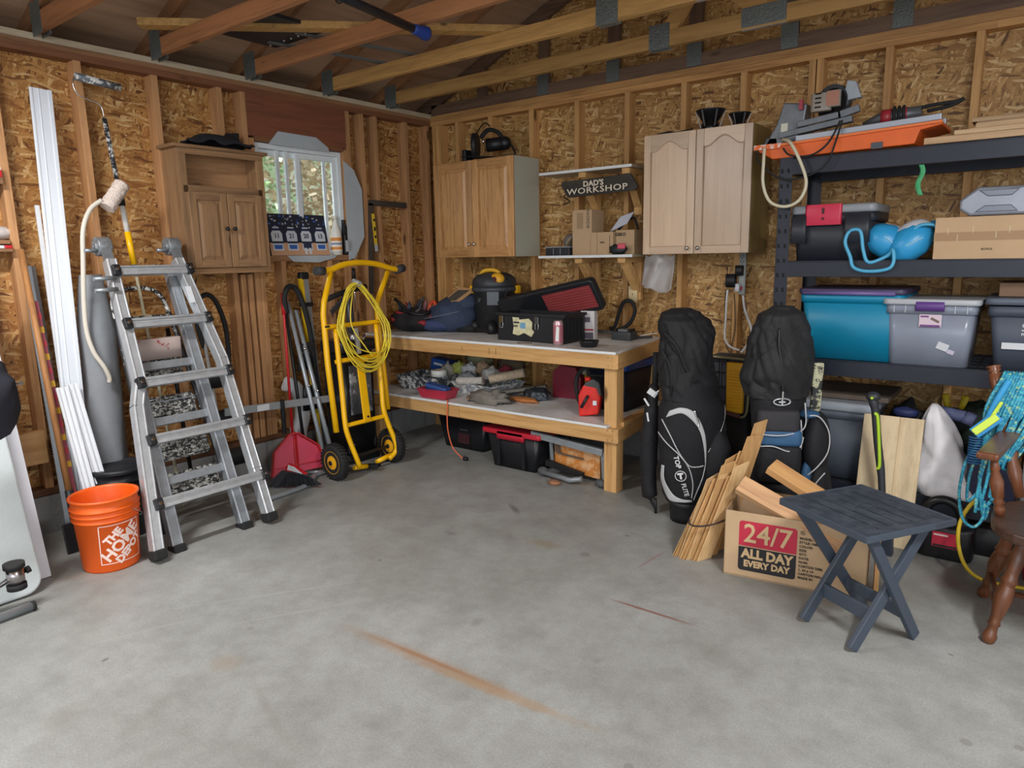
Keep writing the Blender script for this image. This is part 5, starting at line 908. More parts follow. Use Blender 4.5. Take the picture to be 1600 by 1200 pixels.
obj('carton',MB().bx(1.575,1.735,-.22,-.05,SH,SH+.315),cb,T,bevel=.002); lettering('KAONDIE',(1.705,-.2215,SH+.25),(0,0,-1),(1,0,0),.032,ink,T,sx=.9); obj('print_panel',MB().box((1.64,-.2213,SH+.24),(.05,.001,.11)).box((1.64,-.2216,SH+.24),(.044,.001,.104)),P('#9d8263',.8),T)
T=thing('cardboard_box','wide low cardboard carton beside the tall carton on the lower shelf','box',(1.83,-.2,SH))
obj('carton',MB().bx(1.738,1.915,-.235,-.05,SH,SH+.155),cb,T,bevel=.002); obj('tape_line',MB().box((1.79,-.2361,SH+.08),(.002,.001,.15)).box((1.83,-.2361,SH+.085),(.035,.001,.012)).box((1.89,-.2361,SH+.07),(.004,.001,.12)),P('#6b5640',.8),T)
T=thing('cardboard_box','small cardboard box behind the folded leaflet with dark lettering','box',(1.95,-.13,SH)); obj('carton',MB().bx(1.918,2.06,-.20,-.03,SH+.055,SH+.165).bx(1.918,2.06,-.20,-.03,SH,SH+.055),cb,T,bevel=.002); lettering('GEKO',(1.955,-.202,SH+.135),(1,0,0),(0,0,1),.03,ink,T,bold=.001)
simple('leaflet',MB().prism([(0,0),(.13,.02),(.17,.10),(.06,.095)],(1.85,-.16,SH+.158),(1,0,.25),(0,.45,.9),.002),P('#c6c9d6',.6),'white folded leaflet leaning on the small carton','leaflet')
simple('black_strap',MB().tube(spline([(1.88,-.10,SH+.17),(1.95,-.09,SH+.235),(2.0,-.09,SH+.245),(2.03,-.09,SH+.17)],6),.009,8),rubber,'black webbing handle looped above the small carton','strap')
T=thing('parts_organizer','clear lidded small-parts organizer on the left of the lower shelf','organizer',(1.46,-.17,SH)); obj('case',MB().bx(1.36,1.565,-.25,-.09,SH,SH+.055),P('#2b2d35',.3,0,.3,30),T,bevel=.004); obj('case_lid',MB().bx(1.355,1.57,-.255,-.085,SH+.056,SH+.064),P('#8b9098',.2),T,bevel=.002)
obj('divider',MB().box((1.43,-.2515,SH+.028),(.003,.002,.045)).box((1.49,-.2515,SH+.028),(.003,.002,.045)),P('#9aa0a8',.4),T)
T=thing('bowl_cap','grey domed cap resting tilted on the parts organizer','cap',(1.53,-.15,SH+.065)); obj('dome',MB().lathe([(.062,0),(.058,.03),(.035,.055),(.001,.062)],(1.53,-.15,SH+.095),rot=Matrix.Rotation(math.radians(-55),3,'Y'),n=24),P('#6a655f',.6),T); obj('brim',MB().lathe([(.066,-.004),(.07,0),(.066,.006)],(1.53,-.15,SH+.095),rot=Matrix.Rotation(math.radians(-55),3,'Y'),n=24),P('#9b8a70',.6),T)
T=thing('flashlight','small black lantern with red lens at the right end of the lower shelf','lantern',(1.98,-.24,SH)); obj('body',MB().ball((1.965,-.255,SH+.035),(.07,.035,.036),14,noisea=.25,seed=6,flatb=.034),P('#1f2428',.5),T); obj('lens',MB().box((2.005,-.278,SH+.055),(.055,.02,.035),(0,0,.2)),P('#c43c52',.4),T,bevel=.005); T.name='lantern'
# things on the oak cabinet: circular saw
OT=2.216
T=thing('circular_saw','black corded circular saw lying on top of the oak cabinet','circular saw',(.78,-.2,OT))
obj('motor',MB().cyl((.80,-.22,OT+.11),(.92,-.16,OT+.12),.05,18).ball((.93,-.16,OT+.12),(.05,.05,.05),12),P('#191a1d',.45),T); obj('blade_guard',MB().cyl((.70,-.26,OT+.115),(.73,-.245,OT+.115),.092,28),P('#1d1e22',.5),T); obj('base_plate',MB().box((.76,-.22,OT+.025),(.32,.13,.008),(0,.08,.2)),P('#202226',.4,.3),T,bevel=.002)
obj('handle',MB().tube(spline([(.74,-.22,OT+.17),(.80,-.20,OT+.225),(.88,-.18,OT+.20),(.92,-.16,OT+.14)],6),.017,8),rubber,T); obj('stand_foot',MB().box((.62,-.24,OT+.045),(.04,.10,.09)),black,T,bevel=.01); obj('power_cord',MB().tube(spline([(.93,-.15,OT+.12),(1.0,-.18,OT+.10),(1.07,-.22,OT+.03),(1.08,-.26,OT+.008),(.98,-.28,OT+.008)],6).copy() if False else spline([(.93,-.15,OT+.12),(1.0,-.18,OT+.10),(1.07,-.22,OT+.03),(1.08,-.26,OT+.008),(.98,-.28,OT+.008)],6),.007,6).tube(spline([(.66,-.24,OT+.14),(.69,-.22,OT+.2),(.76,-.2,OT+.28),(.82,-.2,OT+.25)],6),.005,6),rubber,T)
for c in ((.73,-.30,OT+.055),(.82,-.285,OT+.13)): obj('knob',MB().ball(c,.013,10),chrome,T)
# speakers
MT=2.225
for (x,y,r_,h,lab) in ((2.57,-.19,.085,.125,'larger bare black speaker with wires on the maple cabinet, left one'),(2.75,-.18,.062,.085,'smaller black speaker on the maple cabinet, right one')):
    t=thing('speaker_driver',lab,'speaker',(x,y,MT)); obj('magnet',MB().lathe([(r_*.62,0),(r_*.65,.006),(r_*.65,h*.35),(r_*.55,h*.4),(r_*.6,h*.5)],(x,y,MT),n=24),P('#101114',.2),t)
    obj('basket',MB().lathe([(r_*.6,h*.5),(r_,h*.92),(r_*1.06,h*.95),(r_*1.06,h),(r_*.95,h),(r_*.3,h*.7),(.001,h*.72)],(x,y,MT),n=28),P('#1a1b1e',.35),t); rb=MB()
    for k in range(6): a=k*PI/3+.3; rb.beam((x+math.cos(a)*r_*.66,y+math.sin(a)*r_*.66,MT+h*.2),(x+math.cos(a)*r_*1.04,y+math.sin(a)*r_*1.04,MT+h*.93),.008,.004)
    obj('spokes',rb,P('#8a8d92',.3,.7),t)
simple('speaker_wire',MB().tube(spline([(2.25,-.27,MT+.006),(2.32,-.25,MT+.018),(2.38,-.26,MT+.007),(2.44,-.22,MT+.02),(2.47,-.27,MT+.007),(2.50,-.30,MT+.012)],6),.006,6),black,'tangled black wire lying left of the speakers on the maple cabinet','wire')
# plastic bag, power strip, adapters
pb=MB(); pb.sheet(lambda u,v:V(2.08+.22*u-.03*v*(1-u)+.0*v,-.07+.03*math.sin(u*9+v*2)*v-.02*v,1.482-.27*v*(1-.35*abs(u-.65))-.03*noise.noise(V(u*4,v*3,0))),16,12,.003)
o=obj('plastic_bag',pb,P('#d9d9dc',.25,0,.1,10,key='film',alpha=.38)); tag(o,'translucent plastic bag hanging below the maple cabinet','bag')
T=thing('power_strip','grey vertical power strip screwed to a stud right of the maple cabinet','power strip',(2.745,-.01,1.22)); obj('strip_body',MB().rbox((2.745,-.012,1.35),(.045,.022,.27),.008),P('#aeb3b0',.5),T); ol=MB()
for z in (1.46,1.425): ol.box((2.737,-.0236,z),(.004,.001,.012)).box((2.752,-.0236,z),(.004,.001,.012)).box((2.745,-.0236,z-.014),(.006,.001,.006))
obj('outlet',ol,black,T); obj('switch',MB().box((2.745,-.026,1.255),(.016,.004,.024)),P('#a02a3c',.5),T)
for (x,z,w,h,lab) in ((2.685,1.305,.062,.085,'lower square black power adapter plugged beside the strip'),(2.737,1.37,.045,.065,'upper black power adapter plugged into the strip')):
    t=thing('power_adapter',lab,'adapter',(x,-.045,z-h/2)); obj('body',MB().rbox((x,-.048,z),(w,.045,h),.006),black,t)
simple('white_plug',MB().rbox((2.725,-.04,1.26),(.03,.03,.05),.006),white,'white plug on the power strip below the adapters','plug')
cm=P('#cfd0d0',.45)
simple('white_lead',MB().tube(spline([(2.665,-.05,1.245),(2.66,-.05,1.18),(2.655,-.04,1.05),(2.65,-.035,.96),(2.66,-.04,.91),(2.70,-.045,.87),(2.76,-.05,.855)],6),.007,8),cm,'white cord looping down on the left below the adapters','cord')
simple('white_lead',MB().tube(spline([(2.76,-.03,1.21),(2.78,-.04,1.12),(2.82,-.04,1.02),(2.83,-.04,.95),(2.80,-.05,.88),(2.77,-.055,.84)],6),.008,8),cm,'white cord curving down on the right of the power strip','cord')
simple('thin_cable',MB().tube(spline([(2.64,-.02,1.23),(2.625,.02,1.1),(2.63,.03,.9),(2.67,.03,.8),(2.67,.03,.7)],6),.003,6).tube(spline([(2.70,-.02,1.22),(2.71,-.012,1.0),(2.69,-.012,.85),(2.705,-.012,.7)],6),.003,6),black,'thin black cables hanging loosely behind the white cords','cable')
for (x,z,lab) in ((1.62,1.235,'cream outlet cover at the foot of the left lower bracket'),(1.975,1.205,'cream outlet cover at the foot of the right lower bracket')):
    t=thing('outlet_cover',lab,'outlet',(x,-.02,z-.06)); obj('cover',MB().rbox((x,-.05,z),(.072,.012,.115),.006),P('#d2bd92',.5),t); obj('mount_block',MB().bx(x-.03,x+.03,-.044,-.0,z-.05,z+.06),pineC,t); obj('socket',MB().box((x,-.0565,z),(.005,.001,.014)),ink,t)
# ================= HAND TRUCK =================
T=thing('hand_truck','yellow convertible hand truck with black wheels standing by the bench end','hand truck',(.6,-1.4,0)); HT=T
def onH(y,z,off=0): return V(.62-.14*z+off*.99,y,z+off*.14)
obj('handle_arch',MB().tube(spline([onH(-1.56,1.412),onH(-1.47,1.42),onH(-1.35,1.452),onH(-1.20,1.462),onH(-1.05,1.448),onH(-.92,1.415),onH(-.84,1.405)],6),.021,10),yel,T)
for a,b in (((-1.60,1.415),(-1.53,1.412)),((-.87,1.40),(-.795,1.415))): obj('grip',MB().cyl(onH(*a),onH(*b),.03,14),P('#3a3b3e',.7),T)
obj('upper_side',MB().tube([onH(-1.475,1.40),onH(-1.57,1.20),onH(-1.59,1.12),onH(-1.615,.80),onH(-1.63,.33)],.02,10),yel,T)
obj('upper_side',MB().tube([onH(-.955,1.39),onH(-1.10,1.18),onH(-1.115,1.10),onH(-1.13,.75),onH(-1.15,.40)],.02,10),yel,T)
obj('side_rail',MB().tube(spline([onH(-1.53,1.02,.03),onH(-1.555,.60,.03),onH(-1.57,.38,.03),onH(-1.56,.28,.03),onH(-1.52,.10,.04),onH(-1.50,.06,.02)],5),.018,10),yel,T)
obj('side_rail',MB().tube(spline([onH(-1.17,1.02,.03),onH(-1.20,.60,.03),onH(-1.215,.42,.03),onH(-1.19,.30,.03),onH(-1.155,.15,.04),onH(-1.16,.09,.03),onH(-1.22,.05,.02)],5),.018,10),yel,T)
for ya,yb_,z in ((-1.60,-1.13,1.035),(-1.56,-1.20,.80),(-1.56,-1.215,.36)): obj('cross_bar',MB().beam(onH(ya,z,.02),onH(yb_,z+.0,.02),.028,.034,NRM),yel,T,bevel=.004)
obj('center_bar',MB().beam(onH(-1.37,.80,.04),onH(-1.385,.36,.04),.062,.012,(1,0,0)),yel,T,bevel=.003); obj('center_bracket',MB().box(onH(-1.37,.79,.05),(.03,.11,.04)),yel,T,bevel=.006)
obj('caster_bracket',MB().beam(onH(-1.36,1.01,.03),onH(-1.36,.83,.03),.03,.02,NRM),P('#c3c5c2',.4,.5),T,bevel=.003)
obj('axle',MB().cyl((.57,-1.66,.125),(.57,-1.15,.125),.012,10),black,T); obj('base_bar',MB().tube([(.61,-1.53,.06),(.62,-1.42,.045)],.018,8),yel,T); obj('base_bar',MB().tube([(.61,-1.32,.05),(.61,-1.18,.07)],.018,8),yel,T)
obj('toe_plate',MB().beam((.50,-1.42,.02),(.68,-1.36,.045),.05,.025),black,T,bevel=.003)
for y in (-1.655,-1.135):
    w=MB().lathe([(.075,-.028),(.105,-.032),(.122,-.022),(.126,0),(.122,.022),(.105,.032),(.075,.028)],(.57,y,.126),axis='y',n=36)
    for k in range(30):
        a=2*PI*k/30; w.box((.57+math.cos(a)*.124,y,.126+math.sin(a)*.124),(.014,.05,.008),(0,-a,0))
    wo=obj('wheel',w,rubber,T); hb=MB().lathe([(.02,-.036),(.03,-.034),(.06,-.024),(.076,-.028),(.079,-.03),(.079,.03),(.076,.028),(.06,.02),(.03,.03),(.02,.034)],(.57,y,.126),axis='y',n=28); obj('wheel_hub',hb,P('#e0a11a',.4),wo); obj('hub_cap',MB().cyl((.57,y-.044,.126),(.57,y+.044,.126),.016,10),black,wo)
for y,z in ((-1.60,1.04),(-1.13,1.12),(-1.53,.22),(-1.17,.27),(-1.38,.39)): obj('bolt',MB().cyl(onH(y,z,.02),onH(y,z,.055),.008,8),black,T)
# coil of yellow cord
r=random.Random(8); YC=thing('extension_cord','coiled thin yellow extension cord draped over the hand truck','cord',(.55,-1.33,.72)); ycm=P('#e6cf3c',.45)
for k in range(9):
    a=r.uniform(.19,.235); hgt=r.uniform(.26,.31); cyy=-1.345+r.uniform(-.02,.02); top=1.315+r.uniform(-.012,.0); n=28; pts=[]
    for i in range(n):
        t=2*PI*i/n; yy=math.sin(t)*a*(1-.45*max(0,math.cos(t)))+.10*(1-math.cos(t))/2*.4; zz=top-hgt+math.cos(t)*hgt; pts.append(onH(cyy+yy,zz,.075+.006*k*.5+.01*math.sin(3*t+k)))
    obj('cord_loop',MB().tube(pts,.0046,6,closed=True),ycm,YC)
obj('cord_tail',MB().tube(spline([onH(-1.33,1.30,.08),onH(-1.50,1.12,.08),onH(-1.52,.98,.1),onH(-1.40,.86,.1),onH(-1.22,.82,.1),onH(-1.12,.9,.09)],6),.0046,6).tube(spline([onH(-1.36,1.30,.08),onH(-1.44,1.05,.09),onH(-1.36,.88,.1),onH(-1.30,.80,.1)],6),.0046,6),ycm,YC)
obj('wrap_clip',MB().cyl(onH(-1.33,1.33,.05),onH(-1.33,1.30,.11),.02,10),P('#9fa3a0',.4),YC)
# black machine behind the hand truck
T=thing('pressure_washer','black wheeled machine with T-handle standing behind the hand truck','machine',(.32,-1.25,0)); T.name='wheeled_machine'
obj('body',MB().rbox((.26,-1.24,.42),(.24,.30,.80),.04),P('#131418',.35,0,.2,10),T); obj('silver_panel',MB().rbox((.385,-1.24,.55),(.02,.20,.36),.01),splatter('#5c6066','#b3b6ba',.55,9),T); obj('top_cover',MB().rbox((.27,-1.24,.87),(.26,.34,.09),.04,zr=.02),P('#1d1e21',.3),T)
obj('chrome_collar',MB().lathe([(.07,0),(.075,.01),(.075,.05),(.06,.06)],(.33,-1.22,.90),n=24),chrome,T); obj('mast',MB().cyl((.30,-1.22,.9),(.28,-1.22,1.26),.028,12),P('#3c3e42',.4),T)
obj('t_handle',MB().tube([(.30,-1.44,1.21),(.29,-1.34,1.235),(.28,-1.22,1.26),(.28,-1.05,1.285)],.02,10),rubber,T); obj('brace',MB().beam((.31,-1.40,1.12),(.29,-1.24,1.23),.02,.03),P('#3c3e42',.4),T)
for y in (-1.355,-1.12): obj('wheel',MB().lathe([(.03,-.02),(.11,-.02),(.12,0),(.11,.02),(.03,.02)],(.27,y,.12),axis='y',n=24),rubber,T)
obj('base',MB().rbox((.28,-1.24,.03),(.22,.30,.05),.02),black,T)
# ================= GOLF BAGS =================
bagk=P('#111217',.8,0,.15,10,.3,60,key='bag_cloth'); hoodk=P('#121316',.75,0,.25,7,.6,18,key='hood_cloth'); silv=P('#b3b4b6',.5,0,.05,key='piping'); bluep=P('#2d5478',.7,0,.15,9)
class Bag:
    def __init__(s,keys,er,ef): s.k=keys; s.er=Vector(er).normalized(); s.ef=Vector(ef).normalized()
    def at(s,z):
        k=s.k
        if z<=k[0][0]: return k[0]
        for a,b in zip(k[:-1],k[1:]):
            if z<=b[0]:
                t=(z-a[0])/(b[0]-a[0]); t=t*t*(3-2*t); return tuple(x+(y-x)*t for x,y in zip(a,b))
        return k[-1]
    def pt(s,u,z,off=0):
        _,cx,cy,rx,ry=s.at(z); u=max(-1,min(1,u)); f=math.sqrt(max(0,1-u*u)); return V(cx,cy,z)+s.er*(u*(rx+off))+s.ef*(f*(ry+off))
    def body(s,z0,z1,n=24,m=26,nz=0,seed=0,nsc=3,fold=0):
        rings=[]
        for i in range(n+1):
            z=z0+(z1-z0)*i/n; _,cx,cy,rx,ry=s.at(z); r=[]
            for j in range(m):
                a=2*PI*j/m; k=1+(nz*noise.noise(V(math.cos(a)*nsc*.5,math.sin(a)*nsc*.5,z*nsc*2+seed))-nz*.55*(1-min(1,abs(noise.noise(V(math.cos(a)*1.6+z*5,math.sin(a)*1.6,z*4+seed*2)))*7)) if nz else 0)-(fold*max(0,1-6*abs(noise.noise(V(math.cos(a)*1.5+z*3,math.sin(a)*1.5-z*5,z*5+seed*3.7)))) if fold else 0); r.append(V(cx,cy,z)+s.er*(math.cos(a)*rx*k)+s.ef*(math.sin(a)*ry*k))
            rings.append(r)
        return MB().loft(rings)
    def line(s,pts,r,off=.003,n=6): return MB().tube([s.pt(p.x,p.y,off) for p in spline([(a,b,0) for a,b in pts],n)],r,6)
    def band(s,A,B,off=.006,n=8,th=.003):
        a=spline([(x,y,0) for x,y in A],n); b=spline([(x,y,0) for x,y in B],n); k=min(len(a),len(b))
        return MB().sheet(lambda u,v:s.pt(a[round(u*(k-1))].x*(1-v)+b[round(u*(k-1))].x*v,a[round(u*(k-1))].y*(1-v)+b[round(u*(k-1))].y*v,off),k-1,4,th)
    def draw(s,mb,u0,z0,off=.005):
        mb.v=[s.pt(u0+p.x/s.at(z0+p.y)[3],z0+p.y,off+p.z) for p in mb.v]; return mb
ER=(.79,.61,0); EF=(.42,-.91,0)
G=thing('golf_bag','black golf bag with silver trim and white lettering standing by the bench corner','golf bag',(2.83,-.93,0))
g=Bag([(0,2.835,-.93,.125,.12),(.10,2.835,-.93,.13,.125),(.14,2.83,-.93,.165,.135),(.30,2.83,-.94,.185,.15),(.50,2.83,-.95,.19,.155),(.64,2.82,-.95,.185,.15),(.72,2.81,-.95,.15,.14),(.80,2.80,-.95,.14,.135)],ER,EF)
obj('bag_body',g.body(.12,.80,22,28,.04,1),bagk,G); obj('base_cup',g.body(.0,.125,4,28),P('#121417',.5,0,.2,10),G)
h=Bag([(.70,2.80,-.95,.155,.14),(.80,2.795,-.95,.158,.145),(.95,2.79,-.95,.16,.15),(1.05,2.785,-.95,.158,.15),(1.12,2.765,-.95,.145,.14),(1.165,2.745,-.95,.115,.115),(1.19,2.745,-.95,.06,.06)],ER,EF)
obj('travel_hood',h.body(.70,1.19,70,90,.13,4,3.2,.075),hoodk,G); obj('hood_fold',h.line([(-.75,1.07),(-.35,1.0),(-.1,.90),(0,.87)],.009,.002),hoodk,G); obj('hood_zip',h.line([(-.85,.98),(-.6,.9),(-.55,.8),(-.6,.73)],.004),black,G)
obj('silver_trim',g.band([(-.62,.655),(-.30,.675),(.05,.655),(.28,.58),(.38,.47),(.38,.36)],[(-.72,.615),(-.30,.645),(.0,.61),(.2,.55),(.32,.45),(.36,.36)]),silv,G)
obj('silver_trim',g.band([(.99,.66),(.97,.60),(.75,.52),(.44,.43)],[(.99,.60),(.93,.58),(.72,.50),(.44,.425)]),silv,G)
obj('silver_trim',g.band([(-.80,.34),(-.80,.25),(-.62,.18),(-.35,.155),(.0,.15)],[(-.88,.34),(-.92,.22),(-.75,.14),(-.35,.135),(.0,.14)]),silv,G)
obj('piping',g.line([(-.85,.60),(-.62,.52),(-.35,.42),(-.10,.355),(.12,.345),(.32,.35)],.0035),silv,G); obj('piping',g.line([(-.97,.52),(-.70,.47),(-.35,.41),(-.1,.34),(.02,.25),(-.02,.16)],.0035),silv,G); obj('piping',g.line([(.38,.36),(.30,.28),(.15,.2),(.05,.15)],.003),silv,G)
obj('zip_pull',g.line([(.08,.66),(.18,.60),(.17,.57)],.006,.01),chrome,G); obj('side_pocket',MB().ball(g.pt(.78,.36,-.02),(.09,.09,.18),16,noisea=.1,seed=2),bagk,G)
tw=P('#d9dadc',.6)
def vtext(t,s,u,z,bold=.001):
    m=text_mb(t,s,bold=bold,extr=.0003); m.xf(Matrix.Rotation(-PI/2+.22,4,'Z')); return obj('lettering',g.draw(m,u,z),tw,G)
vtext('TOP',.037,-.43,.372); vtext('FLITE',.034,-.22,.212,.0006)
ringm=MB().tube([(math.cos(a)*.029,math.sin(a)*.029,0) for a in [2*PI*i/28 for i in range(28)]],.0022,6,closed=True); obj('emblem_ring',g.draw(ringm,-.33,.293),tw,G)
m=text_mb('T',.045,bold=.003,extr=.0003); m.xf(Matrix.Rotation(.2,4,'Z')); obj('emblem',g.draw(m,-.33,.291),tw,G)
simple('bag_tag',MB().box((3.03,-1.12,.20),(.05,.004,.09),(0,.5,.5)),P('#b9c2d2',.5),'pale tag card tucked between the golf bag and the cedar shims','tag')
T=thing('umbrella','closed black golf umbrella in a sleeve leaning against the left golf bag','umbrella',(2.59,-.99,0))
obj('canopy',MB().tube(spline([(2.635,-.99,.03),(2.60,-.99,.10),(2.585,-.985,.3),(2.59,-.98,.5),(2.60,-.975,.64),(2.605,-.97,.76)],5),[.008]*5+[.045]*5+[.052]*5+[.045]*5+[.03]*5+[.016],12),bagk,T); obj('tip',MB().cyl((2.64,-.99,0),(2.635,-.99,.09),.009,8),black,T); obj('grip',MB().tube([(2.61,-.97,.75),(2.612,-.965,.94)],.018,12),rubber,T)
for _a,_b,_w in (((2.595,-1.02,.73),(2.635,-1.0,.70),.035),((2.62,-1.03,.70),(2.65,-1.0,.73),.008),((2.57,-1.02,.68),(2.60,-1.02,.64),.01),((2.59,-1.02,.60),(2.60,-1.02,.55),.01)): obj('white_mark',MB().beam(_a,_b,_w,.006,(0,-1,0)),tw,T)
G2=thing('golf_bag','black and blue golf bag with hooded top standing behind the cardboard box','golf bag',(3.33,-.93,0))
k2=Bag([(0,3.30,-.93,.13,.12),(.12,3.30,-.93,.14,.13),(.5,3.30,-.93,.14,.135),(.80,3.28,-.93,.145,.14)],ER,EF)
obj('bag_body',k2.body(0,.80,14,26,.02,2),bagk,G2)
h2=Bag([(.74,3.28,-.93,.165,.15),(.86,3.275,-.93,.178,.16),(.95,3.28,-.93,.172,.16),(1.03,3.275,-.93,.165,.155),(1.10,3.28,-.93,.15,.14),(1.17,3.285,-.93,.125,.12),(1.215,3.285,-.93,.06,.06)],ER,EF)
obj('travel_hood',h2.body(.76,1.215,70,90,.15,9,3.2,.075),P('#1c1d1f',.75,0,.25,8,.6,18),G2); obj('hood_zip',h2.line([(-.2,1.12),(-.12,1.0),(0,.9),(.02,.80)],.006,.004),black,G2); obj('zip_pull',MB().box(h2.pt(.02,.79,.012),(.008,.008,.04)),chrome,G2)
em=MB().tube([(math.cos(a)*.038,math.sin(a)*.017,0) for a in [2*PI*i/24 for i in range(24)]],.004,6,closed=True).box((0,0,0),(.03,.008,.003)).box((0,0,0),(.008,.03,.003)); obj('emblem',k2.draw(em,.0,.755,.012),P('#c3c5c8',.3,.6),G2)
def pocket(name,u,z,sx,sy,sz,m,par=G2,b=k2,**k): return obj(name,MB().rbox(b.pt(u,z,.0)+b.ef*0,(sx,sy,sz),min(sx,sy)*.4,rot=(0,0,.43),zr=.02,**k),m,par)
pocket('front_pocket',-.15,.66,.20,.08,.11,P('#2c2b30',.8,0,.15,9)); pocket('blue_pocket',-.1,.575,.20,.075,.085,bluep); pocket('lower_pocket',-.15,.44,.21,.09,.19,bagk); pocket('shoe_pocket',-.1,.25,.20,.08,.17,bagk)
for pts in ([(-.75,.60),(-.4,.595),(.1,.60),(.55,.63),(.57,.75)],[(-.7,.53),(-.3,.54),(.1,.515),(.4,.53),(.5,.58)]): obj('piping',k2.line(pts,.0035,.052),silv,G2)
obj('zip_pull',MB().box(k2.pt(-.82,.58,.03),(.01,.01,.05)).box(k2.pt(-.85,.50,.03),(.01,.01,.05)),chrome,G2)
obj('side_pocket',MB().ball((3.475,-.90,.52),(.065,.10,.17),16,noisea=.05),bagk,G2); obj('side_pocket',MB().ball((3.50,-.91,.28),(.06,.09,.16),16,noisea=.05),bagk,G2)
obj('piping',MB().tube(spline([(3.44,-.98,.68),(3.50,-.975,.68),(3.54,-.94,.6),(3.54,-.94,.5),(3.50,-.98,.42),(3.44,-1.0,.36)],5),.0035,6).tube(spline([(3.42,-1.0,.66),(3.43,-1.005,.55),(3.42,-1.0,.42)],5),.004,6).tube(spline([(3.54,-.97,.40),(3.50,-1.0,.33),(3.47,-1.0,.2),(3.47,-1.0,.12)],5),.0035,6),silv,G2)
obj('blue_panel',MB().ball((3.45,-.95,.35),(.03,.06,.10),12),bluep,G2); obj('blue_panel',MB().ball((3.44,-.93,.68),(.05,.06,.02),12),bluep,G2)
simple('camo_cloth',MB().box((3.445,-.84,.80),(.05,.03,.26),(0,.02,.4)),splatter('#17181a','#b9b796',.48,12),'strip of camouflage cloth beside the hood of the blue golf bag','cloth',bevel=.008)
# crate with yellow panel between the bags
T=thing('folding_cart','black mesh cart with yellow ribbed lid panel between the two golf bags','cart',(2.98,-.45,0))
fr=MB(); a=.0
fr.tube(spline([(2.80,-.52,.83),(2.81,-.52,.865),(2.84,-.52,.872),(3.02,-.52,.868),(3.055,-.52,.86),(3.062,-.52,.82),(3.06,-.52,.56),(3.02,-.52,.52)],4),.008,8); obj('rim',fr,P('#8f8b68',.5,.3),T)
w=MB(); [w.beam((2.80,-.51,z),(3.05,-.51,z),.006,.008) for z in (.60,.69,.78,.85)]; [w.beam((x,-.51,.52),(x,-.51,.86),.008,.006,(0,1,0)) for x in (2.82,2.88,2.93)]; obj('grid',w,black,T)
obj('basket',MB().rbox((2.93,-.40,.70),(.25,.18,.34),.03),P('#43464e',.7),T); obj('base_frame',MB().rbox((2.94,-.40,.27),(.26,.24,.52),.03),P('#141518',.6,0,.2),T)
yp=obj('yellow_panel',MB().rbox((2.995,-.545,.70),(.115,.035,.30),.016,zr=.008,taper=(.9,1)),P('#e0a51f',.4),T); rb=MB(); [rb.box((2.995,-.5655,.585+i*.018),(.075,.006,.006)) for i in range(13)]; obj('rib',rb,P('#d79a1a',.4),yp)
T.location.x-=.075
simple('small_clamp',MB().beam((2.88,-.60,.56),(2.97,-.60,.545),.02,.02).beam((2.88,-.60,.56),(2.86,-.60,.60),.012,.015),P('#55302a',.5),'small dark clamp hanging below the yellow panel','clamp')
# ================= SHIMS AND BOX =================
shm=[wood('#d0a670','#b38550','z',.7,1.2,False),wood('#c49a66','#a67a48','z',.7,1.2,False),wood('#d8b584','#bb915d','z',.7,1.2,False)]
r=random.Random(12); k=0; BT=None
shl='thin cedar shingle in the strapped bundle leaning on the cardboard box'
for row,(yy,n) in enumerate(((-1.44,9),(-1.36,8),(-1.28,6))):
    for i in range(n):
        t=i/(n-1); b=V(2.985+.13*t+row*.01,yy+r.uniform(-.01,.01),.001); tp=V(3.08+.17*t+r.uniform(-.015,.02)+row*.012,yy+.10+r.uniform(-.02,.03),.36+.22*t*(.7+.3*row)+r.uniform(-.04,.03))
        d=(tp-b); w=r.uniform(.035,.05); ww=V(.42,.9,0).normalized(); up=d.normalized().cross(ww)
        th=.006; cut=r.uniform(.0,.03)
        vs=[b-ww*w-up*.002,b+ww*w-up*.002,tp+ww*w*.9-up*th/2,tp-ww*w-up*th/2-d.normalized()*cut]; vs2=[v+up*(.003 if q<2 else th) for q,v in enumerate(vs)]
        mb=MB().add(vs+vs2,[(0,3,2,1),(4,5,6,7),(0,1,5,4),(1,2,6,5),(2,3,7,6),(3,0,4,7)])
        o=obj('cedar_shingle',mb,shm[k%3]); tag(o,shl,'shingle','cedar shingles in the strapped bundle'); k+=1
c=V(3.115,-1.36,.20); st=[c+V(.095*math.cos(a),.15*math.sin(a),.02*math.cos(a)) for a in [2*PI*i/30 for i in range(30)]]
simple('bundle_strap',MB().tube(st,.0045,6,closed=True),P('#3a2a2a',.7),'dark elastic strap binding the bundle of cedar shingles','strap')
BX=thing('cardboard_box','open cardboard box with red and black slogan holding scrap lumber','box',(3.55,-1.32,0))
bo=V(3.246,-1.515,0); bu=V(.602,.088,0).normalized(); bv=V(-.088,.602,0).normalized(); BWd,BD_,BH=.60,.34,.315
def bp(u,v,z): return bo+bu*u+bv*v+V(0,0,z)
def panel(u0,v0,u1,v1,z0,z1,name,th=.004):
    a=bp(u0,v0,z0); b=bp(u1,v1,z0); d=(b-a).normalized(); n=V(-d.y,d.x,0)
    return obj(name,MB().add([a,b,b+n*th,a+n*th]+[p+V(0,0,z1-z0) for p in (a,b,b+n*th,a+n*th)],[(0,3,2,1),(4,5,6,7),(0,1,5,4),(1,2,6,5),(2,3,7,6),(3,0,4,7)]),cb,BX)
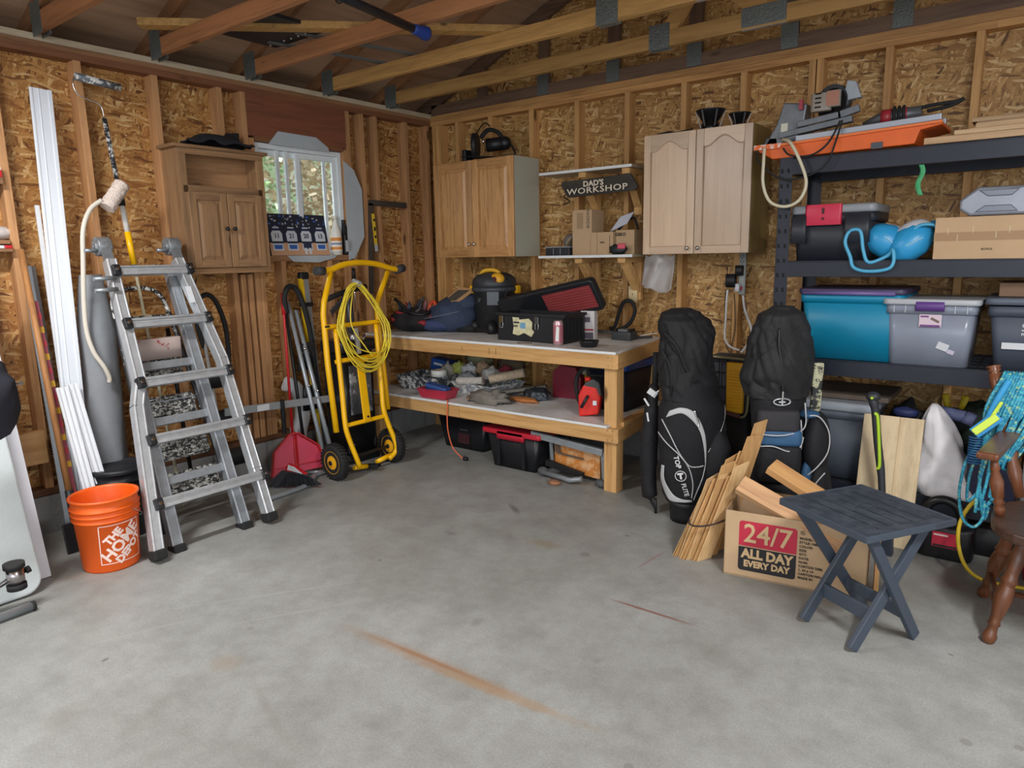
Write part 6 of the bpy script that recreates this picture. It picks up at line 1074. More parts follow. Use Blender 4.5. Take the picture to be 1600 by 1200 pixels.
panel(0,0,BWd,0,0,BH,'front_side'); panel(BWd,0,BWd,BD_,0,BH,'end_side'); panel(BWd,BD_,0,BD_,0,BH,'back_side'); panel(0,BD_,0,0,0,BH,'end_side'); obj('bottom',MB().add([bp(0,0,.002),bp(BWd,0,.002),bp(BWd,BD_,.002),bp(0,BD_,.002)]+[bp(0,0,.006),bp(BWd,0,.006),bp(BWd,BD_,.006),bp(0,BD_,.006)],[(0,3,2,1),(4,5,6,7),(0,1,5,4),(1,2,6,5),(2,3,7,6),(3,0,4,7)]),cb,BX)
def on_box(mb,dz=-.0006): return mb.xf(frame_m(bp(0,dz,0),bu,(0,0,1)))
def rr(x0,x1,y0,y1,r_,top=True,bot=True,n=5):
    out=[]
    for cx,cy,a0,on in ((x1,y0,-PI/2,bot),(x1,y1,0,top),(x0,y1,PI/2,top),(x0,y0,PI,bot)):
        if not on: out.append((cx,cy)); continue
        ccx=cx-r_ if cx==x1 else cx+r_; ccy=cy-r_ if cy==y1 else cy+r_
        for i in range(n+1): a=a0+PI/2*i/n; out.append((ccx+r_*math.cos(a),ccy+r_*math.sin(a)))
    return out
pr1=obj('red_panel',on_box(MB().prism(rr(.065,.315,.155,.275,.014,True,False),(0,0,0),(1,0,0),(0,1,0),.0008)),P('#b3243c',.6),BX); obj('black_panel',on_box(MB().prism(rr(.065,.315,.035,.150,.014,False,True),(0,0,0),(1,0,0),(0,1,0),.0008)),P('#1d1b1f',.6),BX)
def bt(t,x,y,s,m,**k): mm=text_mb(t,s,**k); mm.v=[V(p.x+x,p.y+y,p.z+.0018) for p in mm.v]; return obj('lettering',on_box(mm),m,BX)
cbt=P('#c6a87f',.8)
bt('24/7',.19,.214,.125,cbt,bold=.0015,sx=.95); bt('ALL DAY',.19,.118,.060,cbt,bold=.0028,sx=.93); bt('EVERY DAY',.19,.070,.042,cbt,bold=.002,sx=.93)
for i,t in enumerate(('MODEL: 10804','STYLE: 10804','COLOR:','SIZE:','GTY:','DATE:','NUM:','CARTON DIM:','1. 24 x 14','CARTON NO:','MADE IN')): bt(t,.325,.235-i*.0185,.0155,ink,align='LEFT',bold=.0003)
bt('R',.337,.262,.012,ink); obj('mark_ring',on_box(MB().tube([(.337+math.cos(a)*.009,.262+math.sin(a)*.009,.0015) for a in [2*PI*i/16 for i in range(16)]],.0009,4,closed=True)),ink,BX)
obj('end_print',MB().add([bp(BWd+.0008,.05,.08),bp(BWd+.0008,.14,.08),bp(BWd+.0008,.14,.26),bp(BWd+.0008,.05,.26)],[(0,1,2,3)]),P('#b3243c',.6),BX)
lum=wood('#cf9f68','#a9784a','x',.6,1.0); lum2=wood('#c99f75','#a2745a','x',.6,1.0)
def board(label,a,b,w,h,up=(0,0,1),m=lum,nm='lumber_offcut'):
    # grain along the board: build flat on x then place
    a=Vector(a); b=Vector(b); L_=(b-a).length; mb=MB().box((L_/2,0,0),(L_,w,h)); d=(b-a).normalized(); u=Vector(up); u=(u-d*u.dot(d)).normalized(); s=u.cross(d)
    M=Matrix.Identity(4)
    for i in range(3): M[i][0]=d[i]; M[i][1]=s[i]; M[i][2]=u[i]; M[i][3]=a[i]
    me=mesh_of(nm,mb,m); o=bpy.data.objects.new(nm,me); COL.objects.link(o); o.location=a; o.rotation_euler=M.to_euler(); bv_=o.modifiers.new('bevel','BEVEL'); bv_.width=.0015; bv_.segments=1
    return tag(o,label,'lumber')
board('upper short timber sticking out of the cardboard box toward the golf bag',(3.36,-1.245,.475),(3.78,-1.27,.28),.088,.038,(.1,-.3,1))
board('lower long timber lying in the cardboard box nearest its front edge',(3.275,-1.42,.415),(3.74,-1.43,.24),.088,.038,(.1,-.7,1),lum2)
board('thin pine strip under the two timbers in the cardboard box',(3.42,-1.33,.33),(3.80,-1.38,.26),.06,.018,(0,-.2,1),lum2)
board('pine board standing on end behind the folding table, right of the box',(3.86,-1.36,.33),(3.868,-1.375,.0),.10,.018,(1,.2,0))
# ================= FOLDING TABLE =================
TB=thing('side_table','grey plastic folding side table with slatted top and crossed legs','side table',(3.85,-1.68,0)); tp_=splatter('#363b45','#434852',.5,12,.5); lg_=P('#3d4653',.45,0,.06,10,key='grey_resin')
P1,P2,P3_,P4=V(3.556,-1.75,.50),V(3.782,-1.381,.50),V(4.15,-1.609,.50),V(3.923,-1.981,.50)
e1=(P4-P1).normalized(); e2=(P2-P1).normalized(); L1=(P4-P1).length; L2=(P2-P1).length
def tp(a,b,z): q=P1+e1*a+e2*b; return V(q.x,q.y,z)
TM=frame_m(P1-V(0,0,.018),e1,e2)
# slatted top: boards with staggered slots
top=MB(); nb=7; bw=L2/nb
top.box((L1/2,.022,.009),(L1,.044,.018)).box((L1/2,L2-.022,.009),(L1,.044,.018)).box((.022,L2/2,.009),(.044,L2-.088,.018)).box((L1-.022,L2/2,.009),(.044,L2-.088,.018))
inner=L2-.088; ns=6; sw=inner/ns
for i in range(ns):
    y=.044+sw*(i+.5)
    st=.0075
    top.box((L1/2,y,.0085),(L1-.088,sw-st,.017))
    off=(.0 if i%2 else .06)
    top.box((L1/2+off-.03,.044+sw*i,.0085),(.03,st*1.5,.017)); top.box((L1/2-.16+off,.044+sw*i,.0085),(.02,st*1.5,.017)); top.box((L1/2+.14+off*.5,.044+sw*i,.0085),(.02,st*1.5,.017))
obj('table_top',top.xf(TM),tp_,TB); ap=MB()
for a,b,c,d in ((0,0,L1,0),(0,L2,L1,L2),(0,0,0,L2),(L1,0,L1,L2)): ap.beam(tp(a,b,.489),tp(c,d,.489),.008,.026)
obj('apron',ap,lg_,TB,bevel=.002)
F1,F2,F3,F4=V(3.676,-1.761,.0),V(3.882,-1.883,.0),V(4.055,-1.64,.0),V(3.845,-1.505,.0)
T1,T2=V(3.857,-1.955,.48),V(4.037,-1.807,.48)
def leg(f,t,name='leg'): return obj(name,MB().beam(f+V(0,0,.012),t,.022,.042,V(0,0,1)),lg_,TB,bevel=.003)
tA=tp(L1*.30,L2-.06,.485); tB=tp(L1*.86,L2-.06,.485); tC=tp(.045,.05,.485); tD=tp(L1-.03,.05,.485)
leg(F1,tA); leg(F2,tB); leg(F4,tC); leg(F3,tD)
obj('stretcher',MB().beam(F1.lerp(tA,.27),F2.lerp(tB,.27),.014,.06),lg_,TB,bevel=.003); obj('stretcher',MB().beam(F4.lerp(tC,.27),F3.lerp(tD,.27),.014,.05),lg_,TB,bevel=.003)
# ================= CHAIR =================
CH_=thing('wooden_chair','dark turned wooden armchair at the right edge with rope hung on it','chair',(4.5,-1.33,0)); dw=wood('#6b3f26','#432415','z',.3,1,False,.15)
seat=[]; 
for i in range(28):
    a=2*PI*i/28; c_,s_=math.cos(a),math.sin(a); seat.append((.27*math.copysign(abs(c_)**.75,c_),.26*math.copysign(abs(s_)**.75,s_)))
sm=MB().prism(seat,(4.515,-1.34,.425),(1,0,0),(0,1,0),.04); obj('seat',sm,wood('#4a352b','#32231c','x',.4,1,False,.05),CH_,bevel=.008)
def turned(a,b,name,prof,par=CH_):
    a=Vector(a); b=Vector(b); R=(b-a).to_track_quat('Z','Y').to_matrix(); L_=(b-a).length; return obj(name,MB().lathe([(r_,h_*L_) for h_,r_ in prof],a,rot=R,n=18),dw,par)
LP_=[(0,.016),(.02,.022),(.07,.026),(.11,.019),(.16,.017),(.18,.023),(.21,.018),(.25,.021),(.42,.032),(.52,.027),(.55,.022),(.58,.030),(.61,.024),(.66,.023),(.80,.028),(.88,.020),(.91,.027),(.94,.018),(1,.018)]
SPN=[(0,.013),(.15,.02),(.22,.014),(.25,.021),(.30,.014),(.34,.02),(.60,.024),(.78,.013),(.82,.018),(.9,.014),(1,.013)]
turned((4.282,-1.512,0),(4.36,-1.44,.43),'leg',LP_); turned((4.235,-1.09,0),(4.33,-1.2,.43),'leg',LP_); turned((4.80,-1.56,0),(4.70,-1.46,.43),'leg',LP_); turned((4.80,-1.08,0),(4.70,-1.2,.43),'leg',LP_)
for a,b in (((4.30,-1.495,.13),(4.255,-1.11,.13)),((4.78,-1.53,.13),(4.775,-1.11,.13)),((4.28,-1.3,.13),(4.775,-1.3,.13))): turned(a,b,'stretcher',[(0,.009),(.5,.017),(1,.009)])
turned((4.325,-1.07,.46),(4.18,-.93,.985),'back_post',[(0,.017),(.2,.026),(.28,.02),(.32,.028),(.36,.02),(.40,.022),(.62,.030),(.70,.018),(.80,.024),(.93,.026),(.95,.017),(.965,.027),(.975,.020),(.99,.029),(1,.026)])
turned((4.70,-1.07,.46),(4.80,-.93,.985),'back_post',[(0,.017),(.2,.026),(.4,.022),(.62,.030),(.93,.026),(1,.026)])
turned((4.275,-1.37,.46),(4.235,-1.37,.69),'arm_spindle',SPN); turned((4.76,-1.37,.46),(4.79,-1.37,.69),'arm_spindle',SPN)
for s,x0,x1 in ((0,4.215,4.265),(1,4.81,4.76)): obj('arm_rest',MB().beam((x0,-1.43,.705),(x1,-1.02,.715),.075,.03),dw,CH_,bevel=.01)
obj('crest_rail',MB().beam((4.20,-.93,.90),(4.78,-.93,.90),.02,.09),dw,CH_,bevel=.005); [turned((4.42+.09*i,-1.09,.46),(4.40+.10*i,-.94,.87),'back_spindle',[(0,.008),(.4,.014),(1,.008)]) for i in range(3)]
# rope
def ropem():
    m,nt,b=_new('woven_rope'); L=nt.links; tc=N(nt,'ShaderNodeTexCoord'); v=N(nt,'ShaderNodeTexVoronoi',Scale=120.0); L.new(tc.outputs['Object'],v.inputs['Vector']); sp=N(nt,'ShaderNodeSeparateColor'); L.new(v.outputs['Color'],sp.inputs[0])
    r_=ramp(nt,[(.0,hx('#1f7d9c')),(.35,hx('#3595ae')),(.66,hx('#4aabba')),(.86,hx('#9bb98e')),(.96,hx('#35809c'))]); r_.color_ramp.interpolation='CONSTANT'; L.new(sp.outputs[0],r_.inputs[0]); L.new(r_.outputs[0],b.inputs['Base Color']); b.inputs['Roughness'].default_value=.6; return m
RM=ropem(); RP=thing('tow_rope','coiled turquoise tow rope hanging over the chair back','rope',(4.26,-.98,.5)); r=random.Random(6)
for i in range(17):
    t=i/16; x=4.225+.16*t; bx_=4.165+.10*t+r.uniform(-.02,.02); zb=.60+r.uniform(-.05,.05)-.02*t
    pts=spline([(x,-.955,.965),(x-.005,-1.0,.95),(x-.03-.02*(1-t),-1.03,.82),(bx_,-1.05,zb+.05),(bx_-.005,-1.03,zb),(bx_+.02,-1.0,zb+.03),(x+.01,-.92,.80),(x+.005,-.905,.93)],5,closed=True)
    obj('rope_loop',MB().tube(pts,.0064,7,closed=True),RM,RP)
for i in range(9):
    t=i/8; x=4.315+.07*t+r.uniform(-.01,.01); zb=.50+r.uniform(-.06,.06); obj('rope_loop',MB().tube(spline([(x,-.955,.95),(x+.02,-1.0,.85),(x+.03,-1.02,zb+.1),(x+.035,-1.02,zb),(x+.045,-1.0,zb+.08),(x+.03,-.92,.85)],5),.0065,7),RM,RP)
for i in range(8): 
    x=4.165+.011*i+r.uniform(-.01,.01); z=r.uniform(.34,.44); obj('rope_tail',MB().tube(spline([(x+.01,-1.05,.64),(x+r.uniform(-.03,.02),-1.06,.52),(x+r.uniform(-.02,.02),-1.06,z),(x+.02+r.uniform(-.01,.02),-1.05,z+.05)],6),.0065,7),RM,RP)
obj('rope_tail',MB().tube(spline([(4.18,-1.08,.70),(4.13,-1.08,.60),(4.115,-1.08,.50),(4.115,-1.08,.42),(4.135,-1.08,.33),(4.175,-1.08,.30),(4.205,-1.07,.34),(4.205,-1.06,.42)],6),.0065,7),RM,RP)
obj('rope_handle',MB().tube(spline([(4.245,-1.045,.945),(4.215,-1.06,.87),(4.185,-1.07,.77),(4.17,-1.08,.72)],5),.014,10),P('#2b8fc4',.5),RP)
obj('handle_yoke',MB().mat(0).beam((4.225,-1.085,.80),(4.145,-1.10,.715),.05,.02,(0,-1,.2)).mat(1).beam((4.22,-1.10,.80),(4.145,-1.115,.722),.03,.012,(0,-1,.2)).mat(1).beam((4.23,-1.09,.86),(4.20,-1.09,.79),.014,.014,(0,-1,.2)),[P('#2b86c4',.5),P('#bfd84a',.5)],RP,bevel=.004)
cs=MB(); [cs.tube([V(4.155,-1.095,.70-i*.011)+V(math.cos(a)*.024,math.sin(a)*.02,0) for a in [2*PI*j/14 for j in range(14)]],.0035,5,closed=True) for i in range(11)]; obj('coil_spring',cs,P('#22507c',.5),RP)
# ================= STEEL RACK =================
RK=thing('steel_rack','black steel shelving rack against the back wall at right','shelving',(4.1,-.32,0)); rkM=P('#262a35',.45,.3,.08,20,key='powder_coat')
rx0,rx1,ryf,ryb,rh=3.135,5.10,-.61,-.03,1.985
slot=P('#07080a',.8)
for x,y,s in ((rx0,ryf,1),(rx0,ryb,1),(rx1,ryf,-1),(rx1,ryb,-1)):
    sy=1 if y==ryf else -1
    p=obj('upright',MB().bx(x,x+s*.068,y,y+sy*.003,0,rh).bx(x,x+s*.003,y,y+sy*.04,0,rh),rkM,RK)
    sl=MB()
    if y==ryf and s==1:
        for i in range(24):
            z=.10+i*.078
            for dx in(.016,.048): sl.prism([(dx-.006,z),(dx+.006,z),(dx+.003,z+.022),(dx-.008,z+.022)],(x,y-.0012,0),(1,0,0),(0,0,1),-.001)
        obj('keyhole_slot',sl,slot,p)
SHL=(.26,.915,1.435,1.968)
for i,z in enumerate(SHL):
    for y in (ryf,ryb-.03): obj('beam',MB().bx(rx0+.066,rx1-.066,y,y+.03,z-.085,z-.006).bx(rx0+.066,rx1-.066,y+.008,y+.03,z-.02,z),rkM,RK,bevel=.002)
    for x in (rx0,rx1-.04): obj('side_brace',MB().bx(x,x+.03,ryf+.03,ryb-.03,z-.07,z-.02),rkM,RK)
    dk=MB()
    for k_ in range(40): 
        x=rx0+.05+k_*(rx1-rx0-.1)/39; dk.box((x,(ryf+ryb)/2,z-.004),(.005,ryb-ryf-.05,.005))
    for k_ in range(5): y=ryf+.06+k_*.115; dk.box(((rx0+rx1)/2,y,z-.009),(rx1-rx0-.1,.006,.005))
    obj('wire_deck',dk,P('#3a3d45',.4,.6),RK)
def tote(label,c,w,d,h,body,lid,lidh=.035,taper=(.86,.86),nm='storage_tote',over=.03,rib=True):
    t=thing(nm,label,'tote',c); x,y,z=c; obj('tote_body',MB().rbox((x,y,z+(h-lidh)/2),(w,d,h-lidh),.035,taper=taper),body,t)
    if rib: obj('rim_band',MB().rbox((x,y,z+h-lidh-.02),(w+.012,d+.012,.045),.035),body,t)
    if lid: obj('tote_lid',MB().rbox((x,y,z+h-lidh/2),(w+over,d+over,lidh),.035,zr=lidh*.3),lid,t)
    return t
z3=SHL[1]; teal=P('#0f7fa3',.4,0,.06,5,key='teal_plastic')
T=tote('teal storage tote with purple rimmed lid on the middle rack shelf',(3.52,-.37,z3),.49,.44,.375,splatter('#0f7fa3','#5fa9bd',.70,55,.4),P('#3b3350',.45,0,.15,6),.03)
obj('lid_rim',MB().tube([(3.29,-.605,z3+.352),(3.73,-.605,z3+.352)],.011,8),P('#6a5a92',.45),T)
clearM=P('#8b93a3',.25,0,.12,4,key='cloudy_plastic',alpha=.86)
T=tote('cloudy clear storage tote with purple latch and label on the middle rack shelf',(3.885,-.40,z3),.38,.40,.33,clearM,P('#a9adb3',.35,0,.04),.03,(.90,.90),over=.04)
obj('latch',MB().rbox((3.885,-.613,z3+.295),(.125,.02,.045),.008),P('#5b3a80',.45),T); fb=MB(); [fb.box((x,-.6085,z3+.28),(.004,.004,.035)) for x in (3.73,3.78,3.99,4.04)]; obj('rim_fin',fb,P('#b3b8c0',.4),T)
obj('label',MB().mat(0).box((3.89,-.6045,z3+.225),(.095,.001,.06)).mat(1).box((3.89,-.6052,z3+.20),(.085,.001,.010)).mat(1).box((3.865,-.6052,z3+.245),(.035,.001,.008)).mat(2).box((3.91,-.6052,z3+.228),(.04,.001,.012),(0,.5,0)),[P('#cdb9c6',.5),P('#6d3a78',.5),P('#6d5a55',.5)],T)
obj('price_sticker',MB().mat(0).box((3.95,-.592,z3+.10),(.05,.001,.035),(0,.35,0)).mat(1).box((3.985,-.590,z3+.075),(.03,.001,.02),(0,.35,0)),[P('#c2c6cc',.5),P('#b9b2c9',.5)],T)
ct=MB(); ct.ball((3.86,-.40,z3+.13),(.13,.13,.12),14,noisea=.5,seed=3); obj('contents',ct,P('#59606b',.8,0,.3,8),T)
T=tote('dark grey storage tote with white print on the middle rack shelf, cut off at right',(4.375,-.38,z3),.50,.44,.335,P('#454d5b',.5,0,.08,4,key='grey_plastic'),None)
obj('rim_band',MB().rbox((4.375,-.38,z3+.325),(.54,.48,.03),.04),P('#596270',.5),T)
for i,(t,s) in enumerate((('Cent',.026),('use',.014),('PRO 70',.016))): lettering(t,(4.255,-.5925 if i else -.5945,z3+.215-i*.02),(1,0,0),(0,0,1),s,P('#c9cdd2',.5),T,align='LEFT',bold=.0006)
obj('white_label',MB().box((4.25,-.592,z3+.12),(.13,.001,.03)),P('#c9cdd2',.5),T)
simple('flat_carton',MB().box((4.33,-.36,z3+.375),(.36,.30,.065)),P('#7b604b',.8,0,.1),'brown flat carton lying in the top of the dark grey tote','carton',bevel=.003)
z2=SHL[2]
T=tote('black toolbox tote with grey lid and red latch on the upper rack shelf',(3.405,-.40,z2),.40,.36,.285,P('#262931',.45,0,.12,8),P('#868b91',.4,0,.05),.045,(.9,.9),nm='toolbox',over=.02)
obj('latch',MB().rbox((3.365,-.592,z2+.235),(.18,.02,.105),.012),P('#c01f42',.4),T,bevel=.003); obj('latch_slot',MB().box((3.365,-.6035,z2+.255),(.012,.002,.03)).box((3.365,-.6035,z2+.215),(.012,.002,.012)),P('#3a1018',.6),T); 
for _x,_w in ((3.245,.08),(3.53,.12)): obj('side_bulge',MB().rbox((_x,-.585,z2+.16),(_w,.05,.14),.012),P('#2a2d35',.45,0,.1,8),T)
# inflatables
bl=P('#2f97cd',.35,0,.06,7,key='vinyl_blue'); wv=P('#c9ccd2',.35,0,.05)
def infl(label,c,rz,rot,tilt,mesh=False):
    t=thing('inflatable_cushion',label,'inflatable',c); M=Matrix.Translation(c)@Matrix.Rotation(rz,4,'Z')@Matrix.Rotation(tilt,4,'Y')
    obj('cushion',MB().ball((0,0,.088),(.118,.085,.084),20,noisea=.06,seed=3).xf(M),bl,t); obj('white_panel',MB().ball((.016,.014,.100),(.112,.080,.078),20).xf(M),wv,t); obj('seam',MB().tube([M@V(-.09+.19*i/10,-.086*math.sin(PI*(i+1.5)/13),.088+.02*math.cos(i*.3)) for i in range(11)],.004,6),P('#8fc3dc',.4),t); return t
i1=infl('left blue inflatable cushion with netted cuff on the upper rack shelf',(3.62,-.51,z2+.012),.3,0,.45); i2=infl('right blue inflatable cushion leaning on the long carton',(3.825,-.50,z2+.02),.3,0,-.80)
obj('net_cuff',MB().tube(spline([(3.50,-.61,z2+.145),(3.485,-.62,z2+.09),(3.515,-.63,z2+.02),(3.535,-.635,z2-.035),(3.60,-.64,z2-.055),(3.69,-.64,z2-.045),(3.715,-.635,z2-.01),(3.705,-.62,z2+.05),(3.68,-.60,z2+.02),(3.60,-.61,z2-.012),(3.57,-.61,z2+.05),(3.55,-.61,z2+.145)],5,closed=True),.009,8,closed=True),P('#4fa6cc',.5),i1)
obj('cuff_band',MB().ball((3.80,-.46,z2+.135),(.10,.06,.03),14,rot=(0,-.55,.2)),P('#2b7fae',.5,0,.1),i2); obj('strap',MB().tube(spline([(3.74,-.56,z2+.09),(3.80,-.57,z2+.16),(3.86,-.57,z2+.165),(3.88,-.56,z2+.15)],5),.008,6),P('#4fa6cc',.5),i2)
T=thing('cardboard_box','long brown cardboard carton with tape seam on the upper rack shelf','box',(4.15,-.40,z2)); obj('carton',MB().bx(3.875,4.60,-.60,-.24,z2,z2+.195),cb,T,bevel=.003); obj('tape',MB().bx(3.874,4.60,-.6012,-.6,z2+.085,z2+.125),P('#9c7a58',.5),T); st_=MB(); [st_.box((x,-.602,z2+.11+dz),(.002,.001,.03)) for x,dz in ((3.93,.02),(3.97,-.01),(4.03,.025),(4.12,.0),(4.17,.02))]; obj('staple',st_,P('#d6c9a8',.4),T); lettering('BOFKA',(4.09,-.6015,z2+.045),(1,0,0),(0,0,1),.014,ink,T)
T=thing('fuel_can','silver moulded jerrycan lying on the long carton','container',(4.12,-.45,z2+.195)); jm=P('#8b8f99',.3,.4,.08,12)
obj('can_body',MB().prism([(0,.03),(.045,0),(.36,0),(.36,.125),(.07,.13),(.0,.075)],(3.965,-.60,z2+.197),(1,0,0),(0,0,1),-.22),jm,T,bevel=.012); obj('rib',MB().prism([(.06,.015),(.10,.045),(.20,.045),(.23,.015)],(3.965,-.606,z2+.197),(1,0,0),(0,0,1),-.012).prism([(.07,.115),(.11,.085),(.20,.085),(.23,.115)],(3.965,-.606,z2+.197),(1,0,0),(0,0,1),-.012),P('#737782',.3,.4),T,bevel=.004)
# top shelf
z4=SHL[3]; orr=P('#d9601e',.45,0,.12,10,key='orange_tray')
T=thing('saw_tray','long orange plastic tool tray on top of the rack under the miter saw','tray',(3.42,-.45,z4))
tr_=MB().prism([(0,.035),(.055,.0),(.72,.0),(.74,.06),(.83,.075),(.83,.09),(-.02,.062),(-.02,.045)],(3.04,-.615,z4+.003),(1,0,.012),(0,0,1),-.34); obj('tray_body',tr_,orr,T,bevel=.004); obj('tray_lip',MB().beam((3.0,-.62,z4+.066),(3.87,-.62,z4+.100),.02,.012),P('#e07233',.45),T); obj('foot',MB().box((3.60,-.618,z4+.02),(.05,.012,.03)),P('#454b55',.5),T); obj('splatter_edge',MB().bx(3.0,3.14,-.632,-.62,z4+.055,z4+.08),splatter('#d9601e','#d8cfc8',.5,40),T)
obj('rail',MB().beam((3.20,-.56,z4+.10),(3.86,-.56,z4+.128),.05,.03),P('#a5abb5',.35,.6),T,bevel=.003); obj('rail',MB().beam((3.20,-.40,z4+.10),(3.86,-.40,z4+.128),.05,.03),P('#a5abb5',.35,.6),T,bevel=.003)
T=thing('miter_saw','grey miter saw with round blade guard standing in the orange tray','miter saw',(3.2,-.45,z4+.10)); mg=P('#70757b',.45,.4,.15,15); zz=z4+.10
obj('arm_housing',MB().prism([(0,0),(.20,0),(.185,.10),(.22,.13),(.23,.22),(.11,.24),(.075,.13)],(3.005,-.53,zz-.04),(1,0,0),(0,0,1),-.12),mg,T,bevel=.008); obj('base_arm',MB().beam((3.10,-.52,zz+.03),(3.46,-.52,zz+.075),.05,.03).beam((3.12,-.52,zz+.0),(3.40,-.52,zz+.03),.04,.012),mg,T,bevel=.003)
obj('rear_leg',MB().prism([(0,0),(.10,0),(.09,.07),(.03,.075)],(3.0,-.53,zz-.045),(1,0,0),(0,0,1),-.14),P('#4c5157',.5,.3),T,bevel=.006)
obj('blade_guard',MB().cyl((3.35,-.51,zz+.175),(3.365,-.46,zz+.175),.085,28),P('#474c53',.4,.4),T); obj('blade',MB().cyl((3.355,-.525,zz+.155),(3.357,-.52,zz+.155),.082,28),P('#141518',.4,.5),T)
obj('motor_cover',MB().rbox((3.31,-.545,zz+.17),(.10,.05,.09),.02).rbox((3.37,-.545,zz+.18),(.07,.05,.08),.012),P('#8d857b',.5,0,.1,15),T,bevel=.004); obj('motor_plate',MB().box((3.37,-.571,zz+.18),(.06,.002,.07)),P('#a57260',.6),T); vt=MB(); [vt.box((3.30,-.571,zz+.145+i*.022),(.03,.002,.008)) for i in range(4)]; obj('vent',vt,slot,T)
obj('clear_shroud',MB().prism([(0,0),(.09,.01),(.06,.09),(.02,.10)],(3.405,-.53,zz+.165),(1,0,0),(0,0,1),-.05),P('#9aa2aa',.3,0,.1,20),T,bevel=.004); obj('trigger',MB().box((3.215,-.56,zz+.17),(.018,.02,.05)),P('#9c3745',.5),T); obj('badge',MB().box((3.125,-.532,zz+.07),(.035,.002,.045)),P('#c9cbb8',.5),T)
obj('fence',MB().box((3.30,-.56,zz+.085),(.20,.015,.03),(0,-.12,0)).box((3.45,-.54,zz+.11),(.09,.03,.035),(0,-.25,0)),mg,T,bevel=.003)
simple('wood_sliver',MB().beam((3.47,-.50,zz+.17),(3.53,-.50,zz+.245),.012,.004),P('#c9a878',.7),'pale wood sliver standing up behind the miter saw shroud','stick')
T=thing('reciprocating_saw','red and black corded saw lying on the orange tray rails','power tool',(3.62,-.47,z4+.14)); zq=z4+.158
obj('motor_body',MB().tube([(3.50,-.47,zq-.012),(3.58,-.47,zq+.01),(3.66,-.47,zq+.014),(3.76,-.47,zq+.018)],[.012,.03,.034,.03],12),P('#5a5d62',.4,.3),T); obj('red_sleeve',MB().cyl((3.585,-.47,zq+.012),(3.63,-.47,zq+.013),.038,14),P('#9c2a35',.4),T); obj('red_band',MB().cyl((3.68,-.47,zq+.014),(3.70,-.47,zq+.015),.036,14),P('#9c2a35',.4),T)
obj('wrapped_cord',MB().tube([V(3.635+.003*i,-.47,zq+.012)+V(0,math.cos(i*.9)*.042,math.sin(i*.9)*.042) for i in range(22)],.008,6).tube(spline([(3.70,-.47,zq+.03),(3.80,-.46,zq+.045),(3.90,-.45,zq+.05),(3.93,-.45,zq+.06),(3.88,-.45,zq+.035),(3.78,-.46,zq+.02)],5),.009,6),rubber,T)
cjm=P('#c9c2a8',.5)
simple('cream_cable',MB().tube(spline([(3.14,-.60,z4+.10),(3.20,-.66,z4+.07),(3.26,-.665,z4-.04),(3.29,-.665,z4-.14),(3.26,-.665,z4-.22),(3.19,-.665,z4-.25),(3.11,-.665,z4-.22),(3.07,-.665,z4-.13),(3.065,-.66,z4-.02),(3.06,-.64,z4+.06)],6),.0085,8),cjm,'cream cable loop hanging from the miter saw over the rack upright','cable')
simple('black_cable',MB().tube(spline([(3.42,-.60,zz+.06),(3.38,-.65,z4+.05),(3.30,-.655,z4+.0),(3.20,-.655,z4+.01),(3.16,-.65,z4+.05)],6),.005,6).tube(spline([(3.43,-.60,zz+.06),(3.41,-.65,z4+.03),(3.38,-.655,z4-.05),(3.30,-.66,z4-.10),(3.17,-.66,z4-.11),(3.08,-.66,z4-.05),(3.03,-.65,z4+.0),(3.02,-.63,z4+.05)],6),.005,6),rubber,'thin black saw cable drooping across the top rack beam','cable')
lb=[wood('#b99874','#9a7754','x'),wood('#c4a67f','#a58560','x'),wood('#a98563','#8d6a4b','x')]
r=random.Random(9)
for i,(x0,y,z,w,h,lab) in enumerate(((3.80,-.57,.0,.09,.03,'lowest front board of the lumber stack on the rack top'),(3.92,-.57,.031,.09,.02,'narrow front board second in the lumber stack'),(3.86,-.48,.0,.09,.045,'thick board behind the front board of the lumber stack'),(3.97,-.46,.047,.10,.022,'board in the middle layer of the lumber stack'),(3.99,-.44,.07,.10,.02,'board in the upper middle layer of the lumber stack'),(3.95,-.30,.0,.09,.06,'board low at the back of the lumber stack'),(3.985,-.33,.093,.11,.02,'short board in the second highest layer of the lumber stack'),(3.96,-.30,.115,.12,.02,'topmost board of the lumber stack on the rack top'))):
    board(lab,(x0,y,z4+.002+z+h/2),(5.0-r.uniform(0,.1),y,z4+.002+z+h/2),w,h,m=lb[i%3])
simple('stacker_block',MB().bx(4.00,4.9,-.36,-.26,z4+.062,z4+.092),P('#5a4330',.8),'dark spacer block under the top boards of the lumber stack','block')
gb_=MB().sheet(lambda u,v:V(3.79+.022*v+.008*math.sin(u*7),-.637+.006*math.sin(u*9),z4-.09-.14*u),14,3,.003); simple('green_ribbon',gb_,P('#3f9c66',.5),'green plastic ribbon dangling from the top rack beam','ribbon')
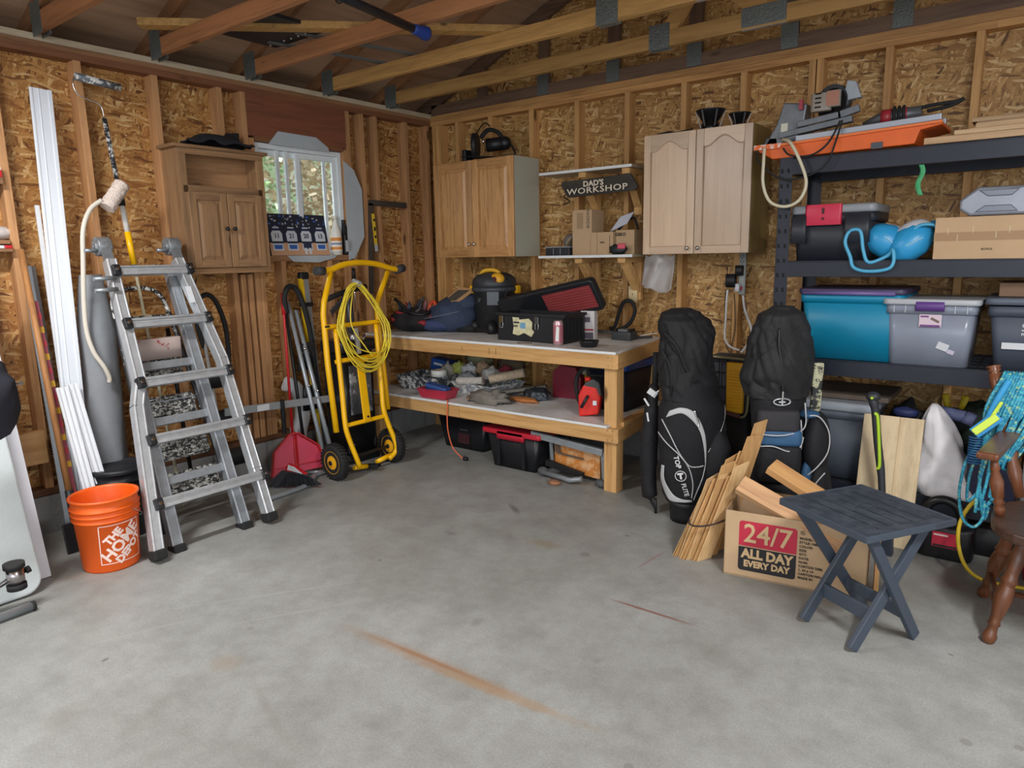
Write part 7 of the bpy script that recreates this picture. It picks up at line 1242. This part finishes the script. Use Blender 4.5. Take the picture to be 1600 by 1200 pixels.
# bottom shelf
z1=SHL[0]
tote('light grey storage tote with pale lid on the bottom rack shelf',(3.48,-.36,z1),.36,.42,.425,P('#59616d',.5,0,.08,4),P('#9aa1aa',.4,0,.08,8),.05,(.88,.88),over=.04)
simple('flat_boards',MB().bx(3.26,3.72,-.50,-.10,z1+.43,z1+.455),P('#5f5349',.8,0,.2,10),'weathered board lying on the light grey tote','board')
wbg=MB(); 
rings=[]; 
for i in range(29):
    t=i/28; z=z1+.45*t; w=.165*(1-t)**.75+.012; dd=.11*(1-t)**.5+.012; rr_=[]
    for j in range(36):
        a=2*PI*j/36; k_=1+.25*noise.noise(V(math.cos(a)*1.8,math.sin(a)*1.8,t*3))-.10*(1-min(1,6*abs(noise.noise(V(math.cos(a)*2+t*2,math.sin(a)*2,t*2.5))))); rr_.append(V(4.015-.085*t+math.cos(a)*w*k_,-.49+math.sin(a)*dd*k_,z))
    rings.append(rr_)
wbg.loft(rings); simple('plastic_sack',wbg,P('#e0dee2',.4,0,.06,8,.3,25),'white plastic sack knotted to a peak on the bottom rack shelf','sack')
simple('navy_box',MB().box((4.20,-.50,z1+.13),(.20,.14,.26)),P('#1d2140',.5,0,.1),'navy box with small white mark right of the white sack','box',bevel=.004)
simple('dark_tool_bag',MB().ball((3.80,-.30,z1+.20),(.12,.12,.20),16,noisea=.4,seed=5,flatb=.20),P('#17181b',.8,0,.2,10),'dark tool bag at the back behind the leaning planks','bag')
simple('blue_pack',MB().ball((3.79,-.40,z1+.37),(.06,.035,.03),12,noisea=.3,seed=2),P('#27305e',.6,0,.2,20),'small blue packet on the dark tool bag','packet')
simple('green_sack',MB().ball((4.12,-.26,z1+.22),(.13,.10,.215),16,noisea=.35,seed=8,flatb=.215),P('#1c2b20',.8,0,.2,8),'dark green sack at the back of the bottom rack shelf','sack')
simple('rolled_paper',MB().tube([(3.95,-.42,z1+.40),(4.06,-.43,z1+.385)],.03,12).tube([(4.06,-.43,z1+.385),(4.10,-.435,z1+.37)],.032,12),P('#5d6488',.6,0,.2,20),'rolled bluish grey sheet above the white sack','roll')
for x,lab,dx in ((3.97,'left yellow clamp handle under the middle rack shelf',.012),(4.03,'right yellow clamp handle under the middle rack shelf',-.01)): simple('hand_clamp',MB().tube([(x,-.30,z1+.40),(x-dx*1.5,-.30,z1+.47)],[.015,.018],10),P('#b8a21f',.5),lab,'clamp')
simple('clamp_bar',MB().bx(3.90,4.10,-.34,-.28,z1+.0,z1+.40),P('#15161a',.7,0,.2),'dark upright box holding the yellow clamps','box')
# planks, axe
pk=wood('#cbb795','#b09a78','z',.65,.7)
def lean(label,x0,x1,h,y0,k,th,nm='pine_board',m=pk): o=obj(nm,MB().prism([(x0,0),(x1,0),(x1,h),(x0,h)],(0,y0,0),(1,0,0),V(0,k,1).normalized(),-th),m,bevel=.002); return tag(o,label,'board')
lean('left pale pine board leaning on the rack behind the folding table',3.635,3.80,.665,-.765,.20,.02); lean('right pale pine board leaning on the rack, overlapping the left one',3.745,3.905,.66,-.742,.20,.02)
T=thing('axe','black and lime handled axe standing head down in front of the pine boards','axe',(3.82,-.85,0))
obj('handle',MB().tube(spline([(3.805,-.86,.04),(3.785,-.83,.20),(3.765,-.81,.38),(3.735,-.80,.55),(3.715,-.80,.70),(3.70,-.80,.76)],5),[.017]*11+[.019]*11+[.022]*4,12),P('#2b2d33',.5),T); obj('lime_inlay',MB().tube(spline([(3.745,-.822,.42),(3.755,-.824,.44),(3.745,-.822,.55),(3.73,-.822,.68),(3.715,-.822,.695)],5),.008,6),P('#a6c92b',.5),T); obj('pommel',MB().ball((3.70,-.80,.775),(.034,.028,.026),14),P('#2b2d33',.5),T); obj('hang_hole',MB().cyl((3.70,-.83,.773),(3.70,-.826,.773),.007,10),P('#a6c92b',.5),T)
obj('axe_head',MB().prism([(-.035,0),(.05,0),(.045,.12),(-.03,.13)],(3.80,-.875,.0),(1,0,0),(0,0,1),-.04),P('#3f4653',.35,.5),T,bevel=.005)
# gas can / battery box on the floor
T=thing('tool_case','black moulded case with red label on the floor in front of the rack','case',(4.02,-.72,0))
obj('case_body',MB().rbox((4.05,-.70,.085),(.24,.16,.17),.05,zr=.02),P('#131417',.35,0,.1),T); obj('carry_arch',MB().tube(spline([(3.95,-.70,.16),(3.97,-.70,.25),(4.03,-.70,.28),(4.09,-.70,.25),(4.12,-.70,.16)],6),.022,10),P('#1a1b1e',.35),T); obj('red_label',MB().mat(0).box((4.055,-.7815,.105),(.11,.002,.075)).mat(1).box((4.035,-.783,.128),(.06,.001,.008)).mat(2).box((4.055,-.783,.075),(.10,.001,.010)),[P('#b3203a',.5),P('#d8c9c4',.5),P('#2a1a1c',.5)],T); obj('filler_cap',MB().cyl((3.965,-.70,.16),(3.965,-.70,.195),.025,14),P('#4c4f52',.5),T)
simple('black_bin',MB().rbox((4.28,-.50,.07),(.32,.22,.14),.03),P('#15161a',.6,0,.2),'low black bin on the floor under the rack','bin')
simple('yellow_hose',MB().tube(spline([(4.19,-.93,.40),(4.15,-.93,.35),(4.12,-.95,.27),(4.12,-.97,.18),(4.15,-.98,.09),(4.20,-.97,.035),(4.28,-.95,.015),(4.45,-.92,.014)],8),.0085,8),P('#c9ab1c',.45),'yellow hose curving down to the floor under the chair','hose')
T=thing('red_bucket','red plastic container on the floor behind the chair leg','container',(4.43,-.75,0)); T.name='red_container'; obj('shell',MB().rbox((4.46,-.73,.10),(.22,.24,.20),.04,taper=(.85,.85)),red,T); obj('rim',MB().rbox((4.46,-.73,.20),(.235,.255,.018),.04),red,T)
simple('light_carton',MB().rbox((4.40,-.50,z1+.12),(.16,.16,.24),.01),P('#8f9193',.6,0,.08),'pale grey carton at the right end of the bottom rack shelf','carton')
# ================= THINGS UP IN THE TRUSSES =================
T=thing('brace_board','yellowish brace board nailed diagonally across the tops of the trusses','brace',(1.2,-1.4,2.77)); brm=wood('#bf9657','#95703b','x')
obj('board',MB().beam((.22,-2.50,2.789),(1.98,-.76,2.789),.085,.038),brm,T)
PL=thing('lift_pole','dark painted pole with blue flared end hanging under the trusses','pole',(1.68,-2.1,2.6)); PL.name='storage_pole'
obj('pole',MB().tube([(1.80,-2.95,2.645),(1.618,-1.75,2.645)],.022,12),P('#27303a',.35,.3),PL); obj('blue_end',MB().lathe([(.023,0),(.026,.03),(.030,.07),(.036,.10),(.036,.115),(.02,.115)],(1.625,-1.80,2.645),rot=(V(1.618,-1.72,2.645)-V(1.63,-1.83,2.645)).to_track_quat('Z','Y').to_matrix(),n=18),P('#1d3d8c',.45),PL)
for y in (-2.33,): obj('strap',MB().tube([V(1.706,y,2.664)+V(math.cos(a)*.035,0,math.sin(a)*.05) for a in [2*PI*i/16 for i in range(16)]],.004,6,closed=True),rubber,PL)
T=thing('steel_sheet','dark riveted panel lying across the truss chords above the window','panel',(.6,-1.75,2.79)); obj('panel',MB().box((.62,-1.95,2.80),(.50,.42,.02)),P('#23262c',.5,.2),T); rv=MB(); [rv.ball((.40+.07*i,-1.80,2.788),.006,6) for i in range(6)]; obj('rivet',rv,P('#c9ccd0',.3,.5),T)
simple('metal_rail',MB().beam((.45,-1.85,2.79),(.62,-1.02,2.79),.03,.015),P('#7b8182',.45,.5),'left grey metal rail stored across the trusses above the window','rail'); simple('metal_rail',MB().beam((.72,-1.85,2.79),(.92,-1.02,2.79),.03,.015),P('#7b8182',.45,.5),'right grey metal rail stored across the trusses above the window','rail')
